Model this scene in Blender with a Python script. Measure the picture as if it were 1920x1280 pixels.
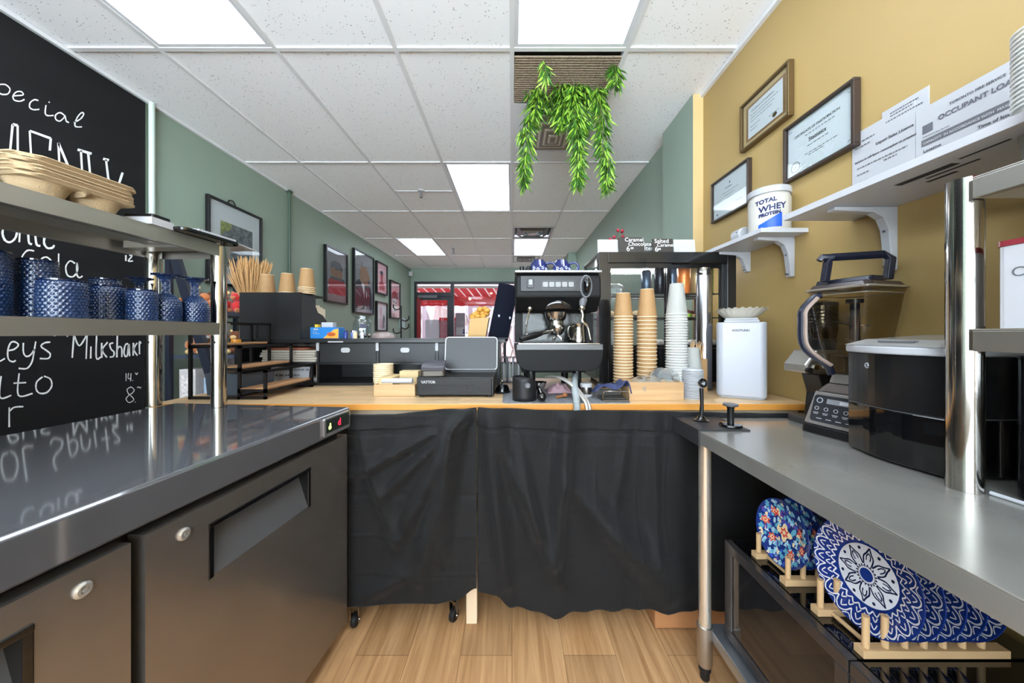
import bpy, math, random
from mathutils import Vector, Matrix, Euler
random.seed(7)
for o in list(bpy.data.objects): bpy.data.objects.remove(o)
S = bpy.context.scene; C = S.collection
PI = math.pi; R = math.radians
# ---------------------------------------------------------------- camera, world, exposure
CAMZ = 1.18; F = 640.0; HX = 960.0; HY = 624.0
cd = bpy.data.cameras.new('camera'); cam = bpy.data.objects.new('camera', cd); C.objects.link(cam)
cam.location = (0, 0, CAMZ); cam.rotation_euler = (PI/2, 0, 0)
cd.sensor_width = 36; cd.lens = 36*F/1920; cd.shift_y = -16/1920; cd.clip_start = 0.02; cd.clip_end = 200
S.camera = cam
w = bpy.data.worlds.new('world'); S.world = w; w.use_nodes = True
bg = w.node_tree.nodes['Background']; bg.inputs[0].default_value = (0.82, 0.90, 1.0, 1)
# overcast sky, with brightness added towards the back to lift the ceiling
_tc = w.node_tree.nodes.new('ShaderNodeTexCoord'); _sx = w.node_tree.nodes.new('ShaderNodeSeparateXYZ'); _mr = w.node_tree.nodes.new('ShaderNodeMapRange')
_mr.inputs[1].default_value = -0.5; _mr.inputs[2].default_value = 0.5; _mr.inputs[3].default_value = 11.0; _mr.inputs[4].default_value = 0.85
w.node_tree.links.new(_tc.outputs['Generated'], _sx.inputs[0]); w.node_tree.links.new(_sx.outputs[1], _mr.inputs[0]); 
_mz = w.node_tree.nodes.new('ShaderNodeMapRange'); _mz.inputs[1].default_value = 0.03; _mz.inputs[2].default_value = -0.06; _mz.inputs[3].default_value = 1.0; _mz.inputs[4].default_value = 2.4   # added glow below the horizon, lights the ceiling from beneath
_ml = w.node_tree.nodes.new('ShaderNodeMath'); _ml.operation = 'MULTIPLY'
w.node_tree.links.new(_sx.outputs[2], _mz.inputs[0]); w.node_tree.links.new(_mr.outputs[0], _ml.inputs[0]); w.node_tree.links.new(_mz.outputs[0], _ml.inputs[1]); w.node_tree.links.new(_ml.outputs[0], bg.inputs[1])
S.view_settings.view_transform = 'Standard'; S.view_settings.look = 'None'
S.view_settings.exposure = 0.40; S.view_settings.gamma = 1.0; S.view_settings.use_curve_mapping = False
PANEL = 6.0      # strength of the fluorescent panels in the ceiling

# ---------------------------------------------------------------- pixel rays on known planes (placement only)
def W(px, py, Y): return Vector(((px-HX)*Y/F, Y, CAMZ-(py-HY)*Y/F))
def onx(px, py, X):
    Y = F*X/(px-HX); return Vector((X, Y, CAMZ-(py-HY)*Y/F))
def onz(px, py, Z):
    Y = (CAMZ-Z)*F/(py-HY); return Vector(((px-HX)*Y/F, Y, Z))

# ---------------------------------------------------------------- materials
def lin(c):
    out = []
    for v in c[:3]:
        v = v/255.0
        out.append(v/12.92 if v <= 0.04045 else ((v+0.055)/1.055)**2.4)
    return (*out, 1)
MATS = {}
def pm(name, col, rough=0.5, metal=0.0, var=0.0, vs=(6, 6, 6), bump=0.0, bs=(60, 60, 60), trans=0.0, ior=1.45, coat=0.0, emit=0.0,
       col2=None, spec=0.5, alpha=1.0, rvar=0.0, kind='noise', sheen=0.0):
    if name in MATS: return MATS[name]
    m = bpy.data.materials.new(name); m.use_nodes = True; MATS[name] = m
    nt = m.node_tree; N = nt.nodes; L = nt.links; b = N['Principled BSDF']
    b.inputs['Base Color'].default_value = lin(col); b.inputs['Roughness'].default_value = rough
    b.inputs['Metallic'].default_value = metal; b.inputs['Transmission Weight'].default_value = trans
    b.inputs['IOR'].default_value = ior; b.inputs['Coat Weight'].default_value = coat; b.inputs['Coat Roughness'].default_value = 0.04
    b.inputs['Specular IOR Level'].default_value = spec; b.inputs['Alpha'].default_value = alpha
    b.inputs['Sheen Weight'].default_value = sheen
    if emit: b.inputs['Emission Color'].default_value = lin(col); b.inputs['Emission Strength'].default_value = emit
    tc = N.new('ShaderNodeTexCoord')
    def noise(sc, kd='noise', detail=4):
        mp = N.new('ShaderNodeMapping'); mp.inputs['Scale'].default_value = sc; L.new(tc.outputs['Object'], mp.inputs[0])
        n = N.new('ShaderNodeTexVoronoi' if kd == 'voronoi' else 'ShaderNodeTexNoise'); n.inputs['Scale'].default_value = 1
        if kd != 'voronoi': n.inputs['Detail'].default_value = detail
        L.new(mp.outputs[0], n.inputs['Vector']); return n.outputs[0]
    if var or col2:
        f = noise(vs, kind)
        mx = N.new('ShaderNodeMix'); mx.data_type = 'RGBA'
        c = lin(col)
        if col2: c1, c2 = c, lin(col2)
        else: c1 = tuple(x*(1-var) for x in c[:3])+(1,); c2 = tuple(min(1, x*(1+var)) for x in c[:3])+(1,)
        mx.inputs['A'].default_value = c1; mx.inputs['B'].default_value = c2
        mr = N.new('ShaderNodeMapRange'); mr.inputs[1].default_value = 0.3; mr.inputs[2].default_value = 0.7; L.new(f, mr.inputs[0])
        L.new(mr.outputs[0], mx.inputs['Factor']); L.new(mx.outputs['Result'], b.inputs['Base Color'])
    if rvar:
        f = noise((3, 3, 3)); mr = N.new('ShaderNodeMapRange'); mr.inputs[1].default_value = 0.3; mr.inputs[2].default_value = 0.7
        mr.inputs[3].default_value = max(0.02, rough-rvar); mr.inputs[4].default_value = rough+rvar
        L.new(f, mr.inputs[0]); L.new(mr.outputs[0], b.inputs['Roughness'])
    if bump:
        f = noise(bs, kind); bp = N.new('ShaderNodeBump'); bp.inputs['Strength'].default_value = bump; bp.inputs['Distance'].default_value = 0.004
        L.new(f, bp.inputs['Height']); L.new(bp.outputs[0], b.inputs['Normal'])
    return m
def wood(name, c1, c2, axis='x', plank=None, rough=0.45, sc=1.0, gap=(70, 45, 25)):
    if name in MATS: return MATS[name]
    m = bpy.data.materials.new(name); m.use_nodes = True; MATS[name] = m
    nt = m.node_tree; N = nt.nodes; L = nt.links; b = N['Principled BSDF']; b.inputs['Roughness'].default_value = rough
    tc = N.new('ShaderNodeTexCoord'); mp = N.new('ShaderNodeMapping'); L.new(tc.outputs['Object'], mp.inputs[0])
    s = {'x': (1.2*sc, 26*sc, 26*sc), 'y': (26*sc, 1.2*sc, 26*sc), 'z': (26*sc, 26*sc, 1.2*sc)}[axis]
    mp.inputs['Scale'].default_value = s
    n = N.new('ShaderNodeTexNoise'); n.inputs['Scale'].default_value = 1; n.inputs['Detail'].default_value = 7; n.inputs['Roughness'].default_value = 0.62
    n.inputs['Distortion'].default_value = 0.6; L.new(mp.outputs[0], n.inputs['Vector'])
    rp = N.new('ShaderNodeValToRGB'); rp.color_ramp.elements[0].position = 0.3; rp.color_ramp.elements[0].color = lin(c2)
    rp.color_ramp.elements[1].position = 0.68; rp.color_ramp.elements[1].color = lin(c1); L.new(n.outputs[0], rp.inputs[0])
    out = rp.outputs[0]
    if plank:
        mp2 = N.new('ShaderNodeMapping'); L.new(tc.outputs['Object'], mp2.inputs[0])
        if axis == 'y': mp2.inputs['Rotation'].default_value = (0, 0, PI/2)
        bk = N.new('ShaderNodeTexBrick'); bk.inputs['Scale'].default_value = 1; bk.inputs['Brick Width'].default_value = plank[1]
        bk.inputs['Row Height'].default_value = plank[0]; bk.inputs['Mortar Size'].default_value = plank[2]; bk.offset = 0.37
        bk.inputs['Color1'].default_value = (0.82, 0.82, 0.82, 1); bk.inputs['Color2'].default_value = (1.12, 1.1, 1.08, 1); bk.inputs['Mortar'].default_value = (0.45, 0.4, 0.36, 1)
        L.new(mp2.outputs[0], bk.inputs[0])
        mx = N.new('ShaderNodeMix'); mx.data_type = 'RGBA'; mx.blend_type = 'MULTIPLY'; mx.inputs['Factor'].default_value = 1
        L.new(out, mx.inputs['A']); L.new(bk.outputs[0], mx.inputs['B']); out = mx.outputs['Result']
    L.new(out, b.inputs['Base Color'])
    bp = N.new('ShaderNodeBump'); bp.inputs['Strength'].default_value = 0.15; bp.inputs['Distance'].default_value = 0.002
    L.new(n.outputs[0], bp.inputs['Height']); L.new(bp.outputs[0], b.inputs['Normal'])
    return m
def brushed(name, col, rough, axis='y', amt=0.08, metal=1.0):
    if name in MATS: return MATS[name]
    m = pm(name, col, rough, metal); nt = m.node_tree; N = nt.nodes; L = nt.links; b = N['Principled BSDF']
    tc = N.new('ShaderNodeTexCoord'); mp = N.new('ShaderNodeMapping'); L.new(tc.outputs['Object'], mp.inputs[0])
    mp.inputs['Scale'].default_value = {'x': (2, 260, 260), 'y': (260, 2, 260), 'z': (260, 260, 2)}[axis]
    n = N.new('ShaderNodeTexNoise'); n.inputs['Scale'].default_value = 1; n.inputs['Detail'].default_value = 2; L.new(mp.outputs[0], n.inputs['Vector'])
    mr = N.new('ShaderNodeMapRange'); mr.inputs[3].default_value = max(0.02, rough-amt/2); mr.inputs[4].default_value = rough+amt
    L.new(n.outputs[0], mr.inputs[0]); L.new(mr.outputs[0], b.inputs['Roughness'])
    n2 = N.new('ShaderNodeTexNoise'); n2.inputs['Scale'].default_value = 5; L.new(tc.outputs['Object'], n2.inputs['Vector'])
    mx = N.new('ShaderNodeMix'); mx.data_type = 'RGBA'; c = lin(col)
    mx.inputs['A'].default_value = tuple(x*0.9 for x in c[:3])+(1,); mx.inputs['B'].default_value = tuple(min(1, x*1.08) for x in c[:3])+(1,)
    L.new(n2.outputs[0], mx.inputs['Factor']); L.new(mx.outputs['Result'], b.inputs['Base Color'])
    return m
def glassy(name, col, rough=0.02, alpha_mix=0.12):
    # thin clear pane: mostly see-through with a mirror coat
    if name in MATS: return MATS[name]
    m = bpy.data.materials.new(name); m.use_nodes = True; MATS[name] = m
    nt = m.node_tree; N = nt.nodes; L = nt.links; N.remove(N['Principled BSDF'])
    t = N.new('ShaderNodeBsdfTransparent'); t.inputs[0].default_value = lin(col)
    g = N.new('ShaderNodeBsdfGlossy'); g.inputs['Roughness'].default_value = rough
    fr = N.new('ShaderNodeLayerWeight'); fr.inputs[0].default_value = 0.5
    pw = N.new('ShaderNodeMath'); pw.operation = 'POWER'; pw.inputs[1].default_value = 5; L.new(fr.outputs['Facing'], pw.inputs[0])
    ad = N.new('ShaderNodeMath'); ad.operation = 'MULTIPLY_ADD'; ad.inputs[1].default_value = 0.9; ad.inputs[2].default_value = alpha_mix; L.new(pw.outputs[0], ad.inputs[0])
    mx = N.new('ShaderNodeMixShader'); L.new(ad.outputs[0], mx.inputs[0]); L.new(t.outputs[0], mx.inputs[1]); L.new(g.outputs[0], mx.inputs[2])
    L.new(mx.outputs[0], N['Material Output'].inputs[0]); return m

# ---------------------------------------------------------------- mesh builder
def crom(pts, n=6, closed=False):
    P = [Vector(p) for p in pts]
    if len(P) < 3: return P
    out = []
    m = len(P)
    rng = range(m if closed else m-1)
    for i in rng:
        p0 = P[(i-1) % m] if closed or i > 0 else P[0]; p1 = P[i]; p2 = P[(i+1) % m]
        p3 = P[(i+2) % m] if closed or i+2 < m else P[-1]
        for k in range(n):
            t = k/n
            out.append(0.5*((2*p1)+(p2-p0)*t+(2*p0-5*p1+4*p2-p3)*t*t+(3*p1-p0-3*p2+p3)*t**3))
    if not closed: out.append(P[-1])
    return out
class B:
    def __init__(s): s.v = []; s.f = []; s.m = []; s.s = []
    def add(s, vs, fs, mi=0, sm=False, M=None):
        o = len(s.v)
        for p in vs:
            p = Vector(p)
            if M: p = M @ p
            s.v.append(p)
        for i, f in enumerate(fs):
            s.f.append([a+o for a in f]); s.m.append(mi[i] if isinstance(mi, (list, tuple)) else mi); s.s.append(sm)
        return s
    def box(s, x0, x1, y0, y1, z0, z1, mi=0, M=None):
        return s.add([(x0,y0,z0),(x1,y0,z0),(x1,y1,z0),(x0,y1,z0),(x0,y0,z1),(x1,y0,z1),(x1,y1,z1),(x0,y1,z1)],
                     [(0,3,2,1),(4,5,6,7),(0,1,5,4),(1,2,6,5),(2,3,7,6),(3,0,4,7)], mi, False, M)
    def lathe(s, c, prof, n=24, mi=0, M=None, sm=True, cap=True):
        vs = []; fs = []; ms = []
        c = Vector(c)
        for r, z in prof:
            for k in range(n):
                a = 2*PI*k/n; vs.append(c+Vector((r*math.cos(a), r*math.sin(a), z)))
        for i in range(len(prof)-1):
            for k in range(n):
                k2 = (k+1) % n; fs.append((i*n+k, i*n+k2, (i+1)*n+k2, (i+1)*n+k)); ms.append(mi[i] if isinstance(mi, list) else mi)
        if cap:
            if prof[0][0] > 1e-5: fs.append(tuple(range(n-1, -1, -1))); ms.append(mi[0] if isinstance(mi, list) else mi)
            if prof[-1][0] > 1e-5: fs.append(tuple((len(prof)-1)*n+k for k in range(n))); ms.append(mi[-1] if isinstance(mi, list) else mi)
        return s.add(vs, fs, ms, sm, M)
    def tube(s, pts, r, n=8, mi=0, closed=False, M=None, sx=1.0):
        P = [Vector(p) for p in pts]; m = len(P); vs = []; fs = []
        up = None
        for i in range(m):
            if closed: d = P[(i+1) % m]-P[(i-1) % m]
            else: d = P[min(i+1, m-1)]-P[max(i-1, 0)]
            if d.length < 1e-9: d = Vector((0, 0, 1))
            d.normalize()
            if up is None:
                up = Vector((0, 0, 1)) if abs(d.z) < 0.9 else Vector((1, 0, 0))
            a = d.cross(up)
            if a.length < 1e-6: a = d.cross(Vector((0, 1, 0)))
            a.normalize(); b = a.cross(d).normalized(); up = b
            rr = r[i] if isinstance(r, (list, tuple)) else r
            for k in range(n):
                t = 2*PI*(k+0.5)/n; vs.append(P[i]+a*(rr*sx*math.cos(t))+b*(rr*math.sin(t)))
        for i in range(m if closed else m-1):
            j = (i+1) % m
            for k in range(n):
                k2 = (k+1) % n; fs.append((i*n+k, i*n+k2, j*n+k2, j*n+k))
        if not closed:
            fs.append(tuple(range(n-1, -1, -1))); fs.append(tuple((m-1)*n+k for k in range(n)))
        return s.add(vs, fs, mi, n > 5, M)
    def cyl(s, p0, p1, r, r1=None, n=20, mi=0, M=None):
        return s.tube([p0, p1], [r, r if r1 is None else r1], n, mi, M=M)
    def prism(s, poly, fn, a, b, mi=0, M=None, sm=False):
        n = len(poly); vs = [fn(u, v, a) for u, v in poly]+[fn(u, v, b) for u, v in poly]
        fs = [tuple(range(n)), tuple(range(2*n-1, n-1, -1))]+[(i, i+n, (i+1) % n+n, (i+1) % n) for i in range(n)]
        return s.add(vs, fs, mi, sm, M)
    def grid(s, fn, nu, nv, mi=0, sm=True, M=None):
        vs = [fn(i/nu, j/nv) for j in range(nv+1) for i in range(nu+1)]
        fs = [(j*(nu+1)+i, j*(nu+1)+i+1, (j+1)*(nu+1)+i+1, (j+1)*(nu+1)+i) for j in range(nv) for i in range(nu)]
        return s.add(vs, fs, mi, sm, M)
    def ball(s, c, r, n=12, mi=0, M=None):
        rx, ry, rz = r if isinstance(r, (tuple, list)) else (r, r, r)
        c = Vector(c); vs = []; fs = []; h = n//2
        for i in range(1, h):
            th = PI*i/h
            for k in range(n):
                a = 2*PI*k/n; vs.append(c+Vector((rx*math.sin(th)*math.cos(a), ry*math.sin(th)*math.sin(a), rz*math.cos(th))))
        t = len(vs); vs += [c+Vector((0, 0, rz)), c-Vector((0, 0, rz))]
        for i in range(h-2):
            for k in range(n): fs.append((i*n+k, (i+1)*n+k, (i+1)*n+(k+1) % n, i*n+(k+1) % n))
        for k in range(n): fs.append((t, k, (k+1) % n)); fs.append((t+1, (h-2)*n+(k+1) % n, (h-2)*n+k))
        return s.add(vs, fs, mi, True, M)
    def ribbon(s, pts2, width, mp, mi=0, smooth=True):
        P = crom([(p[0], p[1], 0) for p in pts2], 5) if smooth and len(pts2) > 2 else [Vector((p[0], p[1], 0)) for p in pts2]
        m = len(P); vs = []
        for i in range(m):
            d = P[min(i+1, m-1)]-P[max(i-1, 0)]
            if d.length < 1e-9: d = Vector((1, 0, 0))
            d.normalize(); nrm = Vector((-d.y, d.x, 0))*width*0.5*(0.85+0.3*random.random())
            vs += [mp((P[i]+nrm).x, (P[i]+nrm).y), mp((P[i]-nrm).x, (P[i]-nrm).y)]
        return s.add(vs, [(2*i, 2*i+1, 2*i+3, 2*i+2) for i in range(m-1)], mi)
def XZ(u, v, w_): return (u, w_, v)
def YZ(u, v, w_): return (w_, u, v)
def XY(u, v, w_): return (u, v, w_)
def rrect(x0, x1, y0, y1, r, n=5):
    out = []
    for cx, cy, a0 in ((x1-r, y1-r, 0), (x0+r, y1-r, 90), (x0+r, y0+r, 180), (x1-r, y0+r, 270)):
        for k in range(n+1):
            a = R(a0+90*k/n); out.append((cx+r*math.cos(a), cy+r*math.sin(a)))
    return out
def mlist(m): return m if isinstance(m, (list, tuple)) else [m]
def obj(name, bm, mats, parent=None, world=False, bevel=0.0, solid=0.0, sub=0):
    me = bpy.data.meshes.new(name)
    off = Vector((0, 0, 0))
    if world and parent is not None:
        q = parent; M_ = Matrix.Identity(4)
        while q is not None:
            M_ = Matrix.LocRotScale(q.location, q.rotation_euler, None) @ M_; q = q.parent
        inv = M_.inverted(); vs = [inv @ v for v in bm.v]
    else: vs = bm.v
    me.from_pydata([tuple(v) for v in vs], [], bm.f)
    for m in mlist(mats): me.materials.append(m)
    me.polygons.foreach_set('material_index', bm.m); me.polygons.foreach_set('use_smooth', bm.s)
    me.update()
    if any(bm.s): me.set_sharp_from_angle(angle=R(38))
    o = bpy.data.objects.new(name, me); C.objects.link(o)
    if parent is not None: o.parent = parent
    if sub: md = o.modifiers.new('s', 'SUBSURF'); md.levels = sub; md.render_levels = sub
    if solid: md = o.modifiers.new('t', 'SOLIDIFY'); md.thickness = abs(solid); md.offset = 0 if solid > 0 else -1
    if bevel: md = o.modifiers.new('b', 'BEVEL'); md.width = bevel; md.segments = 2; md.limit_method = 'ANGLE'; md.angle_limit = R(40); md.harden_normals = False
    return o
def tag(o, label, cat, group=None, kind=None):
    o['label'] = label; o['category'] = cat
    if group: o['group'] = group
    if kind: o['kind'] = kind
    return o
def thing(name, label, cat, loc=(0, 0, 0), rz=0.0, group=None):
    o = bpy.data.objects.new(name, None); C.objects.link(o); o.location = loc; o.rotation_euler = (0, 0, rz); o.empty_display_size = 0.05
    return tag(o, label, cat, group)
def solo(name, bm, mats, label, cat, group=None, loc=None, rz=0.0, bevel=0.0, solid=0.0, sub=0, kind=None):
    # vertices in world space unless loc is given
    if loc is None:
        xs = [v.x for v in bm.v]; ys = [v.y for v in bm.v]; zs = [v.z for v in bm.v]
        c = Vector(((min(xs)+max(xs))/2, (min(ys)+max(ys))/2, min(zs)))
        bm.v = [v-c for v in bm.v]; loc = c
    o = obj(name, bm, mats, None, bevel=bevel, solid=solid, sub=sub); o.location = loc; o.rotation_euler = (0, 0, rz)
    return tag(o, label, cat, group, kind)
def struct(name, bm, mats, bevel=0.0):
    o = obj(name, bm, mats, bevel=bevel); o['kind'] = 'structure'; return o
def dup(root, loc, rz=0.0, label=None, group=None):
    r = root.copy(); C.objects.link(r); r.location = loc; r.rotation_euler = (0, 0, rz)
    if label: r['label'] = label
    if group: r['group'] = group
    for ch in list(root.children):
        c = ch.copy(); C.objects.link(c); c.parent = r
        for g in list(ch.children):
            d = g.copy(); C.objects.link(d); d.parent = c
    return r
def fr(origin, xa, up):
    xa = Vector(xa).normalized(); up = Vector(up).normalized(); n = xa.cross(up).normalized()
    M = Matrix((xa, up, n)).transposed().to_4x4(); M.translation = Vector(origin); return M
def text(name, s, size, m, M, parent=None, ext=0.0004, align='LEFT', sx=1.0, bold=0.0):
    cu = bpy.data.curves.new(name, 'FONT'); cu.body = s; cu.size = size; cu.extrude = ext; cu.align_x = align; cu.resolution_u = 3; cu.offset = bold
    t = bpy.data.objects.new(name, cu); C.objects.link(t)
    bpy.context.view_layer.update()
    me = bpy.data.meshes.new_from_object(t.evaluated_get(bpy.context.evaluated_depsgraph_get()))
    bpy.data.objects.remove(t)
    me.transform(M @ Matrix.Diagonal((sx, 1, 1, 1)))
    if parent is not None:
        q = parent; M_ = Matrix.Identity(4)
        while q is not None:
            M_ = Matrix.LocRotScale(q.location, q.rotation_euler, None) @ M_; q = q.parent
        me.transform(M_.inverted())
    me.materials.clear(); me.materials.append(m); me.name = name
    o = bpy.data.objects.new(name, me); C.objects.link(o)
    if parent is not None: o.parent = parent
    return o

# ---------------------------------------------------------------- shared materials
M_green = pm('sage green paint', (140, 157, 142), 0.5, var=0.05, vs=(1.2, 1.2, 1.2), bump=0.08, bs=(90, 90, 90))
M_yellow = pm('mustard yellow paint', (172, 145, 92), 0.5, var=0.04, vs=(1.5, 1.5, 1.5), bump=0.08, bs=(90, 90, 90))
M_tan = pm('cream yellow paint', (196, 168, 118), 0.5, var=0.03)
M_board = pm('chalkboard black', (24, 24, 25), 0.7, spec=0.25, var=0.22, vs=(0.9, 0.9, 7), bump=0.05, bs=(200, 200, 200))
M_chalk = pm('chalk', (228, 228, 226), 0.9, var=0.15, vs=(300, 300, 300))
M_white = pm('white paint', (198, 198, 201), 0.4, var=0.02)
M_wplast = pm('white plastic', (174, 175, 179), 0.35)
M_bplast = pm('black plastic', (16, 16, 18), 0.35)
M_bgloss = pm('black gloss', (10, 10, 12), 0.06, coat=0.6)
M_bmetal = pm('black powder coated metal', (28, 25, 25), 0.4, 0.3, bump=0.05, bs=(200, 200, 200))
M_chrome = pm('chrome', (176, 172, 166), 0.12, 1.0)
M_steel = brushed('brushed steel', (150, 146, 140), 0.22, 'y', 0.1)
M_steelshelf = brushed('satin steel shelf', (186, 182, 174), 0.38, 'y', 0.12)
M_wtop = brushed('polished worktop steel', (136, 137, 142), 0.05, 'x', 0.04, 0.7)
M_table = pm('table steel', (168, 166, 160), 0.24, 0.6, var=0.12, vs=(5, 5, 5), rvar=0.05)
M_dsteel = brushed('dark door steel', (146, 140, 134), 0.24, 'y', 0.02, 0.8)
M_rub = pm('black rubber', (20, 20, 21), 0.6)
M_paper = pm('white paper', (180, 180, 184), 0.7, var=0.02)
M_ink = pm('dark print ink', (48, 48, 54), 0.7)
M_grey = pm('mid grey plastic', (100, 100, 104), 0.45)
M_glass = glassy('clear glass', (245, 248, 248), 0.01, 0.03)
M_kraft = pm('kraft paper', (160, 124, 82), 0.65, var=0.06, vs=(40, 40, 40), bump=0.1, bs=(200, 200, 200))
M_kraftl = pm('cream paper rim', (220, 202, 170), 0.6)
M_cwood = wood('butcher block', (220, 190, 148), (200, 164, 120), 'x', (0.045, 0.6, 0.0006), 0.35)
M_cedge = wood('butcher block edge', (214, 150, 70), (190, 122, 48), 'x', None, 0.35)
M_lwood = wood('light wood', (200, 164, 120), (176, 138, 96), 'x', None, 0.5, 1.6)
M_pulp = pm('moulded paper pulp', (180, 156, 122), 0.95, var=0.1, vs=(9, 9, 9), bump=0.5, bs=(240, 240, 240))
M_clear = pm('clear plastic', (235, 240, 240), 0.12, trans=0.86, ior=1.2, spec=0.5)
M_black = pm('matt black board', (22, 22, 23), 0.5, var=0.08, vs=(8, 8, 8))
# ================================================================ the room
CZ = 2.696; XL = -2.38; XR = 1.213; YB = 8.02; YF = -2.3
M_floor = wood('oak plank floor', (206, 162, 116), (160, 116, 74), 'y', (0.19, 1.25, 0.0012), 0.4, 1.5)
struct('floor', B().box(XL-0.1, XR+0.1, YF-0.1, YB+0.1, -0.05, 0), M_floor)
# speckled acoustic tile
M_tile = pm('acoustic ceiling tile', (247, 248, 250), 0.9)
nt = M_tile.node_tree; N = nt.nodes; L = nt.links
tc = N.new('ShaderNodeTexCoord'); vo = N.new('ShaderNodeTexVoronoi'); vo.inputs['Scale'].default_value = 60; L.new(tc.outputs['Object'], vo.inputs['Vector'])
no = N.new('ShaderNodeTexNoise'); no.inputs['Scale'].default_value = 22; L.new(tc.outputs['Object'], no.inputs['Vector'])
th = N.new('ShaderNodeMath'); th.operation = 'MULTIPLY_ADD'; th.inputs[1].default_value = 0.38; th.inputs[2].default_value = -0.062; L.new(no.outputs[0], th.inputs[0])
lt = N.new('ShaderNodeMath'); lt.operation = 'LESS_THAN'; L.new(vo.outputs['Distance'], lt.inputs[0]); L.new(th.outputs[0], lt.inputs[1])
mx = N.new('ShaderNodeMix'); mx.data_type = 'RGBA'; mx.inputs['A'].default_value = lin((247, 248, 250)); mx.inputs['B'].default_value = lin((150, 148, 146))
L.new(lt.outputs[0], mx.inputs['Factor']); L.new(mx.outputs['Result'], N['Principled BSDF'].inputs['Base Color'])
XS = [XL, -1.885, -1.262, -0.622, 0.0, 0.615, XR]
YS = [-1.83, -0.611, 0.606, 1.824, 3.04, 4.26, 5.48, 6.70, 7.91]
YS_all = [YF]+YS+[YB]
LIGHTS = [(1, 2), (4, 2), (3, 4), (1, 6), (1, 0), (4, 0)]   # (column index, row index) of panels; column i spans XS[i]..XS[i+1]
def row(j): return YS[j], YS[j+1]
cut = set((c_, r_+1) for c_, r_ in LIGHTS) | {(4, 4), (4, 6)}
LIGHT2 = [(0.03, 0.60, 5.57, 6.68)]
cut.add((4, 7))
cb = B()
for i in range(len(XS)-1):
    for j in range(len(YS_all)-1):
        if (i, j) in cut: continue
        cb.box(XS[i], XS[i+1], YS_all[j], YS_all[j+1], CZ+0.004, CZ+0.02)
cb.box(0, 0.615, 3.04+1.22*1, 4.87, CZ+0.004, CZ+0.02)
cb.box(XL-0.1, XR+0.1, YF-0.1, YB+0.1, CZ+0.24, CZ+0.28)
struct('ceiling', cb, M_tile)
M_bar = pm('white ceiling grid paint', (222, 223, 225), 0.4)
gb = B()
for x in XS[1:-1]: gb.box(x-0.012, x+0.012, YF, YB, CZ-0.004, CZ+0.004)
for k_, y in enumerate(YS): gb.box(XL, XR, y-0.012, y+0.012, CZ-0.0035, CZ+0.0035)
gb.box(-1.262, -0.622, 3.645, 3.665, CZ-0.003, CZ+0.003)
gb.box(XL, XL+0.02, YF, YB, CZ-0.022, CZ); gb.box(XR-0.02, XR, YF, 2.165, CZ-0.022, CZ)
struct('trim_1', gb, M_bar)
# fluorescent troffers
M_diff = pm('lit prismatic diffuser', (230, 241, 255), 0.4, emit=PANEL)
nt = M_diff.node_tree; N = nt.nodes; L = nt.links; bb_ = N['Principled BSDF']
tc = N.new('ShaderNodeTexCoord'); sx_ = N.new('ShaderNodeSeparateXYZ'); L.new(tc.outputs['Object'], sx_.inputs[0])
ab = N.new('ShaderNodeMath'); ab.operation = 'ABSOLUTE'; L.new(sx_.outputs[0], ab.inputs[0])
mr = N.new('ShaderNodeMapRange'); mr.inputs[1].default_value = 0.0; mr.inputs[2].default_value = 0.3; mr.inputs[3].default_value = PANEL*1.25; mr.inputs[4].default_value = PANEL*0.6
L.new(ab.outputs[0], mr.inputs[0]); L.new(mr.outputs[0], bb_.inputs['Emission Strength'])
M_trof = pm('troffer frame enamel', (214, 216, 220), 0.35)
desc = {(1, 2): 'long lit ceiling light nearest the chalkboard wall, in the foreground', (4, 2): 'lit ceiling light directly in front of the hanging vines, in the foreground',
        (3, 4): 'lit ceiling light panel in the middle of the room beside the sprinkler', (1, 6): 'lit ceiling light farthest back, above the green wall of framed posters',
        (1, 0): 'unseen ceiling light added behind the viewpoint, on the chalkboard side', (4, 0): 'unseen ceiling light added behind the viewpoint, on the mustard wall side'}  # this last pair is unseen, added to help light the room
def troffer(x0, x1, y0, y1, label):
    cx, cy = (x0+x1)/2, (y0+y1)/2; hx, hy = (x1-x0)/2-0.013, (y1-y0)/2-0.013
    t = thing('ceiling_light', label, 'ceiling light', (cx, cy, CZ), 0, 'fluorescent ceiling light panels')
    f = B()
    for a in ((-hx, hx, -hy, -hy+0.02), (-hx, hx, hy-0.02, hy), (-hx, -hx+0.02, -hy+0.02, hy-0.02), (hx-0.02, hx, -hy+0.02, hy-0.02)): f.box(*a, 0, 0.03)
    f.box(-hx, hx, -hy, hy, 0.07, 0.08)
    obj('frame', f, M_trof, t)
    obj('diffuser', B().box(-hx+0.021, hx-0.021, -hy+0.021, hy-0.021, 0.006, 0.012), M_diff, t)
for c_, r_ in LIGHTS: troffer(XS[c_], XS[c_+1], *row(r_), desc[(c_, r_)])
troffer(0.012, 0.615, 5.49, 6.70, 'lit ceiling light between the two far ceiling vents, above the coffee machine')
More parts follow.
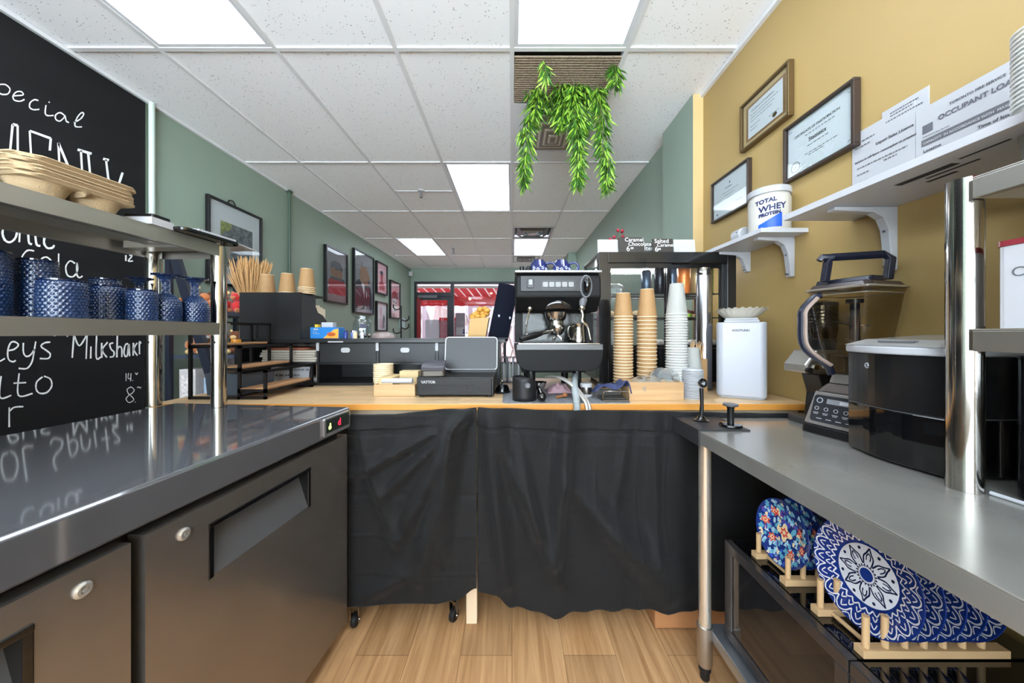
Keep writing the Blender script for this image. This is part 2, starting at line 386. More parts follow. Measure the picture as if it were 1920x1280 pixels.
# vents
M_vent = pm('grey vent metal', (150, 148, 146), 0.4, 0.5)
def vent(x0, x1, y0, y1, label, dark=True, group=None):
    t = thing('ceiling_vent', label, 'air vent', ((x0+x1)/2, (y0+y1)/2, CZ), 0, group)
    hx, hy = (x1-x0)/2, (y1-y0)/2
    f = B()
    for a in ((-hx, hx, -hy, -hy+0.03), (-hx, hx, hy-0.03, hy), (-hx, -hx+0.03, -hy+0.03, hy-0.03), (hx-0.03, hx, -hy+0.03, hy-0.03)): f.box(*a, -0.006, 0.02)
    obj('frame', f, M_vent, t)
    for q, sfr in enumerate((0.78, 0.55, 0.3)):
        b_ = B(); ax, ay = hx*sfr, hy*sfr
        ix, iy = ax*0.72, ay*0.72; z0 = -0.012-0.006*q; z1 = z0+0.03
        b_.add([(-ax,-ay,z1),(ax,-ay,z1),(ax,ay,z1),(-ax,ay,z1),(-ix,-iy,z0),(ix,-iy,z0),(ix,iy,z0),(-ix,iy,z0)],
               [(0,1,5,4),(1,2,6,5),(2,3,7,6),(3,0,4,7)]+([(4,5,6,7)] if q == 2 else []))
        obj('louvre_ring', b_, M_vent if q != 0 or not dark else pm('dark vent metal', (90, 88, 86), 0.4, 0.5), t, solid=0.002)
    obj('duct', B().box(-hx, hx, -hy, hy, 0.05, 0.052), M_rub, t)
vent(0.012, 0.60, 4.88, 5.475, 'square chrome-grey ceiling vent on the near side of the far light panel', group='square ceiling vents')
vent(0.012, 0.55, 6.72, 7.3, 'small square ceiling vent beyond the far light panel', group='square ceiling vents')
# open bay above the vines: dark woven mesh panel and a stepped diffuser behind the leaves
t = thing('ceiling_mesh_panel', 'dark brown woven mesh panel in the ceiling opening above the hanging vines', 'ceiling panel', (0.31, 2.05, CZ))
M_weave = pm('brown woven mesh', (150, 134, 116), 0.8, var=0.3, vs=(90, 90, 90))
mb = B()
n_ = 0
y = 1.875
while y < 2.25:
    mb.tube([(0.014+0.01*k-0.31, y-2.05, 0.002*math.sin(k*PI+n_*PI)) for k in range(60)], 0.0055, 4); y += 0.018; n_ += 1
for k in range(33): mb.box(0.014+0.018*k-0.31, 0.021+0.018*k-0.31, 1.872-2.05, 2.25-2.05, 0.0005, 0.0045)
obj('mesh', mb, M_weave, t)
obj('backing', B().box(0.012-0.31, 0.60-0.31, 1.835-2.05, 2.252-2.05, 0.02, 0.03), pm('dark plenum', (40, 36, 34), 0.8), t)
M_dgrey = pm('off white diffuser plastic', (222, 216, 210), 0.5)
t = thing('ceiling_diffuser', 'grey stepped square air diffuser half hidden by the hanging vines', 'air vent', (0.31, 2.64, CZ))
db = B().box(-0.298, 0.30, -0.38, -0.29, 0, 0.006).box(-0.298, 0.30, 0.22, 0.388, 0, 0.006).box(-0.298, -0.16, -0.29, 0.22, 0, 0.006).box(0.16, 0.30, -0.29, 0.22, 0, 0.006)
obj('plate', db, pm('pale plate', (222, 223, 227), 0.5), t)
for q, s_ in enumerate((0.155, 0.11, 0.07, 0.035)):
    yy = -0.035; z0 = 0.006-0.013*q
    obj('louvre_ring', B().box(-s_, s_, -s_*1.5+yy, s_*1.5+yy, z0-0.009, z0-0.001), M_dgrey, t, bevel=0.003)
    obj('painted_louvre_shadow', B().box(-s_+0.016, s_-0.016, -s_*1.5+yy+0.02, s_*1.5+yy-0.02, z0-0.0135, z0-0.0092), pm('louvre shadow grey', (150, 144, 140), 0.7), t)  # dark slabs paint the shade between the louvre steps
obj('duct', B().box(-0.16, 0.16, -0.29, 0.22, 0.06, 0.062), pm('duct dark', (60, 56, 54), 0.7), t)
# walls
struct('wall_left', B().box(XL-0.1, XL, YF, YB, 0, CZ+0.25), M_green)
rw = B().box(XR, XR+0.1, YF, 2.165, 0, CZ+0.25, 1).box(XR, XR+0.1, 2.165, YB, 0, CZ+0.25, 0)
rw.box(1.148, XR, 2.165, 2.60, 0, CZ, [0, 0, 2, 0, 0, 0]); rw.box(1.06, XR, 6.43, YB, 0, CZ, 0)
struct('wall_right', rw, [M_green, M_yellow, M_tan])
struct('wall_front', B().box(XL, XR, YF-0.1, YF, 0, 0.7).box(XL, XR, YF-0.1, YF, 2.6, CZ+0.25).box(XL, -2.2, YF-0.1, YF, 0.7, 2.6).box(1.05, XR, YF-0.1, YF, 0.7, 2.6), pm('pale wall', (214, 210, 202), 0.6))
w2 = B()
for a in ((-2.2, 1.05, 0.7, 0.76), (-2.2, 1.05, 2.54, 2.6), (-2.2, -2.14, 0.76, 2.54), (0.99, 1.05, 0.76, 2.54), (-0.61, -0.55, 0.76, 2.54)): w2.box(a[0], a[1], YF-0.08, YF-0.02, a[2], a[3])
fill_win = struct('added_fill_window', w2, M_white)  # rear window added to let in skylight and lift the ceiling
obj('glass_pane', B().box(-2.14, 0.99, YF-0.052, YF-0.048, 0.76, 2.54), M_glass, fill_win)
bw = B().box(XL, 1.06, YB, YB+0.1, 2.383, CZ+0.25).box(XL, -2.29, YB, YB+0.1, 0, 2.383).box(0.98, 1.06, YB, YB+0.1, 0, 2.383).box(-1.366, 0.98, YB, YB+0.1, 0, 0.45)
struct('wall_back', bw, M_green)
struct('baseboard_left', B().box(XL, XL+0.012, 2.3, YB, 0, 0.1), M_white)
# chalkboard on the left wall, conduits
bb = B().box(XL+0.001, XL+0.012, -1.2, 2.205, 0.35, CZ-0.03)
solo('chalkboard', bb, M_board, 'tall black chalkboard with handwritten white drinks menu on the left wall', 'chalkboard')
BX = XL+0.0135
def chalkmap(ox, oy, sc, flip=None):
    def f(u, v):
        p = onx(ox+u/sc, oy+v/sc, BX)
        if flip is not None: p.z = 2*flip-p.z
        return p
    return f
CHK = []
def wr(strokes, ox, oy, sc, wd, flip=None):
    ch = B(); CHK.append(ch)
    mp = chalkmap(ox, oy, sc, flip)
    for st in strokes: ch.ribbon(st, wd, mp)
wr([[(0,440),(30,442),(52,465),(40,490),(10,492),(0,485)], [(70,500),(120,495),(110,478),(85,480),(68,500),(75,522),(105,528),(128,518)],
    [(200,525),(180,520),(158,535),(155,560),(175,572),(205,570)], [(240,548),(236,590),(250,603),(280,602)], [(254,530),(259,536)],
    [(340,605),(315,588),(292,598),(290,620),(310,632),(330,618),(340,605),(345,630),(360,640)],
    [(385,640),(420,620),(437,595),(425,588),(405,610),(392,640),(395,660),(428,662)]], 0, 0, 2.783, 7)
wr([[(0,835),(22,870)], [(45,870),(66,648)], [(66,648),(92,655)], [(92,655),(93,870)], [(155,682),(165,865)], [(155,682),(265,722)], [(265,722),(260,785)], [(175,850),(210,840)],
    [(305,745),(310,865)], [(305,745),(356,868)], [(405,780),(478,802)], [(422,785),(428,886)], [(460,800),(470,905)], [(538,828),(568,836)], [(553,832),(565,930)], [(565,930),(600,1000),(640,900)]], 0, 0, 2.783, 12)
wr([[(45,800),(30,880),(60,960),(120,985),(180,940),(205,860),(200,800)], [(238,830),(232,985)], [(340,800),(345,980),(385,1010)], [(420,800),(435,1000),(485,1030)],
    [(560,860),(535,930),(530,1000),(570,1055),(630,1050),(650,1020)]], 0, 300, 6.4, 26)
wr([[(205,225),(165,222),(135,255),(130,290),(140,330),(175,350),(205,345)], [(245,320),(248,275),(280,262),(310,290),(318,330),(285,350),(248,325)], [(352,240),(350,370)],
    [(450,300),(420,285),(395,320),(405,370),(440,378),(465,340),(462,295),(460,360),(475,385),(495,375)],
    [(755,250),(755,285)], [(775,250),(792,254),(770,285),(798,285)]], 0, 400, 3.2, 9)
wr([[(0,215),(35,195)], [(55,140),(100,130),(130,100),(105,78),(75,85),(55,140),(60,200),(90,218),(112,208)], [(165,85),(165,150),(185,180),(215,170),(245,130)],
    [(252,75),(240,150),(225,220),(190,265),(132,265)], [(355,80),(315,85),(290,110),(330,140),(355,165),(340,195),(280,195)],
    [(510,190),(522,25)], [(522,25),(560,105),(615,25)], [(615,25),(608,198)], [(642,110),(640,195)], [(682,35),(680,190),(712,185)], [(718,85),(718,190)], [(760,80),(722,135),(755,188)],
    [(800,85),(775,95),(785,130),(805,150),(800,180),(775,185)], [(828,35),(825,188)], [(828,130),(845,110),(860,130),(860,185)], [(905,90),(885,100),(875,150),(885,180),(900,170),(910,95),(915,180)],
    [(942,85),(940,175)], [(968,85),(945,130),(970,175)], [(985,165),(985,80),(996,90)],
    [(8,320),(0,470),(80,455)], [(135,300),(130,455),(230,442)], [(95,370),(185,365)], [(300,325),(260,360),(255,410),(280,440),(330,435),(365,390),(355,340),(310,320)],
    [(65,540),(65,680)], [(65,570),(100,540),(165,535)]], 0, 620, 3.7655, 11)
wr([[(890,300),(890,355)], [(908,298),(905,335),(928,335)], [(925,300),(922,355)], [(936,348),(938,353)], [(955,296),(965,308),(972,295)],
    [(925,395),(897,415),(915,450),(948,420),(925,395)], [(915,450),(890,480),(912,506),(945,485),(920,455)], [(968,402),(978,395),(988,404),(996,396)], [(953,500),(957,504)]], 0, 620, 3.7655, 6)
wr([[(60,860),(20,880),(10,950),(30,1040),(60,1055),(100,1040),(125,960),(110,880),(70,850)], [(160,830),(170,920),(190,1060)], [(165,830),(190,815),(235,815)],
    [(355,800),(370,770),(400,760),(440,780),(430,830),(390,880),(378,930),(400,985)], [(475,730),(500,880),(540,850),(545,790),(515,770),(490,790)],
    [(570,735),(580,820),(605,845),(630,820),(635,765)], [(665,705),(680,820)], [(745,690),(762,850)], [(715,765),(775,755)], [(790,670),(835,668),(795,700),(845,770),(805,790)],
    [(900,665),(900,705)], [(922,660),(920,690),(935,685)], [(932,660),(932,705)]], 0, 620, 3.7655, 10, 0.900)
cbo = [o for o in C.objects if o.name == 'chalkboard'][0]
for ch in CHK: obj('chalk_writing', ch, M_chalk, cbo, world=True)
M_pipe = pm('pale green painted conduit', (190, 204, 194), 0.4)
solo('wall_conduit', B().cyl((XL+0.022, 2.235, 0.1), (XL+0.022, 2.235, CZ-0.01), 0.016, n=12).cyl((XL+0.022, 2.235, 1.93), (XL+0.022, 2.235, 1.96), 0.02, n=12).box(XL, XL+0.02, 2.225, 2.245, 1.935, 1.955),
     M_pipe, 'pale green vertical conduit beside the chalkboard edge', 'pipe')
solo('wall_conduit', B().cyl((XL+0.02, 3.62, 0.1), (XL+0.02, 3.62, CZ-0.01), 0.014, n=12).box(XL, XL+0.04, 3.59, 3.65, CZ-0.03, CZ-0.008), pm('dark green conduit', (70, 88, 74), 0.4),
     'thin dark green conduit between the landscape picture and the posters', 'pipe')
# sprinklers
def sprink(x, y, label, s=1.0):
    t = thing('sprinkler_head', label, 'sprinkler', (x, y, CZ), 0, 'ceiling sprinklers')
    obj('escutcheon', B().lathe((0, 0, 0), [(0.0, -0.001), (0.03*s, -0.001), (0.038*s, -0.012*s), (0.02*s, -0.018*s), (0, -0.018*s)], 16), M_white, t)
    obj('nozzle', B().cyl((0, 0, -0.015*s), (0, 0, -0.05*s), 0.009*s, n=10).cyl((0, 0, -0.075*s), (0, 0, -0.08*s), 0.016*s, n=12).tube(crom([(0.009*s, 0, -0.05*s), (0.014*s, 0, -0.06*s), (0.004*s, 0, -0.078*s)]), 0.003*s, 6).tube(crom([(-0.009*s, 0, -0.05*s), (-0.014*s, 0, -0.06*s), (-0.004*s, 0, -0.078*s)]), 0.003*s, 6),
        M_grey, t)
sprink(-0.965, 3.62, 'sprinkler head on the ceiling just left of the middle light panel')
sprink(-1.04, 6.05, 'small far sprinkler head right of the farthest light panel', 1.3)
# ---------------------------------------------------------------- storefront
M_fr = pm('dark aluminium frame', (44, 44, 48), 0.35, 0.6)
M_red = pm('red painted door frame', (140, 34, 40), 0.4)
wf = B()
wf.box(-2.29, 0.98, YB-0.03, YB+0.07, 2.33, 2.383)
wf.box(-2.29, -2.235, YB-0.03, YB+0.07, 0, 2.33); wf.box(-1.44, -1.366, YB-0.03, YB+0.07, 0, 2.33); wf.box(-2.235, -1.44, YB-0.03, YB+0.07, 2.03, 2.13)
wf.box(-1.366, 0.98, YB-0.03, YB+0.07, 0.45, 0.5); wf.box(0.93, 0.98, YB-0.03, YB+0.07, 0.5, 2.33); wf.box(-0.2, -0.14, YB-0.02, YB+0.06, 0.5, 2.33)
win = struct('window_1', wf, M_fr)
obj('glass_pane', B().box(-2.235, -1.44, YB+0.02, YB+0.026, 2.13, 2.33).box(-1.366, 0.93, YB+0.02, YB+0.026, 0.5, 2.33), M_glass, win)
df = B().box(-2.235, -2.15, YB-0.01, YB+0.04, 0.01, 2.03, 1).box(-1.52, -1.44, YB-0.01, YB+0.04, 0.01, 2.03).box(-2.15, -1.52, YB-0.01, YB+0.04, 1.95, 2.03).box(-2.15, -1.52, YB-0.01, YB+0.04, 0.01, 0.25)
dr = struct('door_1', df, [M_fr, M_red])
obj('glass_pane', B().box(-2.15, -1.52, YB+0.012, YB+0.018, 0.25, 1.95), M_glass, dr)
obj('door_closer', B().box(-2.2, -1.75, YB-0.06, YB-0.011, 2.0, 2.06), M_grey, dr)
obj('push_bar', B().cyl((-2.14, YB-0.06, 1.02), (-1.53, YB-0.06, 1.02), 0.015), M_bplast, dr)
# street outside
struct('sky_blocker_wall', B().box(-12, 12, YB, YB+0.1, CZ+0.251, 9.5).box(-12, XL-0.101, YB, YB+0.1, 0, CZ+0.251).box(XR+0.101, 12, YB, YB+0.1, 0, CZ+0.251), pm('sky blocker brick', (150, 120, 108), 0.9, var=0.1))  # unseen upper storey added to keep the bright rear sky off the street
M_pave = pm('pale paving', (206, 196, 196), 0.8, var=0.06)
struct('ground_outside', B().box(-9, 8, YB+0.1, 20, -0.1, -0.02), M_pave)
M_fac = pm('pale pink facade', (236, 208, 208), 0.8, var=0.05)
fb = B().box(-8, 6, 13.5, 13.9, -0.02, 5.2)
t = thing('street_building', 'pale pink shop building across the street seen through the storefront', 'building', (-1, 13.5, 0))
obj('facade', fb, M_fac, t, world=True)
for k, x in enumerate((-5.4, -3.6, -1.8, 0.0, 1.8)):
    wnd = obj('window', B().box(x, x+1.1, 13.42, 13.5, 0.7, 2.5), M_white, t, world=True)
    obj('pane', B().box(x+0.08, x+1.02, 13.40, 13.42, 0.78, 2.42), pm('street glass', (150, 130, 140), 0.1), wnd, world=True)
M_redc = pm('red awning canvas', (196, 22, 36), 0.7, var=0.06); M_wst = pm('white awning stripe', (244, 226, 228), 0.7)
aw = thing('striped_awning', 'red awning with thin white stripes outside the storefront window', 'awning', (-1.2, 9.6, 0))
ab_ = B(); x = -4.2; k = 0
while x < 3.0:
    wd = 0.045 if k % 2 else 0.2
    s0, s1 = -0.12, 0.0
    ab_.add([(x, 9.45, 2.47), (x+wd, 9.45, 2.47), (x+wd+0.14, 10.25, 2.275), (x+0.14, 10.25, 2.275)], [(0, 1, 2, 3)], 1 if k % 2 else 0); x += wd; k += 1
obj('canopy', ab_, [M_redc, M_wst], aw, world=True, solid=0.01)
vb = B(); n = 60; x0, x1 = -4.05, 3.1
vb.grid(lambda u, v: (x0+(x1-x0)*u, 10.26+0.01*math.sin(u*90), 2.275-(0.27+0.02*abs(math.sin(u*PI*24)))*v), 200, 3)
obj('valance', vb, M_redc, aw, world=True, solid=0.01)
pb = B()
for x in (-3.9, 2.9): pb.cyl((x, 10.2, -0.02), (x, 10.2, 2.29), 0.03)
obj('post', pb, M_white, aw, world=True)
obj('rail', B().box(-4.2, 3.0, 9.42, 9.47, 2.42, 2.48), M_white, aw, world=True)
M_umb = pm('white umbrella canvas', (246, 234, 234), 0.8)
um = thing('patio_umbrella', 'white slanted patio canopy outside behind the glass door', 'umbrella', (-1.9, 10.9, -0.02))
ub = B().add([(-2.75, 10.9, 2.02), (-2.35, 10.6, 2.1), (-1.4, 10.7, 1.62), (-1.4, 10.9, 1.42), (-2.55, 10.9, 1.45)], [(0, 1, 2, 3, 4)])
obj('canopy', ub, M_umb, um, world=True, solid=0.03)
obj('pole', B().cyl((-2.35, 10.95, -0.02), (-2.35, 10.95, 2.03), 0.03), M_bmetal, um, world=True)
solo('planter_box', B().box(-1.98, -1.44, 9.4, 9.9, -0.02, 1.52).box(-2.0, -1.42, 9.38, 9.92, 1.52, 1.6, 1), [pm('mauve speckled fabric', (168, 110, 122), 0.9, var=0.25, vs=(30, 30, 30)), M_redc],
     'mauve speckled box with red cloth top outside the glass door', 'box')
solo('power_cabinet', B().box(-2.42, -2.02, 9.5, 9.8, -0.02, 1.55), pm('pale blue grey metal', (196, 200, 212), 0.5), 'pale grey cabinet outside, left of the mauve box', 'cabinet', bevel=0.01)
solo('baluster_column', B().lathe((-2.6, 9.4, -0.02), [(0.14, 0), (0.14, 0.9), (0.06, 1.0), (0.11, 1.25), (0.07, 1.5), (0.12, 1.62), (0.12, 1.75)], 16), M_umb, 'white turned column outside the door', 'column')
sg = thing('sidewalk_sign', 'grey sign board with a small white notice outside the window', 'sign', (-1.3, 9.2, -0.02))
obj('board', B().box(-1.52, -1.27, 9.2, 9.25, -0.02, 1.72), pm('grey mauve board', (140, 130, 142), 0.6), sg, world=True)
nb = obj('notice', B().box(-1.5, -1.26, 9.19, 9.199, 1.12, 1.33), M_paper, sg, world=True)
obj('notice_mark', B().ball((-1.30, 9.188, 1.26), (0.022, 0.003, 0.03), 10).ball((-1.30, 9.188, 1.19), (0.028, 0.003, 0.035), 10), pm('navy print', (30, 50, 110), 0.6), nb, world=True)
lt_ = thing('lattice_fence', 'white crossed lattice panel outside the window', 'fence', (-0.9, 9.9, -0.02))
lb = B()
for k in range(9):
    x = -0.75+k*0.26
    lb.box(-0.02, 0.02, -0.01, 0.01, 0, 1.9, M=Matrix.Translation((x, 9.9, -0.1)) @ Matrix.Rotation(R(-18), 4, 'Y'))
    lb.box(-0.02, 0.02, -0.03, -0.01, 0, 1.9, M=Matrix.Translation((x, 9.9, -0.1)) @ Matrix.Rotation(R(18), 4, 'Y'))
lb.box(-0.9, 1.5, 9.88, 9.92, 1.6, 1.66)
obj('lattice', lb, M_umb, lt_, world=True)
M_bulb = pm('glowing bulb', (255, 206, 150), 0.3, emit=9)
for px, py, Y in ((921, 549, 9.95), (962, 562, 9.95), (824, 560, 9.95), (881, 560, 9.95), (875, 628, 9.95)):
    p = W(px, py, Y)
    t = thing('string_light', {921: 'small lit bulb under the awning right of the gold box', 962: 'bright lit bulb beside the coffee machine edge', 824: 'lit bulb seen through the door glass', 881: 'lit bulb above a grey shade under the awning', 875: 'low lit bulb beside the gold box'}[px], 'light bulb', p, 0, 'bulbs outside the storefront')
    obj('bulb', B().ball((0, 0, 0), 0.035, 10), M_bulb, t)
    obj('socket', B().cyl((0, 0, 0.03), (0, 0, 0.07), 0.015, n=10).cyl((0, 0, 0.07), (0, 0, 2.335-p.z), 0.004, n=6), M_bplast, t)
# ================================================================ left: worktop fridge, over-shelf, glasses
FZ = 0.900
fg = thing('worktop_fridge', 'long stainless steel undercounter fridge with polished worktop and recessed door pulls', 'fridge', (-0.612, 1.288, 0), R(-6))
obj('worktop', B().prism([(-0.735, 0.90), (-0.735, 0.822), (-0.004, 0.822), (0.0, 0.827), (0.0, 0.894), (-0.006, 0.90)], XZ, -1.95, 0.0), M_wtop, fg, bevel=0.002)
obj('cabinet', B().box(-0.70, -0.045, -1.93, -0.01, 0.075, 0.8215), pm('black cabinet enamel', (18, 18, 19), 0.35), fg)
kb = B()
for x in (-0.62, -0.1):
    for y in (-1.85, -0.09): obj('caster', B().cyl((x-0.014, y, 0.0305), (x+0.014, y, 0.0305), 0.03).box(x-0.02, x+0.02, y-0.012, y+0.012, 0.055, 0.075), M_rub, fg)
M_lockm = pm('worn lock metal', (190, 188, 184), 0.3, 0.7)
def fdoor(y0, y1, lock, h0, h1):
    d = B()
    # door slab with a rectangular opening for the pull
    z0, z1, hz0, hz1 = 0.10, 0.802, 0.636, 0.750
    for a in ((y0, h0, z0, z1), (h1, y1, z0, z1), (h0, h1, z0, hz0), (h0, h1, hz1, z1)): d.box(-0.042, -0.004, *a[:2], *a[2:])
    o = obj('door', d, M_dsteel, fg)
    hb = B()
    hb.box(-0.04, -0.002, h0-0.006, h0+0.006, hz0-0.004, hz1+0.006); hb.box(-0.04, -0.002, h1-0.006, h1+0.006, hz0-0.004, hz1+0.006); hb.box(-0.04, -0.001, h0-0.006, h1+0.006, hz1-0.004, hz1+0.007)
    obj('handle_frame', hb, M_bgloss, o, bevel=0.0015)
    obj('handle_recess', B().add([(-0.005, h0, hz0), (-0.005, h1, hz0), (-0.040, h1, hz1-0.012), (-0.040, h0, hz1-0.012)], [(0, 1, 2, 3)]), pm('recess steel', (92, 92, 94), 0.4, 0.3), o, solid=0.002)
    lk = B().lathe((0, 0, 0), [(0.0, 0.0), (0.0125, 0.0), (0.0125, 0.003), (0.009, 0.006), (0.006, 0.006), (0.006, 0.003), (0.003, 0.003), (0.003, 0.007), (0, 0.007)], 18, 0, Matrix.Translation((-0.004, lock, 0.766)) @ Matrix.Rotation(PI/2, 4, 'Y'))
    obj('lock', lk, M_lockm, o)
fdoor(-0.655, -0.012, -0.588, -0.53, -0.215)
fdoor(-1.335, -0.677, -0.742, -1.12, -0.80)
fdoor(-1.925, -1.345, -1.41, -1.80, -1.48)
ct = obj('controller', B().prism(rrect(-0.158, -0.012, 0.832, 0.893, 0.006), lambda u, v, w_: (w_, u, v), 0.0005, 0.008), pm('controller bezel', (190, 190, 192), 0.25, 0.8), fg)
obj('display', B().box(0.0085, 0.0095, -0.15, -0.02, 0.844, 0.888), pm('smoked display', (40, 46, 42), 0.1), ct)
text('red_digit', 'd', 0.034, pm('red led', (255, 30, 60), 0.4, emit=3), Matrix.Translation(Vector((0.0, 0, 0))) @ (Matrix.LocRotScale(fg.location, fg.rotation_euler, None) @ fr((0.0098, -0.088, 0.855), (0, 1, 0), (0, 0, 1))), ct, 0.0002)
obj('green_indicator', B().ball((0.0098, -0.132, 0.860), (0.0006, 0.008, 0.007), 10).ball((0.0098, -0.130, 0.870), (0.0006, 0.004, 0.005), 8), pm('green led', (200, 255, 120), 0.4, emit=2), ct)
# over-shelf on the worktop
so = thing('worktop_shelf', 'two-tier stainless steel over-shelf standing on the undercounter fridge, blue glasses on it', 'shelf', (-1.112, 1.295, FZ), R(-3))
for x in (0, -0.262):
    for y in (0, -1.62):
        p = obj('post', B().cyl((x, y, 0.001), (x, y, 0.622), 0.0245, n=28), M_chrome, so)
        obj('post_screw', B().cyl((x+0.004, y-0.026, 0.245), (x+0.004, y-0.022, 0.245), 0.006, n=10), M_steel, p)
for z, nm in ((0.273, 'lower_shelf'), (0.568, 'upper_shelf')):
    s = B()
    s.box(-0.29, 0.018, -1.7, 0.03, z+0.040, z+0.0445)
    s.box(0.014, 0.018, -1.7, 0.03, z, z+0.040); s.box(-0.29, -0.286, -1.7, 0.03, z, z+0.040); s.box(-0.286, 0.014, 0.026, 0.03, z, z+0.04); s.box(-0.286, 0.014, -1.7, -1.696, z, z+0.04)
    s.box(0.004, 0.014, -1.69, 0.02, z, z+0.003); s.box(-0.286, -0.276, -1.69, 0.02, z, z+0.003)
    s.box(-0.17, -0.10, -1.65, -0.03, z+0.022, z+0.039)
    s.box(-0.26, 0.0, -0.1, -0.04, z+0.014, z+0.039)
    obj(nm, s, M_steelshelf, so)
LSZ = FZ+0.273+0.0452; USZ = FZ+0.568+0.0452
M_blue = pm('cobalt hobnail glass', (24, 50, 92), 0.10, trans=0.3, ior=1.4, spec=0.8, coat=0.5)
M_rim = pm('dark blue rim glass', (20, 36, 70), 0.06, trans=0.3, coat=0.4)
def hob(b, prof, n=28, pitch=0.0078):
    # lathe with a staggered grid of raised dots
    seg = [0]
    for p, q in zip(prof, prof[1:]): seg.append(seg[-1]+math.hypot(q[0]-p[0], q[1]-p[1]))
    rows = int(seg[-1]/pitch); nv = rows*4; nu = n*5
    def f(u, v):
        s = v*seg[-1]; i = 0
        while i < len(seg)-2 and s > seg[i+1]: i += 1
        t = (s-seg[i])/max(1e-6, seg[i+1]-seg[i]); r = prof[i][0]+(prof[i+1][0]-prof[i][0])*t; z = prof[i][1]+(prof[i+1][1]-prof[i][1])*t
        k = int(v*rows); off = 0.5 if k % 2 else 0
        d = max(0, math.cos(2*PI*(u*n+off)))**0.8*max(0, math.sin(PI*((v*rows) % 1)))
        e = min(1, s/0.004)
        r += 0.0021*d*e; a = 2*PI*u
        return (r*math.cos(a), r*math.sin(a), z)
    b.grid(f, nu, nv)
def tumbler(r, h):
    # upside down, open end down
    return [(r, 0), (r*1.01, h*0.05), (r*0.985, h*0.85), (r*0.95, h*0.95), (r*0.9, h), (0, h)], [(r-0.004, 0.0), (r-0.004, h*0.9), (0, h*0.9)]
def glass(x, y, r, h, label, z=None):
    z = LSZ if z is None else z
    t = thing('blue_tumbler', label, 'glass', (x, y, z), 0, 'upturned blue glasses')
    b = B(); o_, i_ = tumbler(r, h); hob(b, o_[:-1]); b.lathe((0, 0, 0), i_, 36, cap=False)
    obj('body', b, M_blue, t)
    obj('base', B().lathe((0, 0, 0), [(r*0.9, h-0.001), (r*0.96, h), (r*0.97, h+0.004), (0, h+0.004)], 36), M_rim, t)
glass(-1.30, 0.845, 0.037, 0.163, 'tall blue textured tumbler cut by the left edge of the photo')
glass(-1.30, 0.935, 0.037, 0.157, 'tall blue textured tumbler, second from the left on the lower steel shelf')
glass(-1.175, 0.892, 0.043, 0.096, 'widest low blue textured tumbler at the front of the lower steel shelf')
glass(-1.235, 1.047, 0.037, 0.103, 'low blue tumbler under a second stacked base, middle of the glasses')
glass(-1.31, 1.10, 0.036, 0.132, 'blue tumbler standing behind the middle one, only its top showing')
glass(-1.150, 1.062, 0.035, 0.092, 'smaller low blue tumbler just left of the front goblets')
def goblet(x, y, label, s=1.0):
    t = thing('blue_goblet', label, 'glass', (x, y, LSZ), 0, 'upturned blue goblets')
    b = B(); pr = [(0.037, 0), (0.039, 0.02), (0.040, 0.045), (0.036, 0.068), (0.024, 0.084), (0.012, 0.092), (0.0095, 0.105), (0.010, 0.128), (0.016, 0.142), (0.024, 0.149)]
    hob(b, [(r*s, z*s) for r, z in pr])
    b.lathe((0, 0, 0), [(0.034*s, 0), (0.036*s, 0.045*s), (0.02*s, 0.078*s), (0, 0.082*s)], 32, cap=False)
    obj('bowl', b, M_blue, t)
    obj('foot', B().lathe((0, 0, 0), [(0.022*s, 0.148*s), (0.036*s, 0.152*s), (0.037*s, 0.156*s), (0.02*s, 0.158*s), (0, 0.157*s)], 32), M_rim, t)
goblet(-1.315, 1.205, 'blue goblet behind the small tumbler, half hidden')
goblet(-1.150, 1.135, 'blue upside-down goblet in front of the rear shelf post')
goblet(-1.128, 1.215, 'blue upside-down goblet nearest the front shelf post')
# moulded pulp cup carriers
def carrier():
    n = 40; hw = 0.125; b = B()
    def f(u, v):
        x = (u-0.5)*2; y = (v-0.5)*2
        ax, ay = abs(x), abs(y)
        e = max(ax, ay)
        # chamfered square outline
        k = 1.0
        if ax+ay > 1.72: k = 1.72/(ax+ay)
        X, Y = x*hw*k, y*hw*k
        z = 0.046
        if e < 0.88:
            z = 0.040
            cx, cy = (0.43 if x > 0 else -0.43), (0.43 if y > 0 else -0.43)
            d = math.hypot(x-cx, y-cy)
            if d < 0.40: z = 0.002+0.036*max(0, (d-0.26)/0.14)**1.2 if d > 0.26 else 0.002
            if math.hypot(x, y) < 0.18: z = 0.012
            if (abs(x) < 0.05 or abs(y) < 0.05) and e > 0.5: z = 0.028
        elif e < 0.93: z = 0.040
        return (X, Y, z)
    return b.grid(f, n, n)
cm = carrier()
c0 = None
for k in range(5):
    lb = ['topmost brown pulp cup carrier on the upper steel shelf', 'second brown pulp cup carrier from the top of the stack', 'middle brown pulp cup carrier of the stack of five', 'second lowest brown pulp cup carrier of the stack', 'lowest brown pulp cup carrier resting on the upper steel shelf'][4-k]
    if c0 is None:
        c0 = obj('cup_carrier', cm, M_pulp, solid=0.003); o = c0
        tag(o, lb, 'cup carrier', 'stacked pulp cup carriers')
    else:
        o = c0.copy(); C.objects.link(o); o['label'] = lb
    o.location = (-1.243+0.004*math.sin(k*2), 0.915+0.003*math.cos(k*3), USZ+0.0015+k*0.0105); o.rotation_euler = (0, 0, R(-5+1.5*math.sin(k*1.7)))
    if k == 0:
        # the lowest one is deeper: legs of the wells
        pass
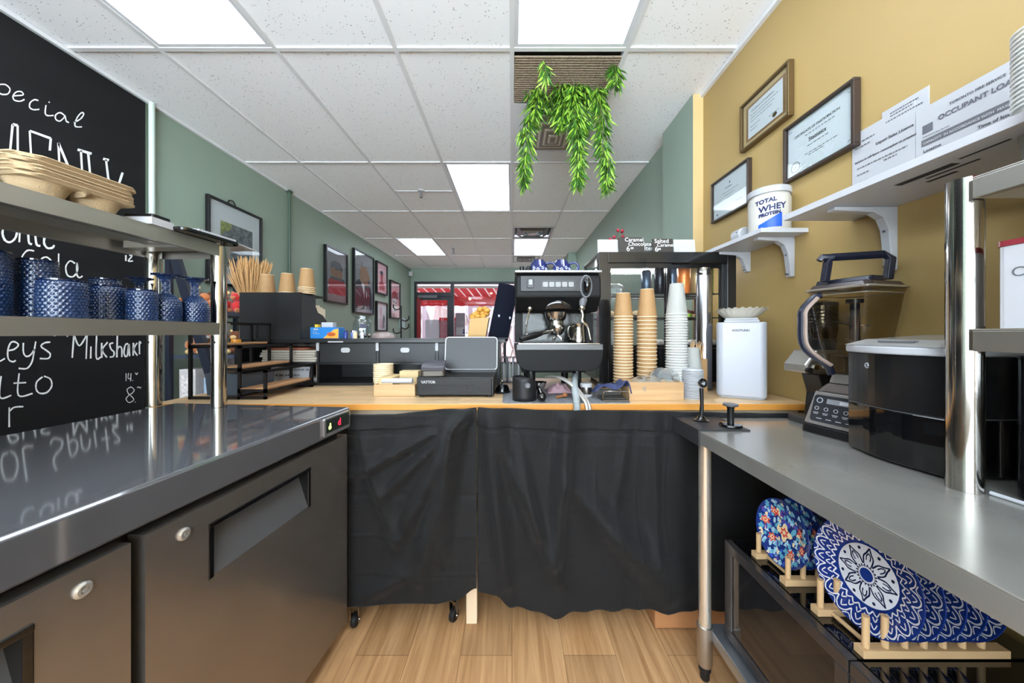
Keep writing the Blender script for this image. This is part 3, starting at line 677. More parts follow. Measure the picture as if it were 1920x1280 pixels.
# notebook, white pads, clipboard on the shelf end
solo('white_notebook', B().box(-0.05, 0.05, -0.035, 0.035, 0, 0.022), M_paper, 'small white pad under the black card reader on the upper steel shelf', 'notepad', loc=(-1.15, 1.075, USZ+0.0005), rz=R(2))
solo('card_reader', B().prism(rrect(-0.045, 0.045, -0.03, 0.03, 0.008), XY, 0, 0.012), M_bplast, 'flat black card reader lying on the white pad', 'card reader', loc=(-1.150, 1.078, USZ+0.0228), rz=R(2), bevel=0.002)
cl = thing('clipboard', 'slim black folder tray with white papers on it sticking over the shelf edge', 'clipboard', (-1.115, 1.235, USZ+0.001), R(-4))
obj('board', B().prism(rrect(-0.05, 0.062, -0.125, 0.09, 0.02), XY, 0, 0.013), M_bgloss, cl, bevel=0.003)
obj('papers', B().box(-0.04, 0.045, -0.06, 0.085, 0.0135, 0.0235), M_paper, cl)
solo('paper_sheets', B().grid(lambda u, v: (-0.10+0.12*u, -0.04+0.25*v, 0.003-0.025*max(0, v-0.35)), 6, 12), M_paper, 'white paper sheets jutting out past the far end of the upper steel shelf', 'paper', loc=(-1.125, 1.235, USZ+0.0275), rz=R(-6), solid=0.004)

# ---------------------------------------------------------------- framed pictures on the left wall
M_black_fr = pm('black frame', (22, 22, 24), 0.35)
M_poster_glass = 0.05
def picture(px0, px1, ytl, ytr, ybl, name, label, cat, group, mouldw, depth, matw, matcol, fill, framem=M_black_fr, side=-1):
    X = XL if side < 0 else XR
    a = onx(px0, ytl, X-side*0.0+(0.001 if side < 0 else -0.001)); b_ = onx(px1, ytr, X); c_ = onx(px0, ybl, X)
    y0, y1 = (a.y, b_.y); z1 = (a.z+b_.z)/2; z0 = c_.z
    s = 1 if side < 0 else -1     # outward normal along x
    ya, yb = min(y0, y1), max(y0, y1)
    t = thing(name, label, cat, (X, (ya+yb)/2, z0), 0, group)
    def bx(b, ya_, yb_, za, zb, d0, d1, mi=0):
        x0, x1 = sorted((X+s*d0, X+s*d1)); b.box(x0, x1, ya_, yb_, za, zb, mi)
    f = B()
    bx(f, ya, yb, z0, z0+mouldw, 0.002, depth); bx(f, ya, yb, z1-mouldw, z1, 0.002, depth)
    bx(f, ya, ya+mouldw, z0+mouldw, z1-mouldw, 0.002, depth); bx(f, yb-mouldw, yb, z0+mouldw, z1-mouldw, 0.002, depth)
    obj('frame', f, framem, t, world=True, bevel=0.002)
    m_ = B(); bx(m_, ya+mouldw, yb-mouldw, z0+mouldw, z1-mouldw, 0.002, depth*0.45)
    obj('backing', m_, matcol, t, world=True)
    xs = X+s*(depth*0.45+0.0012)
    def mp(u, v, d=0.0):   # u 0..1 left to right as seen, v 0..1 bottom to top
        iy0, iy1 = ya+mouldw, yb-mouldw
        y = iy0+(iy1-iy0)*u if s > 0 else iy1-(iy1-iy0)*u
        return Vector((xs+s*d, y, z0+mouldw+(z1-z0-2*mouldw)*v))
    fill(t, mp)
    g = B(); bx(g, ya+mouldw, yb-mouldw, z0+mouldw, z1-mouldw, depth*0.75, depth*0.75+0.001)
    obj('glazing', g, M_glass, t, world=True)
    return t
def quadart(t, mp, nm, u0, u1, v0, v1, m, d=0.0):
    b = B().add([mp(u0, v0, d), mp(u1, v0, d), mp(u1, v1, d), mp(u0, v1, d)], [(0, 1, 2, 3)]); return obj(nm, b, m, t, world=True)
def polyart(t, mp, nm, pts, m, d=0.0):
    b = B().add([mp(u, v, d) for u, v in pts], [tuple(range(len(pts)))]); return obj(nm, b, m, t, world=True)
def ell(cx, cy, rx, ry, n=20, a0=0): return [(cx+rx*math.cos(2*PI*k/n+a0), cy+ry*math.sin(2*PI*k/n+a0)) for k in range(n)]
M_photo = pm('grey landscape photograph', (62, 66, 72), 0.5, col2=(140, 146, 150), vs=(34, 34, 40))
def f_land(t, mp):
    quadart(t, mp, 'photograph', 0.2, 0.84, 0.22, 0.78, M_photo)
    polyart(t, mp, 'leaves', [(0.2, 0.78), (0.42, 0.78), (0.36, 0.68), (0.27, 0.66), (0.2, 0.58)], pm('photo leaves', (150, 158, 96), 0.6, var=0.4, vs=(40, 40, 40)), 0.0006)
p_ = picture(384, 486.4, 362, 409.6, 530, 'landscape_picture', 'large landscape photograph in a thin black frame with wide white mat', 'picture', None, 0.02, 0.03, 0.1, pm('white mat', (222, 222, 226), 0.6), f_land)
obj('hanging_loop', B().tube(crom([(XL+0.012, 2.84, 2.255), (XL+0.012, 2.86, 2.29), (XL+0.012, 2.90, 2.295), (XL+0.012, 2.93, 2.255)]), 0.005, 6), M_bplast, p_, world=True)
M_pgrey = pm('poster grey', (150, 146, 152), 0.6); M_pink = pm('poster pink', (232, 176, 186), 0.6); M_suit = pm('poster navy', (50, 52, 66), 0.6)
M_fur = pm('poster brown', (158, 108, 82), 0.6, var=0.15, vs=(20, 20, 20)); M_furd = pm('poster dark hair', (84, 82, 96), 0.6); M_pwhite = pm('poster white', (236, 232, 236), 0.35); M_pred = pm('poster red', (186, 60, 72), 0.6)
def f_man(t, mp):
    polyart(t, mp, 'shoulders', [(0.12, 0.40), (0.28, 0.48), (0.8, 0.48), (0.95, 0.38), (0.95, 0.14), (0.12, 0.14)], M_pred, 0.0003)
    polyart(t, mp, 'face', [(0.27, 0.46)]+[(0.5+0.28*math.cos(a), 0.62+0.16*math.sin(a)) for a in [PI-PI*k/10 for k in range(11)]]+[(0.8, 0.46)], M_fur, 0.0006)
    polyart(t, mp, 'hair', [(0.2, 0.62), (0.22, 0.74), (0.4, 0.80), (0.66, 0.79), (0.80, 0.70), (0.80, 0.60), (0.62, 0.66), (0.5, 0.61), (0.36, 0.67)], M_furd, 0.0009)
    quadart(t, mp, 'collar', 0.2, 0.9, 0.43, 0.475, M_suit, 0.0012)
    text('caption', 'EADVOURE', 0.062, M_pred, fr(mp(0.12, 0.16, 0.0015), (0, 1, 0), (0, 0, 1)), t, 0.0001, bold=0.002)
def f_horse(t, mp):
    polyart(t, mp, 'suit', [(0.02, 0.06), (0.02, 0.40), (0.12, 0.52), (0.32, 0.56), (0.7, 0.50), (0.86, 0.46), (0.95, 0.3), (0.95, 0.06)], M_suit, 0.0003)
    polyart(t, mp, 'shirt', [(0.36, 0.52), (0.56, 0.50), (0.66, 0.3), (0.56, 0.08), (0.5, 0.3)], M_pwhite, 0.0006)
    polyart(t, mp, 'tie', [(0.52, 0.48), (0.60, 0.48), (0.64, 0.2), (0.56, 0.1), (0.52, 0.2)], M_black_fr, 0.0008)
    polyart(t, mp, 'head', [(0.30, 0.52), (0.26, 0.66), (0.33, 0.76), (0.36, 0.84), (0.44, 0.78), (0.60, 0.80), (0.66, 0.77), (0.78, 0.66), (0.84, 0.56), (0.80, 0.49), (0.6, 0.47)], M_fur, 0.001)
    polyart(t, mp, 'muzzle', [(0.72, 0.5), (0.74, 0.6), (0.82, 0.58), (0.83, 0.52)], M_furd, 0.0013)
    polyart(t, mp, 'ear', [(0.34, 0.79), (0.36, 0.87), (0.42, 0.82)], M_furd, 0.0013)
def f_pink1(t, mp):
    polyart(t, mp, 'figure', [(0.3, 0.1), (0.25, 0.3), (0.42, 0.42), (0.36, 0.6), (0.5, 0.78), (0.66, 0.66), (0.6, 0.42), (0.82, 0.3), (0.8, 0.1)], M_pred, 0.0004)
    polyart(t, mp, 'hair', ell(0.5, 0.7, 0.16, 0.07), M_furd, 0.0008)
def f_face(t, mp):
    polyart(t, mp, 'cap', [(0.15, 0.55), (0.2, 0.72), (0.5, 0.78), (0.8, 0.7), (0.85, 0.55)], M_pred, 0.0004)
    polyart(t, mp, 'face', ell(0.5, 0.36, 0.32, 0.2), M_pwhite, 0.0004)
    polyart(t, mp, 'eye', ell(0.37, 0.44, 0.08, 0.02), M_furd, 0.0008); polyart(t, mp, 'eye', ell(0.64, 0.43, 0.08, 0.02), M_furd, 0.0008)
    polyart(t, mp, 'mouth', ell(0.5, 0.2, 0.16, 0.02), M_furd, 0.0008)
def f_figs(t, mp):
    polyart(t, mp, 'figure', [(0.3, 0.05), (0.35, 0.5), (0.28, 0.75), (0.45, 0.9), (0.55, 0.7), (0.5, 0.4), (0.6, 0.05)], M_pink, 0.0004)
    polyart(t, mp, 'figure', [(0.55, 0.05), (0.6, 0.4), (0.7, 0.6), (0.85, 0.45), (0.8, 0.05)], M_furd, 0.0008)
GP = 'black framed posters on the green wall'
def pic(px0, px1, ya, yb, yc, lab, mc, f): picture(px0, px1, ya, yb, yc, 'framed_poster', lab, 'poster', GP, 0.022, 0.045, 0, mc, f)
pic(606, 647.5, 456.7, 477.5, 565, 'framed poster of a dark-haired head over red lettering, nearest of the posters', M_pgrey, f_man)
pic(660, 697.5, 465, 482.7, 585.8, 'largest framed poster, a brown animal head in suit and tie', M_pgrey, f_horse)
pic(703, 723, 489, 497, 549, 'small pink framed poster of a red figure, upper of the two stacked ones', M_pink, f_pink1)
pic(703, 723, 563, 569, 620.5, 'small white framed poster with pink figures, lower of the two stacked ones', M_pwhite, f_figs)
pic(729, 747.5, 524, 532, 596, 'framed pink poster of a face under a red cap, farthest of the posters', M_pink, f_face)
# coat rack, small wall boxes near the door
cr = thing('coat_rack', 'black metal coat rack with curved hooks near the far left corner', 'coat rack', (-1.95, 6.0, 0))
obj('pole', B().cyl((-1.95, 6.0, 0.02), (-1.95, 6.0, 1.66), 0.014, n=12), M_bplast, cr, world=True)
obj('base', B().lathe((-1.95, 6.0, 0), [(0.18, 0), (0.18, 0.015), (0.02, 0.03)], 24), M_bplast, cr, world=True)
for z, s_ in ((1.62, -1), (1.42, 1), (1.2, -1), (1.28, 1)):
    obj('hook', B().tube(crom([(-1.95, 6.0, z), (-1.95+s_*0.07, 6.0, z-0.03), (-1.95+s_*0.13, 6.0, z), (-1.95+s_*0.135, 6.0, z+0.06)]), 0.011, 8), M_bplast, cr, world=True)
solo('wall_box', B().box(XL+0.001, XL+0.05, 7.2, 7.45, 1.28, 1.5), pm('pale teal box', (170, 196, 200), 0.4), 'pale blue-grey box on the far end of the left wall', 'wall box', bevel=0.004)
solo('alarm_siren', B().box(XL+0.001, XL+0.08, 7.86, 7.98, 2.5, 2.6), M_white, 'small white alarm box high in the far left corner', 'alarm', bevel=0.01)
# ladder shelf with toys, boxes, dried wheat
M_navy = pm('dark navy painted wood', (34, 38, 50), 0.4)
ls = thing('ladder_shelf', 'dark navy ladder shelf against the left wall holding plush toys and boxes', 'shelf', (-2.1, 2.5, 0))
def leg(y):
    return B().add([(-1.80, y, 0), (-1.74, y, 0), (-2.27, y, 1.75), (-2.33, y, 1.75), (-1.80, y+0.03, 0), (-1.74, y+0.03, 0), (-2.27, y+0.03, 1.75), (-2.33, y+0.03, 1.75)],
                   [(0, 1, 2, 3), (7, 6, 5, 4), (0, 4, 5, 1), (1, 5, 6, 2), (2, 6, 7, 3), (3, 7, 4, 0)])
obj('leg', B().box(-0.03, 0.03, -0.015, 0.015, 0, 1.5, M=Matrix.Translation((-1.99, 2.15, 0.55)) @ Matrix.Rotation(R(0), 4, 'Y')), M_navy, ls, world=True) if False else None
obj('leg', leg(2.30), M_navy, ls, world=True); obj('leg', leg(2.86), M_navy, ls, world=True)
obj('rear_post', B().box(-2.34, -2.31, 2.30, 2.33, 0, 1.8), M_navy, ls, world=True); obj('rear_post', B().box(-2.34, -2.31, 2.86, 2.89, 0, 1.8), M_navy, ls, world=True)
for z, x1 in ((0.70, -1.84), (1.03, -1.90), (1.325, -1.98)):
    obj('shelf_board', B().box(-2.31, x1, 2.33, 2.86, z-0.025, z), pm('shelf slate', (66, 72, 86), 0.4), ls, world=True)
M_pl1 = pm('orange brown plush', (190, 112, 62), 0.95, bump=0.8, bs=(180, 180, 180), sheen=0.5); M_pl2 = pm('red plush', (206, 44, 44), 0.95, bump=0.8, bs=(180, 180, 180), sheen=0.5)
M_pl3 = pm('cream plush', (226, 190, 130), 0.95, bump=0.8, bs=(180, 180, 180)); M_pl4 = pm('dark brown plush', (110, 66, 44), 0.95, bump=0.8, bs=(180, 180, 180))
def plush(x, y, z, s, m, m2, label):
    t = thing('plush_toy', label, 'toy', (x, y, z), random.uniform(-0.3, 0.3), 'plush toys on the ladder shelf')
    obj('body', B().ball((0, 0, 0.045*s), (0.045*s, 0.04*s, 0.046*s), 14), m, t)
    h = obj('head', B().ball((0, -0.01*s, 0.115*s), (0.038*s, 0.036*s, 0.034*s), 14), m, t)
    obj('muzzle', B().ball((0, -0.042*s, 0.108*s), (0.018*s, 0.016*s, 0.014*s), 10), m2, h)
    for a in (-1, 1): obj('ear', B().ball((a*0.03*s, -0.005*s, 0.145*s), (0.014*s, 0.008*s, 0.014*s), 10), m2, h)
    for a in (-1, 1): obj('arm', B().ball((a*0.045*s, -0.02*s, 0.06*s), (0.016*s, 0.02*s, 0.028*s), 10), m, t)
    for a in (-1, 1): obj('foot', B().ball((a*0.03*s, -0.04*s, 0.017*s), (0.018*s, 0.024*s, 0.017*s), 10), m2, t)
pls = [(-2.26, 2.42, 1.326, 1.2, M_pl1, M_pl3, 'orange plush toy behind the goblets, far left on the top board'),
       (-2.15, 2.40, 1.326, 0.9, M_pl1, M_pl4, 'small orange plush toy between the goblets'),
       (-2.20, 2.60, 1.326, 1.1, M_pl1, M_pl3, 'orange plush toy at the back of the top board'),
       (-2.07, 2.42, 1.326, 1.0, M_pl3, M_pl4, 'cream and brown plush toy right of the last goblet'),
       (-2.01, 2.50, 1.326, 1.0, M_pl2, M_pl1, 'red and brown plush toy beside the shelf post'),
       (-2.22, 2.42, 1.031, 1.1, M_pl1, M_pl3, 'brown plush toy on the middle board, nearest the dark ladder leg'),
       (-2.10, 2.41, 1.031, 1.1, M_pl1, M_wplast, 'brown plush toy with a white muzzle on the middle board'),
       (-1.97, 2.44, 1.031, 1.1, M_pl4, M_pl3, 'dark plush toy at the right of the middle board')]
for a in pls: plush(*a)
bxs = [(-2.28, -2.17, 2.34, 2.46, 0.701, 0.93, (214, 208, 206), 'white printed carton left of the dark ladder leg'),
       (-2.13, -2.03, 2.36, 2.46, 0.701, 0.87, (176, 200, 224), 'pale blue carton on the lower board of the ladder shelf'),
       (-2.02, -1.93, 2.36, 2.46, 0.701, 0.88, (222, 204, 184), 'cream patterned carton beside the pale blue one'),
       (-2.16, -2.05, 2.52, 2.6, 0.701, 0.995, (140, 130, 124), 'grey-brown carton behind the pale blue one'),
       (-2.03, -1.93, 2.52, 2.6, 0.701, 0.995, (226, 176, 156), 'tall pink and white carton on the ladder shelf')]
for x0, x1, y0, y1, z0, z1, c, lab in bxs:
    t = thing('carton', lab, 'box', ((x0+x1)/2, (y0+y1)/2, z0), 0, 'cartons on the ladder shelf')
    obj('box', B().box(x0, x1, y0, y1, z0, z1), pm('carton %d%d%d' % c, c, 0.6, var=0.12, vs=(25, 25, 25)), t, world=True)
    obj('printed_panel', B().box(x0+0.015, x1-0.015, y0-0.0015, y0-0.0002, z0+0.03, z1-0.04), pm('carton print %d' % c[0], (min(255, c[0]+20), min(255, c[1]+15), min(255, c[2]+15)), 0.6, var=0.3, vs=(60, 60, 60)), t, world=True)
M_wheat = pm('dried wheat', (196, 154, 104), 0.9, var=0.2, vs=(80, 80, 80))
wh = thing('dried_wheat_bundle', 'bundle of dried wheat ears standing behind the black box', 'dried flowers', (-1.76, 2.3, 0.0))
obj('vase', B().lathe((-1.76, 2.3, 0), [(0.1, 0), (0.12, 0.02), (0.13, 0.6), (0.07, 0.85), (0.06, 1.2), (0.055, 1.2), (0.05, 0.8)], 24), M_white, wh, world=True)
wb = B()
for k in range(230):
    a = random.uniform(0, 2*PI); q = random.random()**0.6; dx = math.cos(a)*0.125*q; dy = math.sin(a)*0.07*q; z1 = 1.585+random.uniform(-0.05, 0.06)-0.03*q
    p0 = (-1.76+dx*0.18, 2.3+dy*0.2, 1.2); p1 = (-1.76+dx*0.5, 2.3+dy*0.5, 1.40); p2 = (-1.76+dx, 2.3+dy, z1)
    wb.tube([p0, p1, p2], [0.0012, 0.0014, 0.0015], 4)
    v = Vector(p2)-Vector(p1); v.normalize()
    wb.tube([Vector(p2)-v*0.02, Vector(p2)+v*0.012, Vector(p2)+v*0.045, Vector(p2)+v*0.07], [0.0015, 0.0036, 0.0032, 0.0006], 5)
o = obj('ears', wb, M_wheat, wh, world=True); o['kind'] = 'stuff'
# ================================================================ wooden counter, cloth, hutch
KZ = 0.896; KF = 1.367
kc = thing('bar_counter', 'long butcher block bar counter on a pale wooden leg, black cloth hanging in front', 'counter', (0, 1.8, 0))
obj('worktop', B().box(-1.45, 1.205, KF, 2.15, KZ-0.026, KZ, [1, 0, 1, 1, 1, 1]), [M_cwood, M_cedge], kc, world=True, bevel=0.002)
obj('leg', B().box(-0.186, -0.142, 1.385, 1.43, 0.0, KZ-0.027), pm('pale beech leg', (226, 200, 168), 0.5), kc, world=True, bevel=0.002)
for x in (-1.42, 1.12): obj('leg', B().box(x, x+0.045, 1.40, 1.445, 0, KZ-0.027), pm('pale beech leg', (226, 200, 168), 0.5), kc, world=True)
obj('apron', B().box(-1.42, 1.17, 1.395, 1.415, KZ-0.06, KZ-0.027), pm('beige apron', (196, 176, 150), 0.5), kc, world=True)
obj('back_panel', B().box(-1.45, 1.14, 2.12, 2.145, 0, KZ-0.027), M_black, kc, world=True)
M_cloth = pm('black cotton cloth', (22, 22, 23), 0.75, spec=0.35, sheen=0.05, bump=0.25, bs=(260, 260, 260), var=0.12, vs=(3, 3, 3))
def curtain(name, label, x0, x1, top, bot, fold, nu, nv):
    def f(u, v):
        x = x0+(x1-x0)*u; zt = top(x); zb = bot(x)
        z = zt+(zb-zt)*v
        y = 1.335+fold(x, z, u, v)
        return (x, y, z)
    b = B().grid(f, nu, nv)
    return solo(name, b, M_cloth, label, 'curtain', 'black cloths in front of the counter', solid=0.003)
def lerp(x, pts):
    if x <= pts[0][0]: return pts[0][1]
    for (a, p), (b_, q) in zip(pts, pts[1:]):
        if x <= b_:
            t_ = (x-a)/(b_-a); t_ = t_*t_*(3-2*t_); return p+(q-p)*t_
    return pts[-1][1]
def crease(x, z, xa, za, xb, zb, w, h):
    # a soft ridge along the segment a-b
    dx, dz = xb-xa, zb-za; L2 = dx*dx+dz*dz; t_ = ((x-xa)*dx+(z-za)*dz)/L2
    tt = max(0, min(1, t_)); d = math.hypot(x-xa-dx*tt, z-za-dz*tt)
    return -1.8*h*math.exp(-(d/w)**2)*(0.35+0.65*math.sin(PI*min(1, max(0, 0.1+0.85*tt))))
def foldL(x, z, u, v):
    y = 0.0
    for k, (xb, zb, w_, h) in enumerate(((-0.62, 0.62, 0.022, 0.02), (-0.50, 0.55, 0.022, 0.02), (-0.44, 0.38, 0.03, 0.026), (-0.36, 0.22, 0.035, 0.03), (-0.27, 0.3, 0.03, 0.018))):
        y += crease(x, z, -0.17-0.012*k, 0.87-0.01*k, xb, zb, w_, h)
    y += crease(x, z, -0.60, 0.80, -0.45, 0.35, 0.03, 0.014)+crease(x, z, -0.4, 0.25, -0.58, 0.14, 0.03, 0.014)
    y += 0.004*math.sin(x*58+math.sin(z*5))*max(0, 1-abs(v-0.10)*5)
    y += 0.0025*math.sin(z*95) * (1 if abs((z*6.4) % 1-0.5) < 0.06 else 0)*1.0
    y += 0.012*math.sin(x*11+1)*v*0.5
    if abs(v-0.095) < 0.015: y += 0.005
    return y
curtain('counter_cloth', 'left black cloth hanging from the counter to just above the caster wheels', -0.645, -0.138, lambda x: lerp(x, ((-0.645, 0.862), (-0.5, 0.862), (-0.2, 0.886), (-0.138, 0.889))),
        lambda x: lerp(x, ((-0.645, 0.108), (-0.3, 0.125), (-0.22, 0.14), (-0.138, 0.185))), foldL, 150, 120)
def foldR(x, z, u, v):
    y = 0.006*math.sin(x*42+2*math.sin(z*3.1))*max(0, 1-abs(v-0.12)*4)
    y += crease(x, z, -0.08, 0.86, 0.18, 0.22, 0.035, 0.022)+crease(x, z, -0.10, 0.84, -0.02, 0.2, 0.03, 0.02)
    y += crease(x, z, 0.21, 0.84, 0.17, 0.3, 0.03, 0.026)+crease(x, z, 0.23, 0.6, 0.60, 0.16, 0.05, 0.03)+crease(x, z, 0.42, 0.42, 0.68, 0.2, 0.05, 0.02)
    y += crease(x, z, 0.45, 0.8, 0.40, 0.5, 0.02, 0.008)+crease(x, z, 0.55, 0.82, 0.56, 0.3, 0.02, 0.01)+crease(x, z, 0.02, 0.8, 0.10, 0.4, 0.02, 0.012)
    y += 0.010*math.sin(x*27+1.2*math.sin(z*4))*min(1, v*1.2)*0.6
    for xx in (0.0, 0.16, 0.33, 0.41, 0.49, 0.60, 0.78): y -= 0.0022*math.exp(-((x-xx-0.01*math.sin(z*9))/0.004)**2)
    for zz in (0.72, 0.50, 0.30): y -= 0.002*math.exp(-((z-zz-0.02*math.sin(x*3))/0.004)**2)
    if abs(v-0.11) < 0.012: y += 0.005
    return y
curtain('counter_cloth', 'right black cloth, wrinkled with an uneven lower hem, behind the chrome table leg', -0.134, 1.09, lambda x: lerp(x, ((-0.134, 0.889), (0.2, 0.878), (1.09, 0.866))),
        lambda x: lerp(x, ((-0.134, 0.175), (-0.06, 0.155), (0.0, 0.105), (0.08, 0.095), (0.17, 0.07), (0.24, 0.085), (0.38, 0.10), (0.5, 0.098), (0.62, 0.09), (0.75, 0.095), (1.09, 0.12)))+0.004*math.sin(x*60), foldR, 260, 130)
cart = thing('wheeled_cart', 'small cart on chrome and black casters mostly hidden behind the left cloth', 'cart', (-0.43, 1.55, 0))
obj('frame', B().box(-0.655, -0.22, 1.38, 1.72, 0.10, 0.12).box(-0.655, -0.635, 1.38, 1.4, 0.12, 0.78).box(-0.24, -0.22, 1.38, 1.4, 0.12, 0.78).box(-0.655, -0.22, 1.38, 1.72, 0.76, 0.78), M_bmetal, cart, world=True)
def caster(x, y, turn, par):
    Mx = Matrix.Translation((x, y, 0)) @ Matrix.Rotation(turn, 4, 'Z')
    w_ = B().lathe((0, 0, 0), [(0.0, -0.011), (0.022, -0.011), (0.027, -0.006), (0.027, 0.006), (0.022, 0.011), (0, 0.011)], 20, 0, Mx @ Matrix.Translation((0, 0, 0.0275)) @ Matrix.Rotation(PI/2, 4, 'Y'))
    o = obj('caster', w_, M_rub, par, world=True)
    f = B()
    for a in (-0.0165, 0.0135): f.add([(a, -0.014, 0.09), (a+0.003, -0.014, 0.09), (a+0.003, 0.014, 0.09), (a, 0.014, 0.09), (a, -0.007, 0.02), (a+0.003, -0.007, 0.02), (a+0.003, 0.007, 0.02), (a, 0.007, 0.02)], [(0,1,2,3),(7,6,5,4),(0,4,5,1),(1,5,6,2),(2,6,7,3),(3,7,4,0)], M=Mx)
    f.cyl((-0.02, 0, 0.0275), (0.02, 0, 0.0275), 0.005, n=10, M=Mx); f.box(-0.0165, 0.0165, -0.016, 0.016, 0.088, 0.092, M=Mx); f.cyl((0, 0, 0.09), (0, 0, 0.1), 0.01, n=12, M=Mx)
    obj('fork', f, M_chrome, o, world=True)
caster(-0.632, 1.375, R(8), cart); caster(-0.238, 1.40, R(-25), cart)
solo('cardboard_box', B().box(0.57, 0.98, 1.37, 1.68, 0.001, 0.12).box(0.57, 0.98, 1.36, 1.368, 0.004, 0.115), pm('brown cardboard', (172, 118, 74), 0.8), 'flat brown cardboard box on the floor behind the right cloth', 'box', loc=None, bevel=0.002)
# ---- hutch (black organiser with drawers)
HT = 1.148; HFY = 1.84
hu = thing('desk_hutch', 'low black hutch with two drawers and open cubbies standing on the bar counter', 'shelf unit', (-0.75, 1.95, KZ+0.001))
M_hut = pm('black laminate', (22, 22, 23), 0.35, var=0.06, vs=(10, 10, 10))
obj('top', B().box(-1.50, -0.035, HFY-0.03, 2.11, HT-0.02, HT), M_hut, hu, world=True, bevel=0.0015)
h = B().box(-1.495, -0.066, HFY, 2.10, KZ+0.001, KZ+0.015).box(-1.495, -0.066, 2.09, 2.105, KZ+0.016, HT-0.021)
obj('carcass', h, M_hut, hu, world=True)
for x0, x1 in ((-1.495, -1.48), (-1.052, -1.04), (-0.731, -0.718), (-0.411, -0.398), (-0.09, -0.066)):
    obj('divider', B().box(x0, x1, HFY, 2.089, KZ+0.0155, HT-0.0205), M_hut, hu, world=True)
for x0, x1 in ((-1.04, -0.731), (-0.718, -0.411), (-0.398, -0.09)):
    obj('shelf_board', B().box(x0, x1, HFY+0.002, 2.089, 1.010, 1.020), M_hut, hu, world=True)
    d = obj('drawer', B().box(x0+0.003, x1-0.003, HFY+0.002, HFY+0.014, 1.022, HT-0.024), pm('black drawer front', (28, 28, 29), 0.4), hu, world=True)
    cx = (x0+x1)/2-0.012
    obj('handle', B().prism(rrect(cx-0.0245, cx+0.0245, 1.074, 1.101, 0.012), XZ, HFY-0.003, HFY+0.0018), M_wplast, d, world=True, bevel=0.002)
for x in (-1.052, -0.731, -0.411): obj('white_tab', B().box(x-0.002, x+0.014, HFY-0.004, HFY-0.0005, 1.084, 1.128), M_wplast, hu, world=True)
obj('tape_strip', B().box(-0.975, -0.895, HFY-0.034, HFY-0.0305, HT-0.018, HT-0.012), M_wplast, hu, world=True)
# newspapers and papers in the left cubby
M_news = pm('newsprint', (170, 163, 152), 0.8, var=0.12, vs=(10, 10, 90))
obj('cubby_board', B().box(-1.479, -1.053, HFY+0.002, 2.08, 1.012, 1.02), M_hut, hu, world=True)
zz = 1.0215
for k in range(5):
    solo('newspaper', B().prism(rrect(-0.15, 0.15, -0.1, 0.1, 0.012), XY, 0, 0.0125), M_news, ['lowest folded newspaper of the stack in the hutch', 'second folded newspaper from the bottom in the hutch', 'middle folded newspaper of the stack in the hutch', 'second folded newspaper from the top in the hutch', 'topmost folded newspaper of the stack in the hutch'][k],
         'newspaper', 'folded newspapers in the hutch', loc=(-1.22+0.008*math.sin(k*2.1), 1.955+0.004*math.cos(k), zz), rz=R(2*math.sin(k)), bevel=0.003); zz += 0.0132
solo('leather_pouch', B().prism(rrect(-0.12, 0.12, -0.08, 0.08, 0.03), XY, 0, 0.012), pm('rust red leather', (150, 84, 60), 0.6, var=0.2, vs=(30, 30, 30)), 'rust red pouch lying on the folded newspapers', 'pouch', loc=(-1.24, 1.95, zz), bevel=0.004); zz += 0.0135
gl = B().tube(crom([(-0.12, 0, 0.010), (-0.06, -0.02, 0.014), (0.0, 0.0, 0.012), (0.06, 0.02, 0.012), (0.12, 0.0, 0.009)]), [0.009+0.004*math.sin(k) for k in range(25)], 10)
solo('dark_scarf', gl, pm('charcoal fabric', (62, 58, 56), 0.9), 'rolled charcoal cloth on top of the newspapers', 'cloth', loc=(-1.13, 1.91, zz-0.0005))
sg2 = thing('handwritten_note', 'white paper with black handwritten lines leaning in the lower hutch cubby', 'note', (-1.22, 1.88, KZ+0.0155), 0)
obj('sheet', B().box(-0.12, 0.10, 0, 0.002, 0, 0.082, M=Matrix.Rotation(R(-8), 4, 'X')), M_paper, sg2)
hw = B()
def note(x, z): return (Matrix.Rotation(R(-8), 4, 'X') @ Vector((x, -0.001, z)))
for r_, (za, xa, xb) in enumerate(((0.060, -0.108, 0.09), (0.03, -0.085, 0.06))):
    x = xa
    while x < xb:
        wd = random.uniform(0.008, 0.018)
        hw.ribbon([(x, za), (x+wd*0.3, za+0.011), (x+wd*0.5, za+0.001), (x+wd*0.75, za+0.009), (x+wd, za)], 0.0024, note); x += wd+random.choice((0.003, 0.003, 0.01))
obj('handwriting', hw, M_ink, sg2)
solo('paper_stack', B().box(-1.30, -1.08, 1.90, 2.04, KZ+0.0155, KZ+0.035), M_paper, 'white sheets lying behind the handwritten note', 'paper')
solo('kraft_envelope', B().box(-0.001, 0.003, -0.07, 0.07, 0, 0.1), pm('tan envelope', (206, 184, 150), 0.8), 'tan envelope standing at the right side of the left cubby', 'envelope', loc=(-1.065, 1.93, KZ+0.0155))
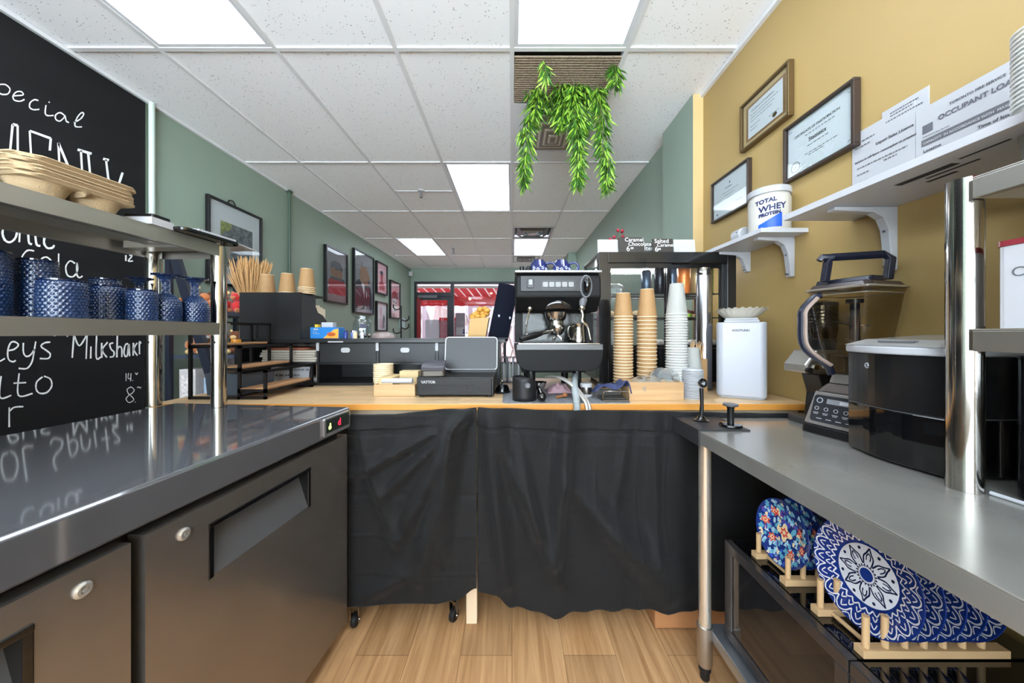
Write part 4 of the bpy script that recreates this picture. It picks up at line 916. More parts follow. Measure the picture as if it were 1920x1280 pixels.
# black napkin and cup organiser on top of the hutch
og = thing('cup_organiser', 'big black box organiser with a curved side standing on the hutch, upturned cups on top', 'organiser', (-1.30, 1.95, HT+0.001))
obj('body', B().box(-1.465, -1.136, 1.835, 1.842, HT+0.001, 1.398).box(-1.465, -1.142, 1.8425, 2.09, 1.390, 1.398), M_black, og, world=True)
side = [(1.8425, HT+0.001), (2.11, HT+0.001), (2.11, 1.215), (2.09, 1.255), (2.05, 1.285), (2.0, 1.298), (1.975, 1.33), (1.975, 1.3895), (1.8425, 1.3895)]
obj('side_panel', B().prism(side, YZ, -1.1415, -1.136), pm('dark grey side panel', (52, 54, 57), 0.4), og, world=True)
obj('side_panel', B().prism(side, YZ, -1.465, -1.4595), M_black, og, world=True)
for q, x in enumerate((-1.128, )):
    n_ = thing('napkin_stack', 'cream paper napkins sticking out behind the organiser curve', 'napkins', (-1.20, 2.05, HT+0.001))
    nb_ = B()
    for k in range(7): nb_.box(-1.240+0.016*k, -1.240+0.016*k+0.006, 1.99+0.003*(k % 3), 2.08, HT+0.0015, 1.335+0.012*math.sin(k*1.9))
    obj('napkins', nb_, pm('cream napkin', (222, 208, 184), 0.8), n_, world=True)
# ---- paper cups (upside down, one mesh)
def cup_parts(r_rim, r_base, h):
    b = B().lathe((0, 0, 0), [(r_rim*0.955, 0.003), (r_base+0.001, h-0.004), (r_base-0.001, h-0.0025)], 28, cap=False).lathe((0, 0, 0), [(r_rim*0.93, 0.003), (r_base-0.003, h-0.006), (0, h-0.006)], 28, cap=False)
    rm = B().lathe((0, 0, 0), [(r_rim*0.95, 0.0), (r_rim, 0.001), (r_rim, 0.0035), (r_rim*0.95, 0.0045)], 28, cap=False)
    return b, rm
def make_cup(label, group, r_rim, r_base, h, mb_, mr_, loc):
    t = thing('paper_cup', label, 'cup', loc, 0, group); b, rm = cup_parts(r_rim, r_base, h)
    obj('sleeve', b, mb_, t); obj('rim', rm, mr_, t); obj('base_ring', B().lathe((0, 0, h-0.004), [(r_base-0.004, -0.003), (r_base-0.003, 0.002), (r_base, 0.002), (r_base+0.0008, 0)], 28, cap=False), mr_, t); return t
def cup_stack(x, y, z, n, pitch, proto, top_label, rest_label, group, tilt=0.0):
    out = []
    for k in range(n):
        lab = top_label if k == n-1 else rest_label
        loc = (x+tilt*k*pitch+0.0006*math.sin(k*2.3), y+0.0006*math.cos(k*1.7), z+k*pitch)
        if proto[0] is None: proto[0] = proto[1](lab, group, loc); o = proto[0]
        else: o = dup(proto[0], loc, random.uniform(0, 6), lab, group)
        out.append(o)
    return out
pk = [None, lambda l, g, loc: make_cup(l, g, 0.045, 0.030, 0.112, M_kraft, M_kraftl, loc)]
OT = 1.3985
cup_stack(-1.385, 1.93, OT, 1, 0.01, pk, 'single short upturned kraft cup at the left on the black organiser', '', 'upturned cups on the organiser')
cup_stack(-1.27, 1.93, OT, 2, 0.006, pk, 'upper of two upturned kraft cups in the middle of the organiser', 'lower of two upturned kraft cups in the middle of the organiser', 'upturned cups on the organiser')
cup_stack(-1.16, 1.93, OT, 4, 0.011, pk, 'topmost of the four upturned kraft cups at the right of the organiser', 'upturned kraft cup nested under the tallest one on the organiser, rim showing', 'upturned cups on the organiser')
# kraft stacks on the counter in front of the display case
st1 = cup_stack(0.513, 1.575, KZ+0.0005, 27, 0.0137, pk, 'topmost upturned kraft cup of the left tall stack before the display case', 'upturned kraft cup nested in the left tall stack, only its rim band showing', 'left tall stack of kraft cups')
pk2 = [None, lambda l, g, loc: make_cup(l, g, 0.046, 0.029, 0.134, M_kraft, M_kraftl, loc)]
cup_stack(0.632, 1.60, KZ+0.0005, 21, 0.0178, pk2, 'topmost upturned kraft cup of the middle tall stack, the tallest kraft stack', 'upturned kraft cup nested in the middle tall stack, only its rim band showing', 'middle tall stack of kraft cups')
M_pcup = pm('frosted clear cup', (206, 206, 200), 0.3, trans=0.45, ior=1.12)
def make_pcup(l, g, loc):
    t = thing('plastic_cup', l, 'cup', loc, 0, g)
    obj('body', B().lathe((0, 0, 0), [(0.0445, 0.003), (0.0285, 0.139), (0, 0.139)], 24, cap=False), M_pcup, t)
    obj('rim', B().lathe((0, 0, 0), [(0.044, 0), (0.0475, 0.001), (0.0475, 0.003), (0.044, 0.004)], 24, cap=False), pm('frosted rim', (228, 228, 226), 0.3), t); return t
cup_stack(0.742, 1.54, KZ+0.0005, 32, 0.0118, [None, make_pcup], 'topmost upturned clear plastic cup of the tall frosted stack', 'upturned clear plastic cup nested in the tall frosted stack, only its rim showing', 'tall stack of clear plastic cups')
cup_stack(0.845, 1.60, KZ+0.0005, 8, 0.011, [None, make_pcup], 'topmost upturned clear plastic cup of the short stack behind the lids', 'clear plastic cup nested in the short stack behind the lids', 'short stack of clear cups')
def make_lid(l, g, loc):
    t = thing('cup_lid', l, 'lid', loc, 0, g)
    obj('rim', B().lathe((0, 0, 0), [(0.042, 0), (0.044, 0.001), (0.044, 0.0045), (0.039, 0.006)], 26, cap=False), M_wplast, t)
    obj('cap', B().lathe((0, 0, 0), [(0.0385, 0.0055), (0.036, 0.010), (0.031, 0.011), (0.030, 0.0085), (0, 0.0085)], 26, cap=False), M_wplast, t); return t
cup_stack(0.785, 1.49, KZ+0.0005, 19, 0.0066, [None, make_lid], 'topmost white lid of the lid stack beside the wooden box', 'white lid nested in the lid stack beside the wooden box', 'stack of white cup lids', tilt=0.02)
# wooden box with clear lids
wb2 = thing('wooden_box', 'open light wooden box holding clear dome lids in front of the cup stacks', 'box', (0.605, 1.47, KZ+0.0005), 0)
o_ = B(); X0, X1, Y0, Y1 = -0.115, 0.115, -0.04, 0.055
o_.box(X0, X1, Y0, Y0+0.008, 0, 0.077).box(X0, X1, Y1-0.008, Y1, 0, 0.077).box(X0, X0+0.008, Y0+0.008, Y1-0.008, 0, 0.077).box(X1-0.008, X1, Y0+0.008, Y1-0.008, 0, 0.077).box(X0+0.008, X1-0.008, Y0+0.008, Y1-0.008, 0, 0.006)
obj('box', o_, M_lwood, wb2, bevel=0.001)
def dome(l, loc, rot):
    b = B().lathe((0, 0, 0), [(0.046, 0), (0.048, 0.002), (0.046, 0.006), (0.042, 0.02), (0.032, 0.036), (0.016, 0.044), (0.012, 0.044)], 24, cap=False)
    o = obj('dome_lid', b, M_clear, None); o.location = loc; o.rotation_euler = rot; tag(o, l, 'lid', 'clear dome lids in the wooden box')
dome('clear dome lid lying flat at the left in the wooden box', (0.555, 1.475, KZ+0.05), (R(20), R(-12), 0)); dome('clear dome lid leaning in the middle of the wooden box', (0.60, 1.478, KZ+0.056), (R(28), R(-35), 0))
dome('clear dome lid standing upright at the right of the wooden box', (0.675, 1.478, KZ+0.085), (R(80), 0, R(10))); dome('clear dome lid standing behind the upright one', (0.655, 1.50, KZ+0.085), (R(95), 0, R(-14)))
# stirrers
sk = thing('stirrer_box', 'tall kraft box full of wooden stirrers beside the white bin', 'box', (0.895, 1.655, KZ+0.0005), 0)
obj('box', B().box(-0.045, 0.035, -0.03, 0.03, 0, 0.16), M_kraft, sk)
for k in range(16):
    x = -0.038+0.0045*k; obj('stirrer', B().tube([(x, -0.012+0.006*(k % 4), 0.161), (x+0.008*math.sin(k), -0.012+0.006*(k % 4), 0.205+0.012*math.sin(k*2.3)), (x+0.008*math.sin(k)+0.004, -0.012+0.006*(k % 4), 0.232+0.012*math.sin(k*2.3))], 0.0022, 6), M_lwood, sk)

# white bin with coffee filters
wbm = Matrix.Translation((0, 0, 0))
wn = thing('white_bin', 'smooth white rectangular bin with small dark lettering on the bar counter by the wall', 'bin', (1.045, 1.565, KZ+0.001), R(-31))
obj('shell', B().prism(rrect(-0.092, 0.092, -0.11, 0.11, 0.024), XY, 0.006, 0.33), pm('satin white shell', (166, 167, 174), 0.28), wn, bevel=0.006)
obj('foot', B().prism(rrect(-0.085, 0.085, -0.10, 0.10, 0.02), XY, 0, 0.005), M_wplast, wn)
bpy.context.view_layer.update()
text('lettering', 'AOOTUHU', 0.0125, M_ink, wn.matrix_world @ fr((-0.034, -0.1108, 0.290), (1, 0, 0), (0, 0, 1)), wn, 0.0003, bold=0.0004)
cf = thing('coffee_filters', 'stack of white fluted paper coffee filters and napkins on top of the white bin', 'coffee filters', (1.045, 1.565, KZ+0.332), R(-31))
obj('napkin_pad', B().box(-0.062, 0.068, -0.06, 0.06, 0, 0.010).box(-0.058, 0.064, -0.055, 0.06, 0.0105, 0.019), M_paper, cf, bevel=0.002)
def flute(u, v):
    a = 2*PI*u; r = 0.055+0.035*v+0.004*math.sin(a*22)*v
    return (r*math.cos(a)*1.05, r*math.sin(a), 0.020+0.034*v**1.3+0.003*math.sin(a*22)*v)
for k in range(4): obj('filter', B().grid(lambda u, v, k=k: tuple(Vector(flute(u, v))+Vector((0.004*k, 0.0, 0.003*k))), 132, 6), pm('cream filter paper', (192, 186, 172), 0.9), cf)
# ---- display case
dc = thing('display_case', 'black framed glass refrigerated display case with two sliding doors on the counter', 'display case', (0.81, 1.93, KZ+0.001))
DX0, DX1, DY0, DY1, DZ0, DZ1 = 0.443, 1.140, 1.735, 2.10, 0.931, 1.592
M_case = pm('black case enamel', (22, 22, 23), 0.18, coat=0.3)
c_ = B()
c_.box(DX0, DX0+0.045, DY0, DY0+0.05, DZ0, DZ1).box(DX1-0.045, DX1, DY0, DY0+0.05, DZ0, DZ1).box(DX0+0.045, DX1-0.045, DY0, DY0+0.05, DZ1-0.055, DZ1).box(DX0+0.045, DX1-0.045, DY0, DY1, DZ0, DZ0+0.17)
c_.box(DX0, DX0+0.02, DY1-0.02, DY1, DZ0, DZ1).box(DX1-0.02, DX1, DY1-0.02, DY1, DZ0, DZ1).box(DX0, DX1, DY0+0.0505, DY1, DZ1-0.018, DZ1).box(DX0, DX0+0.04, DY0+0.0505, DY1-0.021, DZ0, DZ0+0.17).box(DX1-0.04, DX1, DY0+0.0505, DY1-0.021, DZ0, DZ0+0.17)
obj('frame', c_, M_case, dc, world=True, bevel=0.002)
for x in (DX0+0.05, DX1-0.05):
    for y in (DY0+0.04, DY1-0.04): obj('foot', B().cyl((x, y, KZ+0.001), (x, y, DZ0), 0.018), M_rub, dc, world=True)
mid = (DX0+DX1)/2+0.01
for a, b_, yy, nm in ((DX0+0.046, mid+0.012, DY0+0.008, 'l'), (mid-0.012, DX1-0.046, DY0+0.026, 'r')):
    s_ = B(); z0, z1 = DZ0+0.171, DZ1-0.056; w_ = 0.016
    s_.box(a, b_, yy, yy+0.012, z1-0.022, z1).box(a, b_, yy, yy+0.012, z0, z0+w_).box(a, a+w_, yy, yy+0.012, z0+w_, z1-0.022).box(b_-w_-0.006, b_, yy, yy+0.012, z0+w_, z1-0.022)
    d_ = obj('sliding_door', s_, M_case, dc, world=True)
    obj('pane', B().add([(a+w_, yy+0.006, z0+w_), (b_-w_, yy+0.006, z0+w_), (b_-w_, yy+0.006, z1-0.02), (a+w_, yy+0.006, z1-0.02)], [(0, 1, 2, 3)]), M_glass, d_, world=True)
obj('side_glass', B().add([(DX0+0.004, DY0+0.05, DZ0+0.17), (DX0+0.004, DY1-0.02, DZ0+0.17), (DX0+0.004, DY1-0.02, DZ1-0.02), (DX0+0.004, DY0+0.05, DZ1-0.02)], [(0, 1, 2, 3)]), glassy('pale side glass', (225, 235, 238), 0.02, 0.12), dc, world=True)
obj('front_glass', B().add([(DX0+0.02, DY1-0.008, DZ0+0.17), (DX1-0.02, DY1-0.008, DZ0+0.17), (DX1-0.02, DY1-0.008, DZ1-0.02), (DX0+0.02, DY1-0.008, DZ1-0.02)], [(0, 1, 2, 3)]), M_glass, dc, world=True)
obj('case_light', B().box(DX0+0.06, DX1-0.06, DY1-0.06, DY1-0.03, DZ1-0.045, DZ1-0.03), pm('case light tube', (255, 255, 255), 0.3, emit=30), dc, world=True)
M_wire = pm('grey wire rack', (96, 96, 100), 0.3, 0.8)
SH = [1.388, 1.262]
for z in SH:
    r_ = B()
    for k in range(34): r_.cyl((DX0+0.03+k*0.019, DY0+0.06, z), (DX0+0.03+k*0.019, DY1-0.04, z), 0.0016, n=6)
    for y in (DY0+0.06, 1.93, DY1-0.04): r_.cyl((DX0+0.022, y, z-0.003), (DX1-0.022, y, z-0.003), 0.0032, n=8)
    obj('wire_shelf', r_, M_wire, dc, world=True)
M_can1 = pm('orange can', (236, 132, 66), 0.3, 0.3, var=0.2, vs=(20, 20, 10)); M_can2 = pm('dark cola can', (40, 38, 46), 0.3, 0.3); M_can3 = pm('green yellow can', (150, 160, 84), 0.3, 0.3, var=0.25, vs=(20, 20, 10)); M_can4 = pm('silver amber can', (206, 180, 130), 0.3, 0.4, var=0.2, vs=(20, 20, 10))
M_can5 = pm('steel blue can', (84, 96, 112), 0.3, 0.4)
def can(x, y, z, r, h, m, label, mtop=None):
    t = thing('drink_can', label, 'can', (x, y, z), 0, 'drinks on the top shelf of the display case')
    obj('body', B().lathe((0, 0, 0), [(r*0.8, 0), (r, 0.008), (r, h-0.012), (r*0.82, h-0.002), (r*0.82, h)], 24, cap=True), m, t)
    obj('lid', B().lathe((0, 0, h), [(r*0.8, 0.0002), (r*0.8, 0.0015), (r*0.7, 0.001), (0, 0.001)], 24, cap=False).box(-0.006, 0.006, -0.012, 0.004, 0.001, 0.003), mtop or M_chrome, t)
zc = SH[0]+0.0018
can(0.796, 1.84, zc, 0.028, 0.145, M_can2, 'dark can with a pink top left of the central door bar', pm('pink lid', (224, 70, 110), 0.3))
can(0.755, 1.92, zc, 0.028, 0.14, M_can5, 'steel grey can behind the dark one'); can(0.860, 1.84, zc, 0.027, 0.15, M_can5, 'slate blue can just right of the central door bar')
can(0.925, 1.84, zc, 0.030, 0.152, M_can1, 'bright orange can in the right pane of the display case'); can(0.970, 1.905, zc, 0.030, 0.15, M_can1, 'second orange can half hidden behind the bright one')
can(0.990, 1.838, zc, 0.030, 0.145, M_can4, 'amber and silver can right of the orange cans'); can(1.056, 1.85, zc, 0.032, 0.148, M_can3, 'yellow green can with a red mark in the display case'); can(1.082, 1.93, zc, 0.032, 0.14, M_can3, 'green can at the far right of the display case')
# pastries
M_choc = pm('chocolate glaze', (92, 52, 50), 0.3, var=0.3, vs=(60, 60, 60)); M_frt = pm('green fruit', (150, 190, 60), 0.4); M_pas = pm('pastry cream', (220, 190, 150), 0.6, var=0.2, vs=(60, 60, 60))
for k in range(6):
    t = thing('dessert_tub', ['chocolate dessert tub nearest the clear cups', 'chocolate dessert tub, second on the middle rack', 'chocolate dessert tub, third on the middle rack', 'dessert tub in the middle of the rack', 'dessert tub fifth along the middle rack', 'dessert tub nearest the white bin on the middle rack'][k], 'dessert', (0.875+0.036*k, 1.84+0.035*(k % 2), SH[1]+0.0018), 0, 'desserts on the middle rack')
    obj('tub', B().lathe((0, 0, 0), [(0.018, 0), (0.021, 0.012), (0.021, 0.02)], 16), M_frt if k < 3 else M_pas, t); obj('topping', B().lathe((0, 0, 0.0203), [(0.021, 0), (0.019, 0.012), (0.01, 0.02), (0, 0.022)], 16), M_choc, t)
for k in range(3):
    solo('wrapped_pastry', B().ball((0, 0, 0.02), (0.04, 0.03, 0.02), 14), M_pas, ['wrapped pastry at the left of the middle rack', 'wrapped pastry behind the left kraft stack', 'wrapped pastry between the kraft stacks'][k], 'pastry', 'pastries on the middle rack', loc=(0.52+0.085*k, 1.86, SH[1]+0.0018))
for k in range(4):
    solo('pastry_bag', B().ball((0, 0, 0.022), (0.045, 0.035, 0.022), 16), pm('clear wrapped pastry', (196, 186, 176), 0.2, coat=0.5, var=0.2, vs=(40, 40, 40)), ['shiny wrapped pastry on the case floor behind the clear cups', 'second shiny wrapped pastry on the case floor', 'third shiny wrapped pastry on the case floor', 'shiny wrapped pastry on the case floor nearest the wall'][k], 'pastry', 'wrapped pastries on the case floor', loc=(0.80+0.093*k, 1.86, DZ0+0.1715))
solo('paper_bag', B().box(0.47, 0.58, 1.82, 1.90, DZ0+0.1715, DZ0+0.26), M_paper, 'white paper bag low at the left inside the display case', 'bag', bevel=0.004)
solo('clear_container', B().lathe((0, 0, 0), [(0.035, 0), (0.05, 0.035), (0.052, 0.038), (0.03, 0.05), (0, 0.052)], 20), M_clear, 'clear round container with white cream on the left upper rack', 'container', loc=(0.548, 1.83, zc))
ap = thing('reflection_cylinder', 'tall brushed steel cylinder with a domed top, standing in for a reflection behind the white bin', 'reflection stand-in', (0.935, 1.665, KZ+0.001), 0)  # made-up cylinder, models the tall bright reflection in the case glass
ap.location = (0.9535, 1.6945, KZ+0.001)
obj('cylinder', B().lathe((0, 0, 0), [(0.036, 0), (0.036, 0.565), (0.034, 0.57)], 32), brushed('reflection steel', (200, 200, 204), 0.2, 'z'), ap)
obj('dome', B().lathe((0, 0, 0.5705), [(0.036, 0), (0.036, 0.015), (0.028, 0.034), (0.012, 0.042), (0, 0.043)], 28), M_chrome, ap)
obj('spout', B().tube(crom([(0.0, -0.03, 0.585), (-0.0, -0.036, 0.59), (0, -0.037, 0.575)]), 0.008, 8), M_bplast, ap)
# signs on the case
TZ = DZ1+0.0005
def sign(px0, px1, pyt, Y, m, label, lines, tilt=6):
    a = W(px0, pyt, Y); b_ = W(px1, pyt, Y); w_ = b_.x-a.x; h = a.z-TZ
    t = thing('price_card', label, 'sign', ((a.x+b_.x)/2, Y, TZ), 0, 'price cards on the display case')
    Mr = Matrix.Rotation(R(-tilt), 4, 'X')
    obj('card', B().prism(rrect(-w_/2, w_/2, 0, h, 0.004), XZ, 0.0, 0.003, M=Mr), m, t)
    b = B().box(-0.01, 0.01, 0.004, 0.03, 0, 0.006); obj('stand', b, m, t)
    for s_, u, v, sz in lines:
        sz *= 1.3
        bpy.context.view_layer.update()
        text('lettering', s_, sz, M_chalk, Matrix.Translation(t.location) @ Mr @ fr((-w_/2+u*w_, -0.001, v*h), (1, 0, 0), (0, 0, 1)) @ Matrix.Shear('XY', 4, (0.2, 0)) , t, 0.0003)
M_sblack = pm('small slate sign', (50, 46, 42), 0.6)
sign(1121, 1159, 448, 1.77, M_paper, 'off-white blank card at the left end on the display case', [])
sign(1160, 1208, 444, 1.76, M_sblack, 'black card with white handwriting Caramel Chocolate on the display case', [('Caramel', 0.25, 0.74, 0.022), ('Chocolate', 0.38, 0.46, 0.022), ('6', 0.3, 0.12, 0.03), ('00', 0.47, 0.24, 0.012)])
sign(1206, 1229, 453, 1.80, pm('small grey green sign', (66, 70, 66), 0.6), 'small dark card reading Item, half hidden between the two larger black ones', [('Item', 0.1, 0.35, 0.026)])
sign(1224, 1263, 446, 1.76, M_sblack, 'black card with white handwriting Salted Caramel on the display case', [('Salted', 0.1, 0.70, 0.024), ('Caramel', 0.22, 0.44, 0.02), ('6', 0.1, 0.1, 0.03), ('00', 0.25, 0.2, 0.012)], 8)
sign(1264, 1304, 448, 1.78, M_paper, 'white blank card at the right end on the display case', [])
fl = thing('berry_sprig', 'red artificial berry sprig tucked behind the cards on the display case', 'decoration', (0.565, 1.85, TZ), 0)
for k in range(9):
    a = k*2.4; p1 = Vector((0.035*math.cos(a), 0.02*math.sin(a), 0.11+0.028*math.sin(a*1.7)))
    obj('berry', B().ball(p1, 0.009, 10), pm('berry red', (150, 24, 48), 0.4), fl)
    obj('twig', B().tube(crom([(0, 0, 0.001), p1*0.5+Vector((0.0, 0, 0.02)), p1]), 0.0016, 5), pm('twig green', (70, 80, 40), 0.7), fl)
# ================================================================ coffee machine and small items on the counter
em = thing('espresso_machine', 'black and chrome one-group espresso machine with two blue mugs on top', 'espresso machine', (0.205, 1.7, KZ+0.003))
M_em = pm('black machine enamel', (15, 15, 16), 0.5, spec=0.22); M_emg = pm('grey machine plastic', (42, 42, 42), 0.35); M_emd = pm('dark grey panel', (22, 22, 23), 0.38)
x0, x1 = 0.016, 0.385
hp = [(1.47, 1.335), (1.47, 1.425), (1.50, 1.44), (1.98, 1.44), (1.98, 1.28), (1.60, 1.275), (1.53, 1.275)]
obj('head', B().prism(hp, YZ, x0, x1), M_em, em, world=True, bevel=0.008)
obj('top_rail', B().box(x0-0.004, x1+0.004, 1.475, 1.98, 1.441, 1.452), pm('top tray grey', (150, 150, 150), 0.3, 0.7), em, world=True, bevel=0.003)
cp = obj('control_panel', B().box(x0+0.02, x1-0.06, 1.464, 1.4695, 1.358, 1.425), M_emd, em, world=True, bevel=0.002)
for k in range(5):
    xx = 0.131+0.0275*k
    obj('button', B().prism(rrect(xx, xx+0.023, 1.376, 1.398, 0.004), XZ, 1.457, 1.4635), pm('button grey', (130, 130, 130), 0.3), cp, world=True, bevel=0.001)
obj('button_bezel', B().prism(rrect(0.125, 0.271, 1.366, 1.408, 0.006), XZ, 1.4636, 1.4639), M_emg, cp, world=True)
obj('power_switch', B().prism(rrect(0.064, 0.094, 1.372, 1.412, 0.006), XZ, 1.458, 1.4635), M_emg, cp, world=True, bevel=0.002)
obj('switch_rocker', B().box(0.071, 0.087, 1.454, 1.4575, 1.385, 1.408), pm('button grey', (130, 130, 130), 0.3), cp, world=True, bevel=0.001)
kn = obj('steam_knob', B().ball((0.318, 1.448, 1.385), (0.017, 0.02, 0.034), 18), M_bgloss, em, world=True)
obj('knob_bezel', B().tube([(0.318+0.023*math.cos(a), 1.466, 1.38+0.046*math.sin(a)) for a in [2*PI*k/28 for k in range(28)]], 0.004, 8, closed=True), M_grey, kn, world=True)
for a_ in (B().box(x0+0.0, x0+0.035, 1.62, 1.98, 1.135, 1.274), B().box(x1-0.035, x1, 1.62, 1.98, 1.135, 1.274)): obj('side_panel', a_, M_em, em, world=True)
obj('mirror_back', B().box(x0+0.036, x1-0.036, 1.65, 1.66, 1.135, 1.274), pm('polished back panel', (52, 52, 51), 0.2, 1.0, bump=0.8, bs=(7, 7, 7)), em, world=True)
obj('group_head', B().lathe((0.20, 1.56, 1.215), [(0.0, 0.0), (0.035, 0.0), (0.035, 0.02), (0.045, 0.03), (0.05, 0.0595)], 28), M_chrome, em, world=True)
obj('badge_dome', B().grid(lambda u, v: (0.20+0.055*math.cos(PI*u), 1.4695-0.012*math.sin(PI*u)*math.sin(PI*v/2+0.2), 1.283+0.035*math.sin(PI*u)*v), 20, 8), M_bgloss, em, world=True, solid=0.003)
pf = obj('portafilter', B().lathe((0.205, 1.54, 1.172), [(0.0, 0), (0.018, 0.0), (0.03, 0.015), (0.033, 0.03), (0.033, 0.043)], 24).tube(crom([(0.205, 1.54, 1.172), (0.190, 1.535, 1.158), (0.187, 1.535, 1.147)]), 0.006, 8).tube(crom([(0.205, 1.54, 1.172), (0.22, 1.535, 1.158), (0.223, 1.535, 1.147)]), 0.006, 8).tube([(0.18, 1.53, 1.19), (0.12, 1.49, 1.176)], 0.008, 10), M_chrome, em, world=True)
obj('handle', B().tube([(0.13, 1.497, 1.178), (0.10, 1.478, 1.170), (0.05, 1.455, 1.157), (0.035, 1.448, 1.153)], [0.009, 0.014, 0.012, 0.010], 12), M_bplast, pf, world=True)
obj('steam_wand', B().tube(crom([(0.078, 1.50, 1.285), (0.074, 1.49, 1.27), (0.066, 1.475, 1.24), (0.060, 1.468, 1.205), (0.064, 1.47, 1.175)]), 0.0045, 8).ball((0.078, 1.50, 1.287), 0.014, 14).ball((0.064, 1.47, 1.172), 0.007, 10), M_chrome, em, world=True)
obj('steam_wand', B().tube(crom([(0.305, 1.49, 1.31), (0.300, 1.478, 1.285), (0.306, 1.47, 1.255), (0.304, 1.468, 1.23), (0.325, 1.465, 1.205), (0.338, 1.465, 1.15)]), 0.006, 8).ball((0.303, 1.482, 1.29), 0.016, 14), M_chrome, em, world=True)
obj('wand_collar', B().cyl((0.313, 1.492, 1.335), (0.304, 1.48, 1.295), 0.02, 0.013, 16), M_grey, em, world=True)
# drip tray with rounded bottom corners
dp = [(x0-0.006, 1.132), (x0-0.004, 1.10), (x0+0.004, 1.06), (x0+0.018, 1.035), (x0+0.036, 1.022), (x0+0.06, 1.017), (x1-0.05, 1.017), (x1-0.03, 1.022), (x1-0.010, 1.04), (x1+0.002, 1.07), (x1+0.006, 1.10), (x1+0.006, 1.132)]
obj('drip_tray', B().prism(dp, XZ, 1.455, 1.64), pm('charcoal tray front', (16, 16, 17), 0.5, spec=0.2), em, world=True, bevel=0.003)
obj('tray_lip', B().box(x0+0.004, x1+0.001, 1.449, 1.4545, 1.108, 1.131), pm('light grey lip', (84, 84, 84), 0.3), em, world=True, bevel=0.001)
gr_ = B()
for k in range(14): gr_.box(x0+0.02+0.0255*k, x0+0.03+0.0255*k, 1.46, 1.63, 1.1325, 1.135)
gr_.box(x0+0.012, x1-0.012, 1.458, 1.464, 1.1325, 1.136)
obj('grate', gr_, M_chrome, em, world=True)
obj('base', B().box(x0+0.03, x1-0.03, 1.64, 1.98, 0.99, 1.134), M_em, em, world=True)
for x in (x0+0.07, x1-0.09):
    for y in (1.55, 1.92): obj('leg', B().cyl((x, y, KZ+0.0035), (x, y, 1.0165 if y < 1.6 else 0.99), 0.02, n=18), M_bplast, em, world=True)
jug = thing('milk_jug', 'shiny steel milk jug standing on the coffee machine grate', 'jug', (0.295, 1.515, 1.1365))
obj('body', B().lathe((0, 0, 0), [(0.029, 0), (0.030, 0.01), (0.027, 0.04), (0.024, 0.062), (0.027, 0.082), (0.028, 0.085)], 28), M_chrome, jug)
obj('handle', B().tube(crom([(-0.024, -0.01, 0.072), (-0.045, -0.018, 0.068), (-0.048, -0.018, 0.04), (-0.036, -0.014, 0.015), (-0.028, -0.01, 0.015)]), 0.0045, 8), M_chrome, jug)
M_mug = pm('cobalt glazed ceramic', (10, 20, 70), 0.1, coat=0.5, col2=(22, 38, 104), vs=(18, 18, 18)); M_mugw = pm('white floral glaze', (222, 226, 238), 0.15)
def mug(x, label):
    t = thing('blue_mug', label, 'mug', (x, 1.60, 1.4525), 0, 'blue mugs on the coffee machine')
    obj('body', B().lathe((0, 0, 0), [(0.047, 0), (0.047, 0.006), (0.044, 0.03), (0.036, 0.052), (0.026, 0.064), (0.024, 0.068), (0, 0.068)], 30), M_mug, t)
    obj('handle', B().tube(crom([(0.036, -0.01, 0.05), (0.062, -0.018, 0.052), (0.075, -0.02, 0.034), (0.064, -0.018, 0.014), (0.044, -0.01, 0.010)]), 0.0055, 10), M_mug, t)
    f = B()
    def sp(a, z, d=0.0012):
        r = 0.047 if z < 0.01 else (0.0455-(z-0.02)*0.28)
        r += d
        return Vector((r*math.sin(a), -r*math.cos(a), z))
    for a, z in ((-0.55, 0.022), (-0.15, 0.018), (0.35, 0.026), (0.75, 0.02)):
        for k in range(5):
            q = k*2*PI/5; f.ball(sp(a+0.11*math.cos(q), z+0.006*math.sin(q)), 0.0028, 6)
    for k in range(7): f.ball(sp(0.12, 0.034+0.0045*k, 0.0006), 0.0036, 6)
    obj('floral_glaze', f, M_mugw, t)
mug(0.125, 'left blue floral mug upturned on the coffee machine'); mug(0.232, 'right blue floral mug upturned on the coffee machine')
solo('black_tamper', B().lathe((0, 0, 0), [(0.018, 0), (0.018, 0.008), (0.008, 0.014), (0.010, 0.03), (0, 0.034)], 16).lathe((0.03, 0, 0), [(0.014, 0), (0.014, 0.02), (0.006, 0.032), (0, 0.034)], 16), M_bplast, 'small black knobs left of the blue mugs on the coffee machine', 'knob', loc=(0.045, 1.56, 1.4525))
# mat and the things under the machine
mt = solo('bar_mat', B().prism(rrect(-0.04, 0.485, 1.372, 1.72, 0.03), XY, KZ+0.0005, KZ+0.0025), pm('ribbed grey mat', (124, 126, 130), 0.5, var=0.25, vs=(60, 2, 60)), 'grey ribbed bar mat under the coffee machine', 'mat')
MZ = KZ+0.003
kb_ = thing('knock_box', 'dark grey round knock box with a slanted rim and a button', 'knock box', (0.052, 1.44, MZ))
def kbf(r):
    def f(u, v):
        a = 2*PI*u; top = 0.098-0.028*max(0, math.cos(a-0.3))**1.5
        return (r*math.cos(a), r*math.sin(a), top*v)
    return f
obj('body', B().grid(kbf(0.048), 40, 6).lathe((0, 0, 0.001), [(0, 0), (0.047, 0)], 40, cap=False), pm('charcoal rubberised', (22, 22, 24), 0.5), kb_, solid=0.004)
obj('button', B().lathe((0, 0, 0), [(0, 0.006), (0.008, 0.006), (0.012, 0.0), ], 20, 0, Matrix.Translation((0.012, -0.0515, 0.066)) @ Matrix.Rotation(PI/2, 4, 'X')), M_grey, kb_)
pf2 = thing('spare_portafilter', 'chrome portafilter with black round-ended handle pointing forward on the mat', 'portafilter', (0.115, 1.48, MZ))
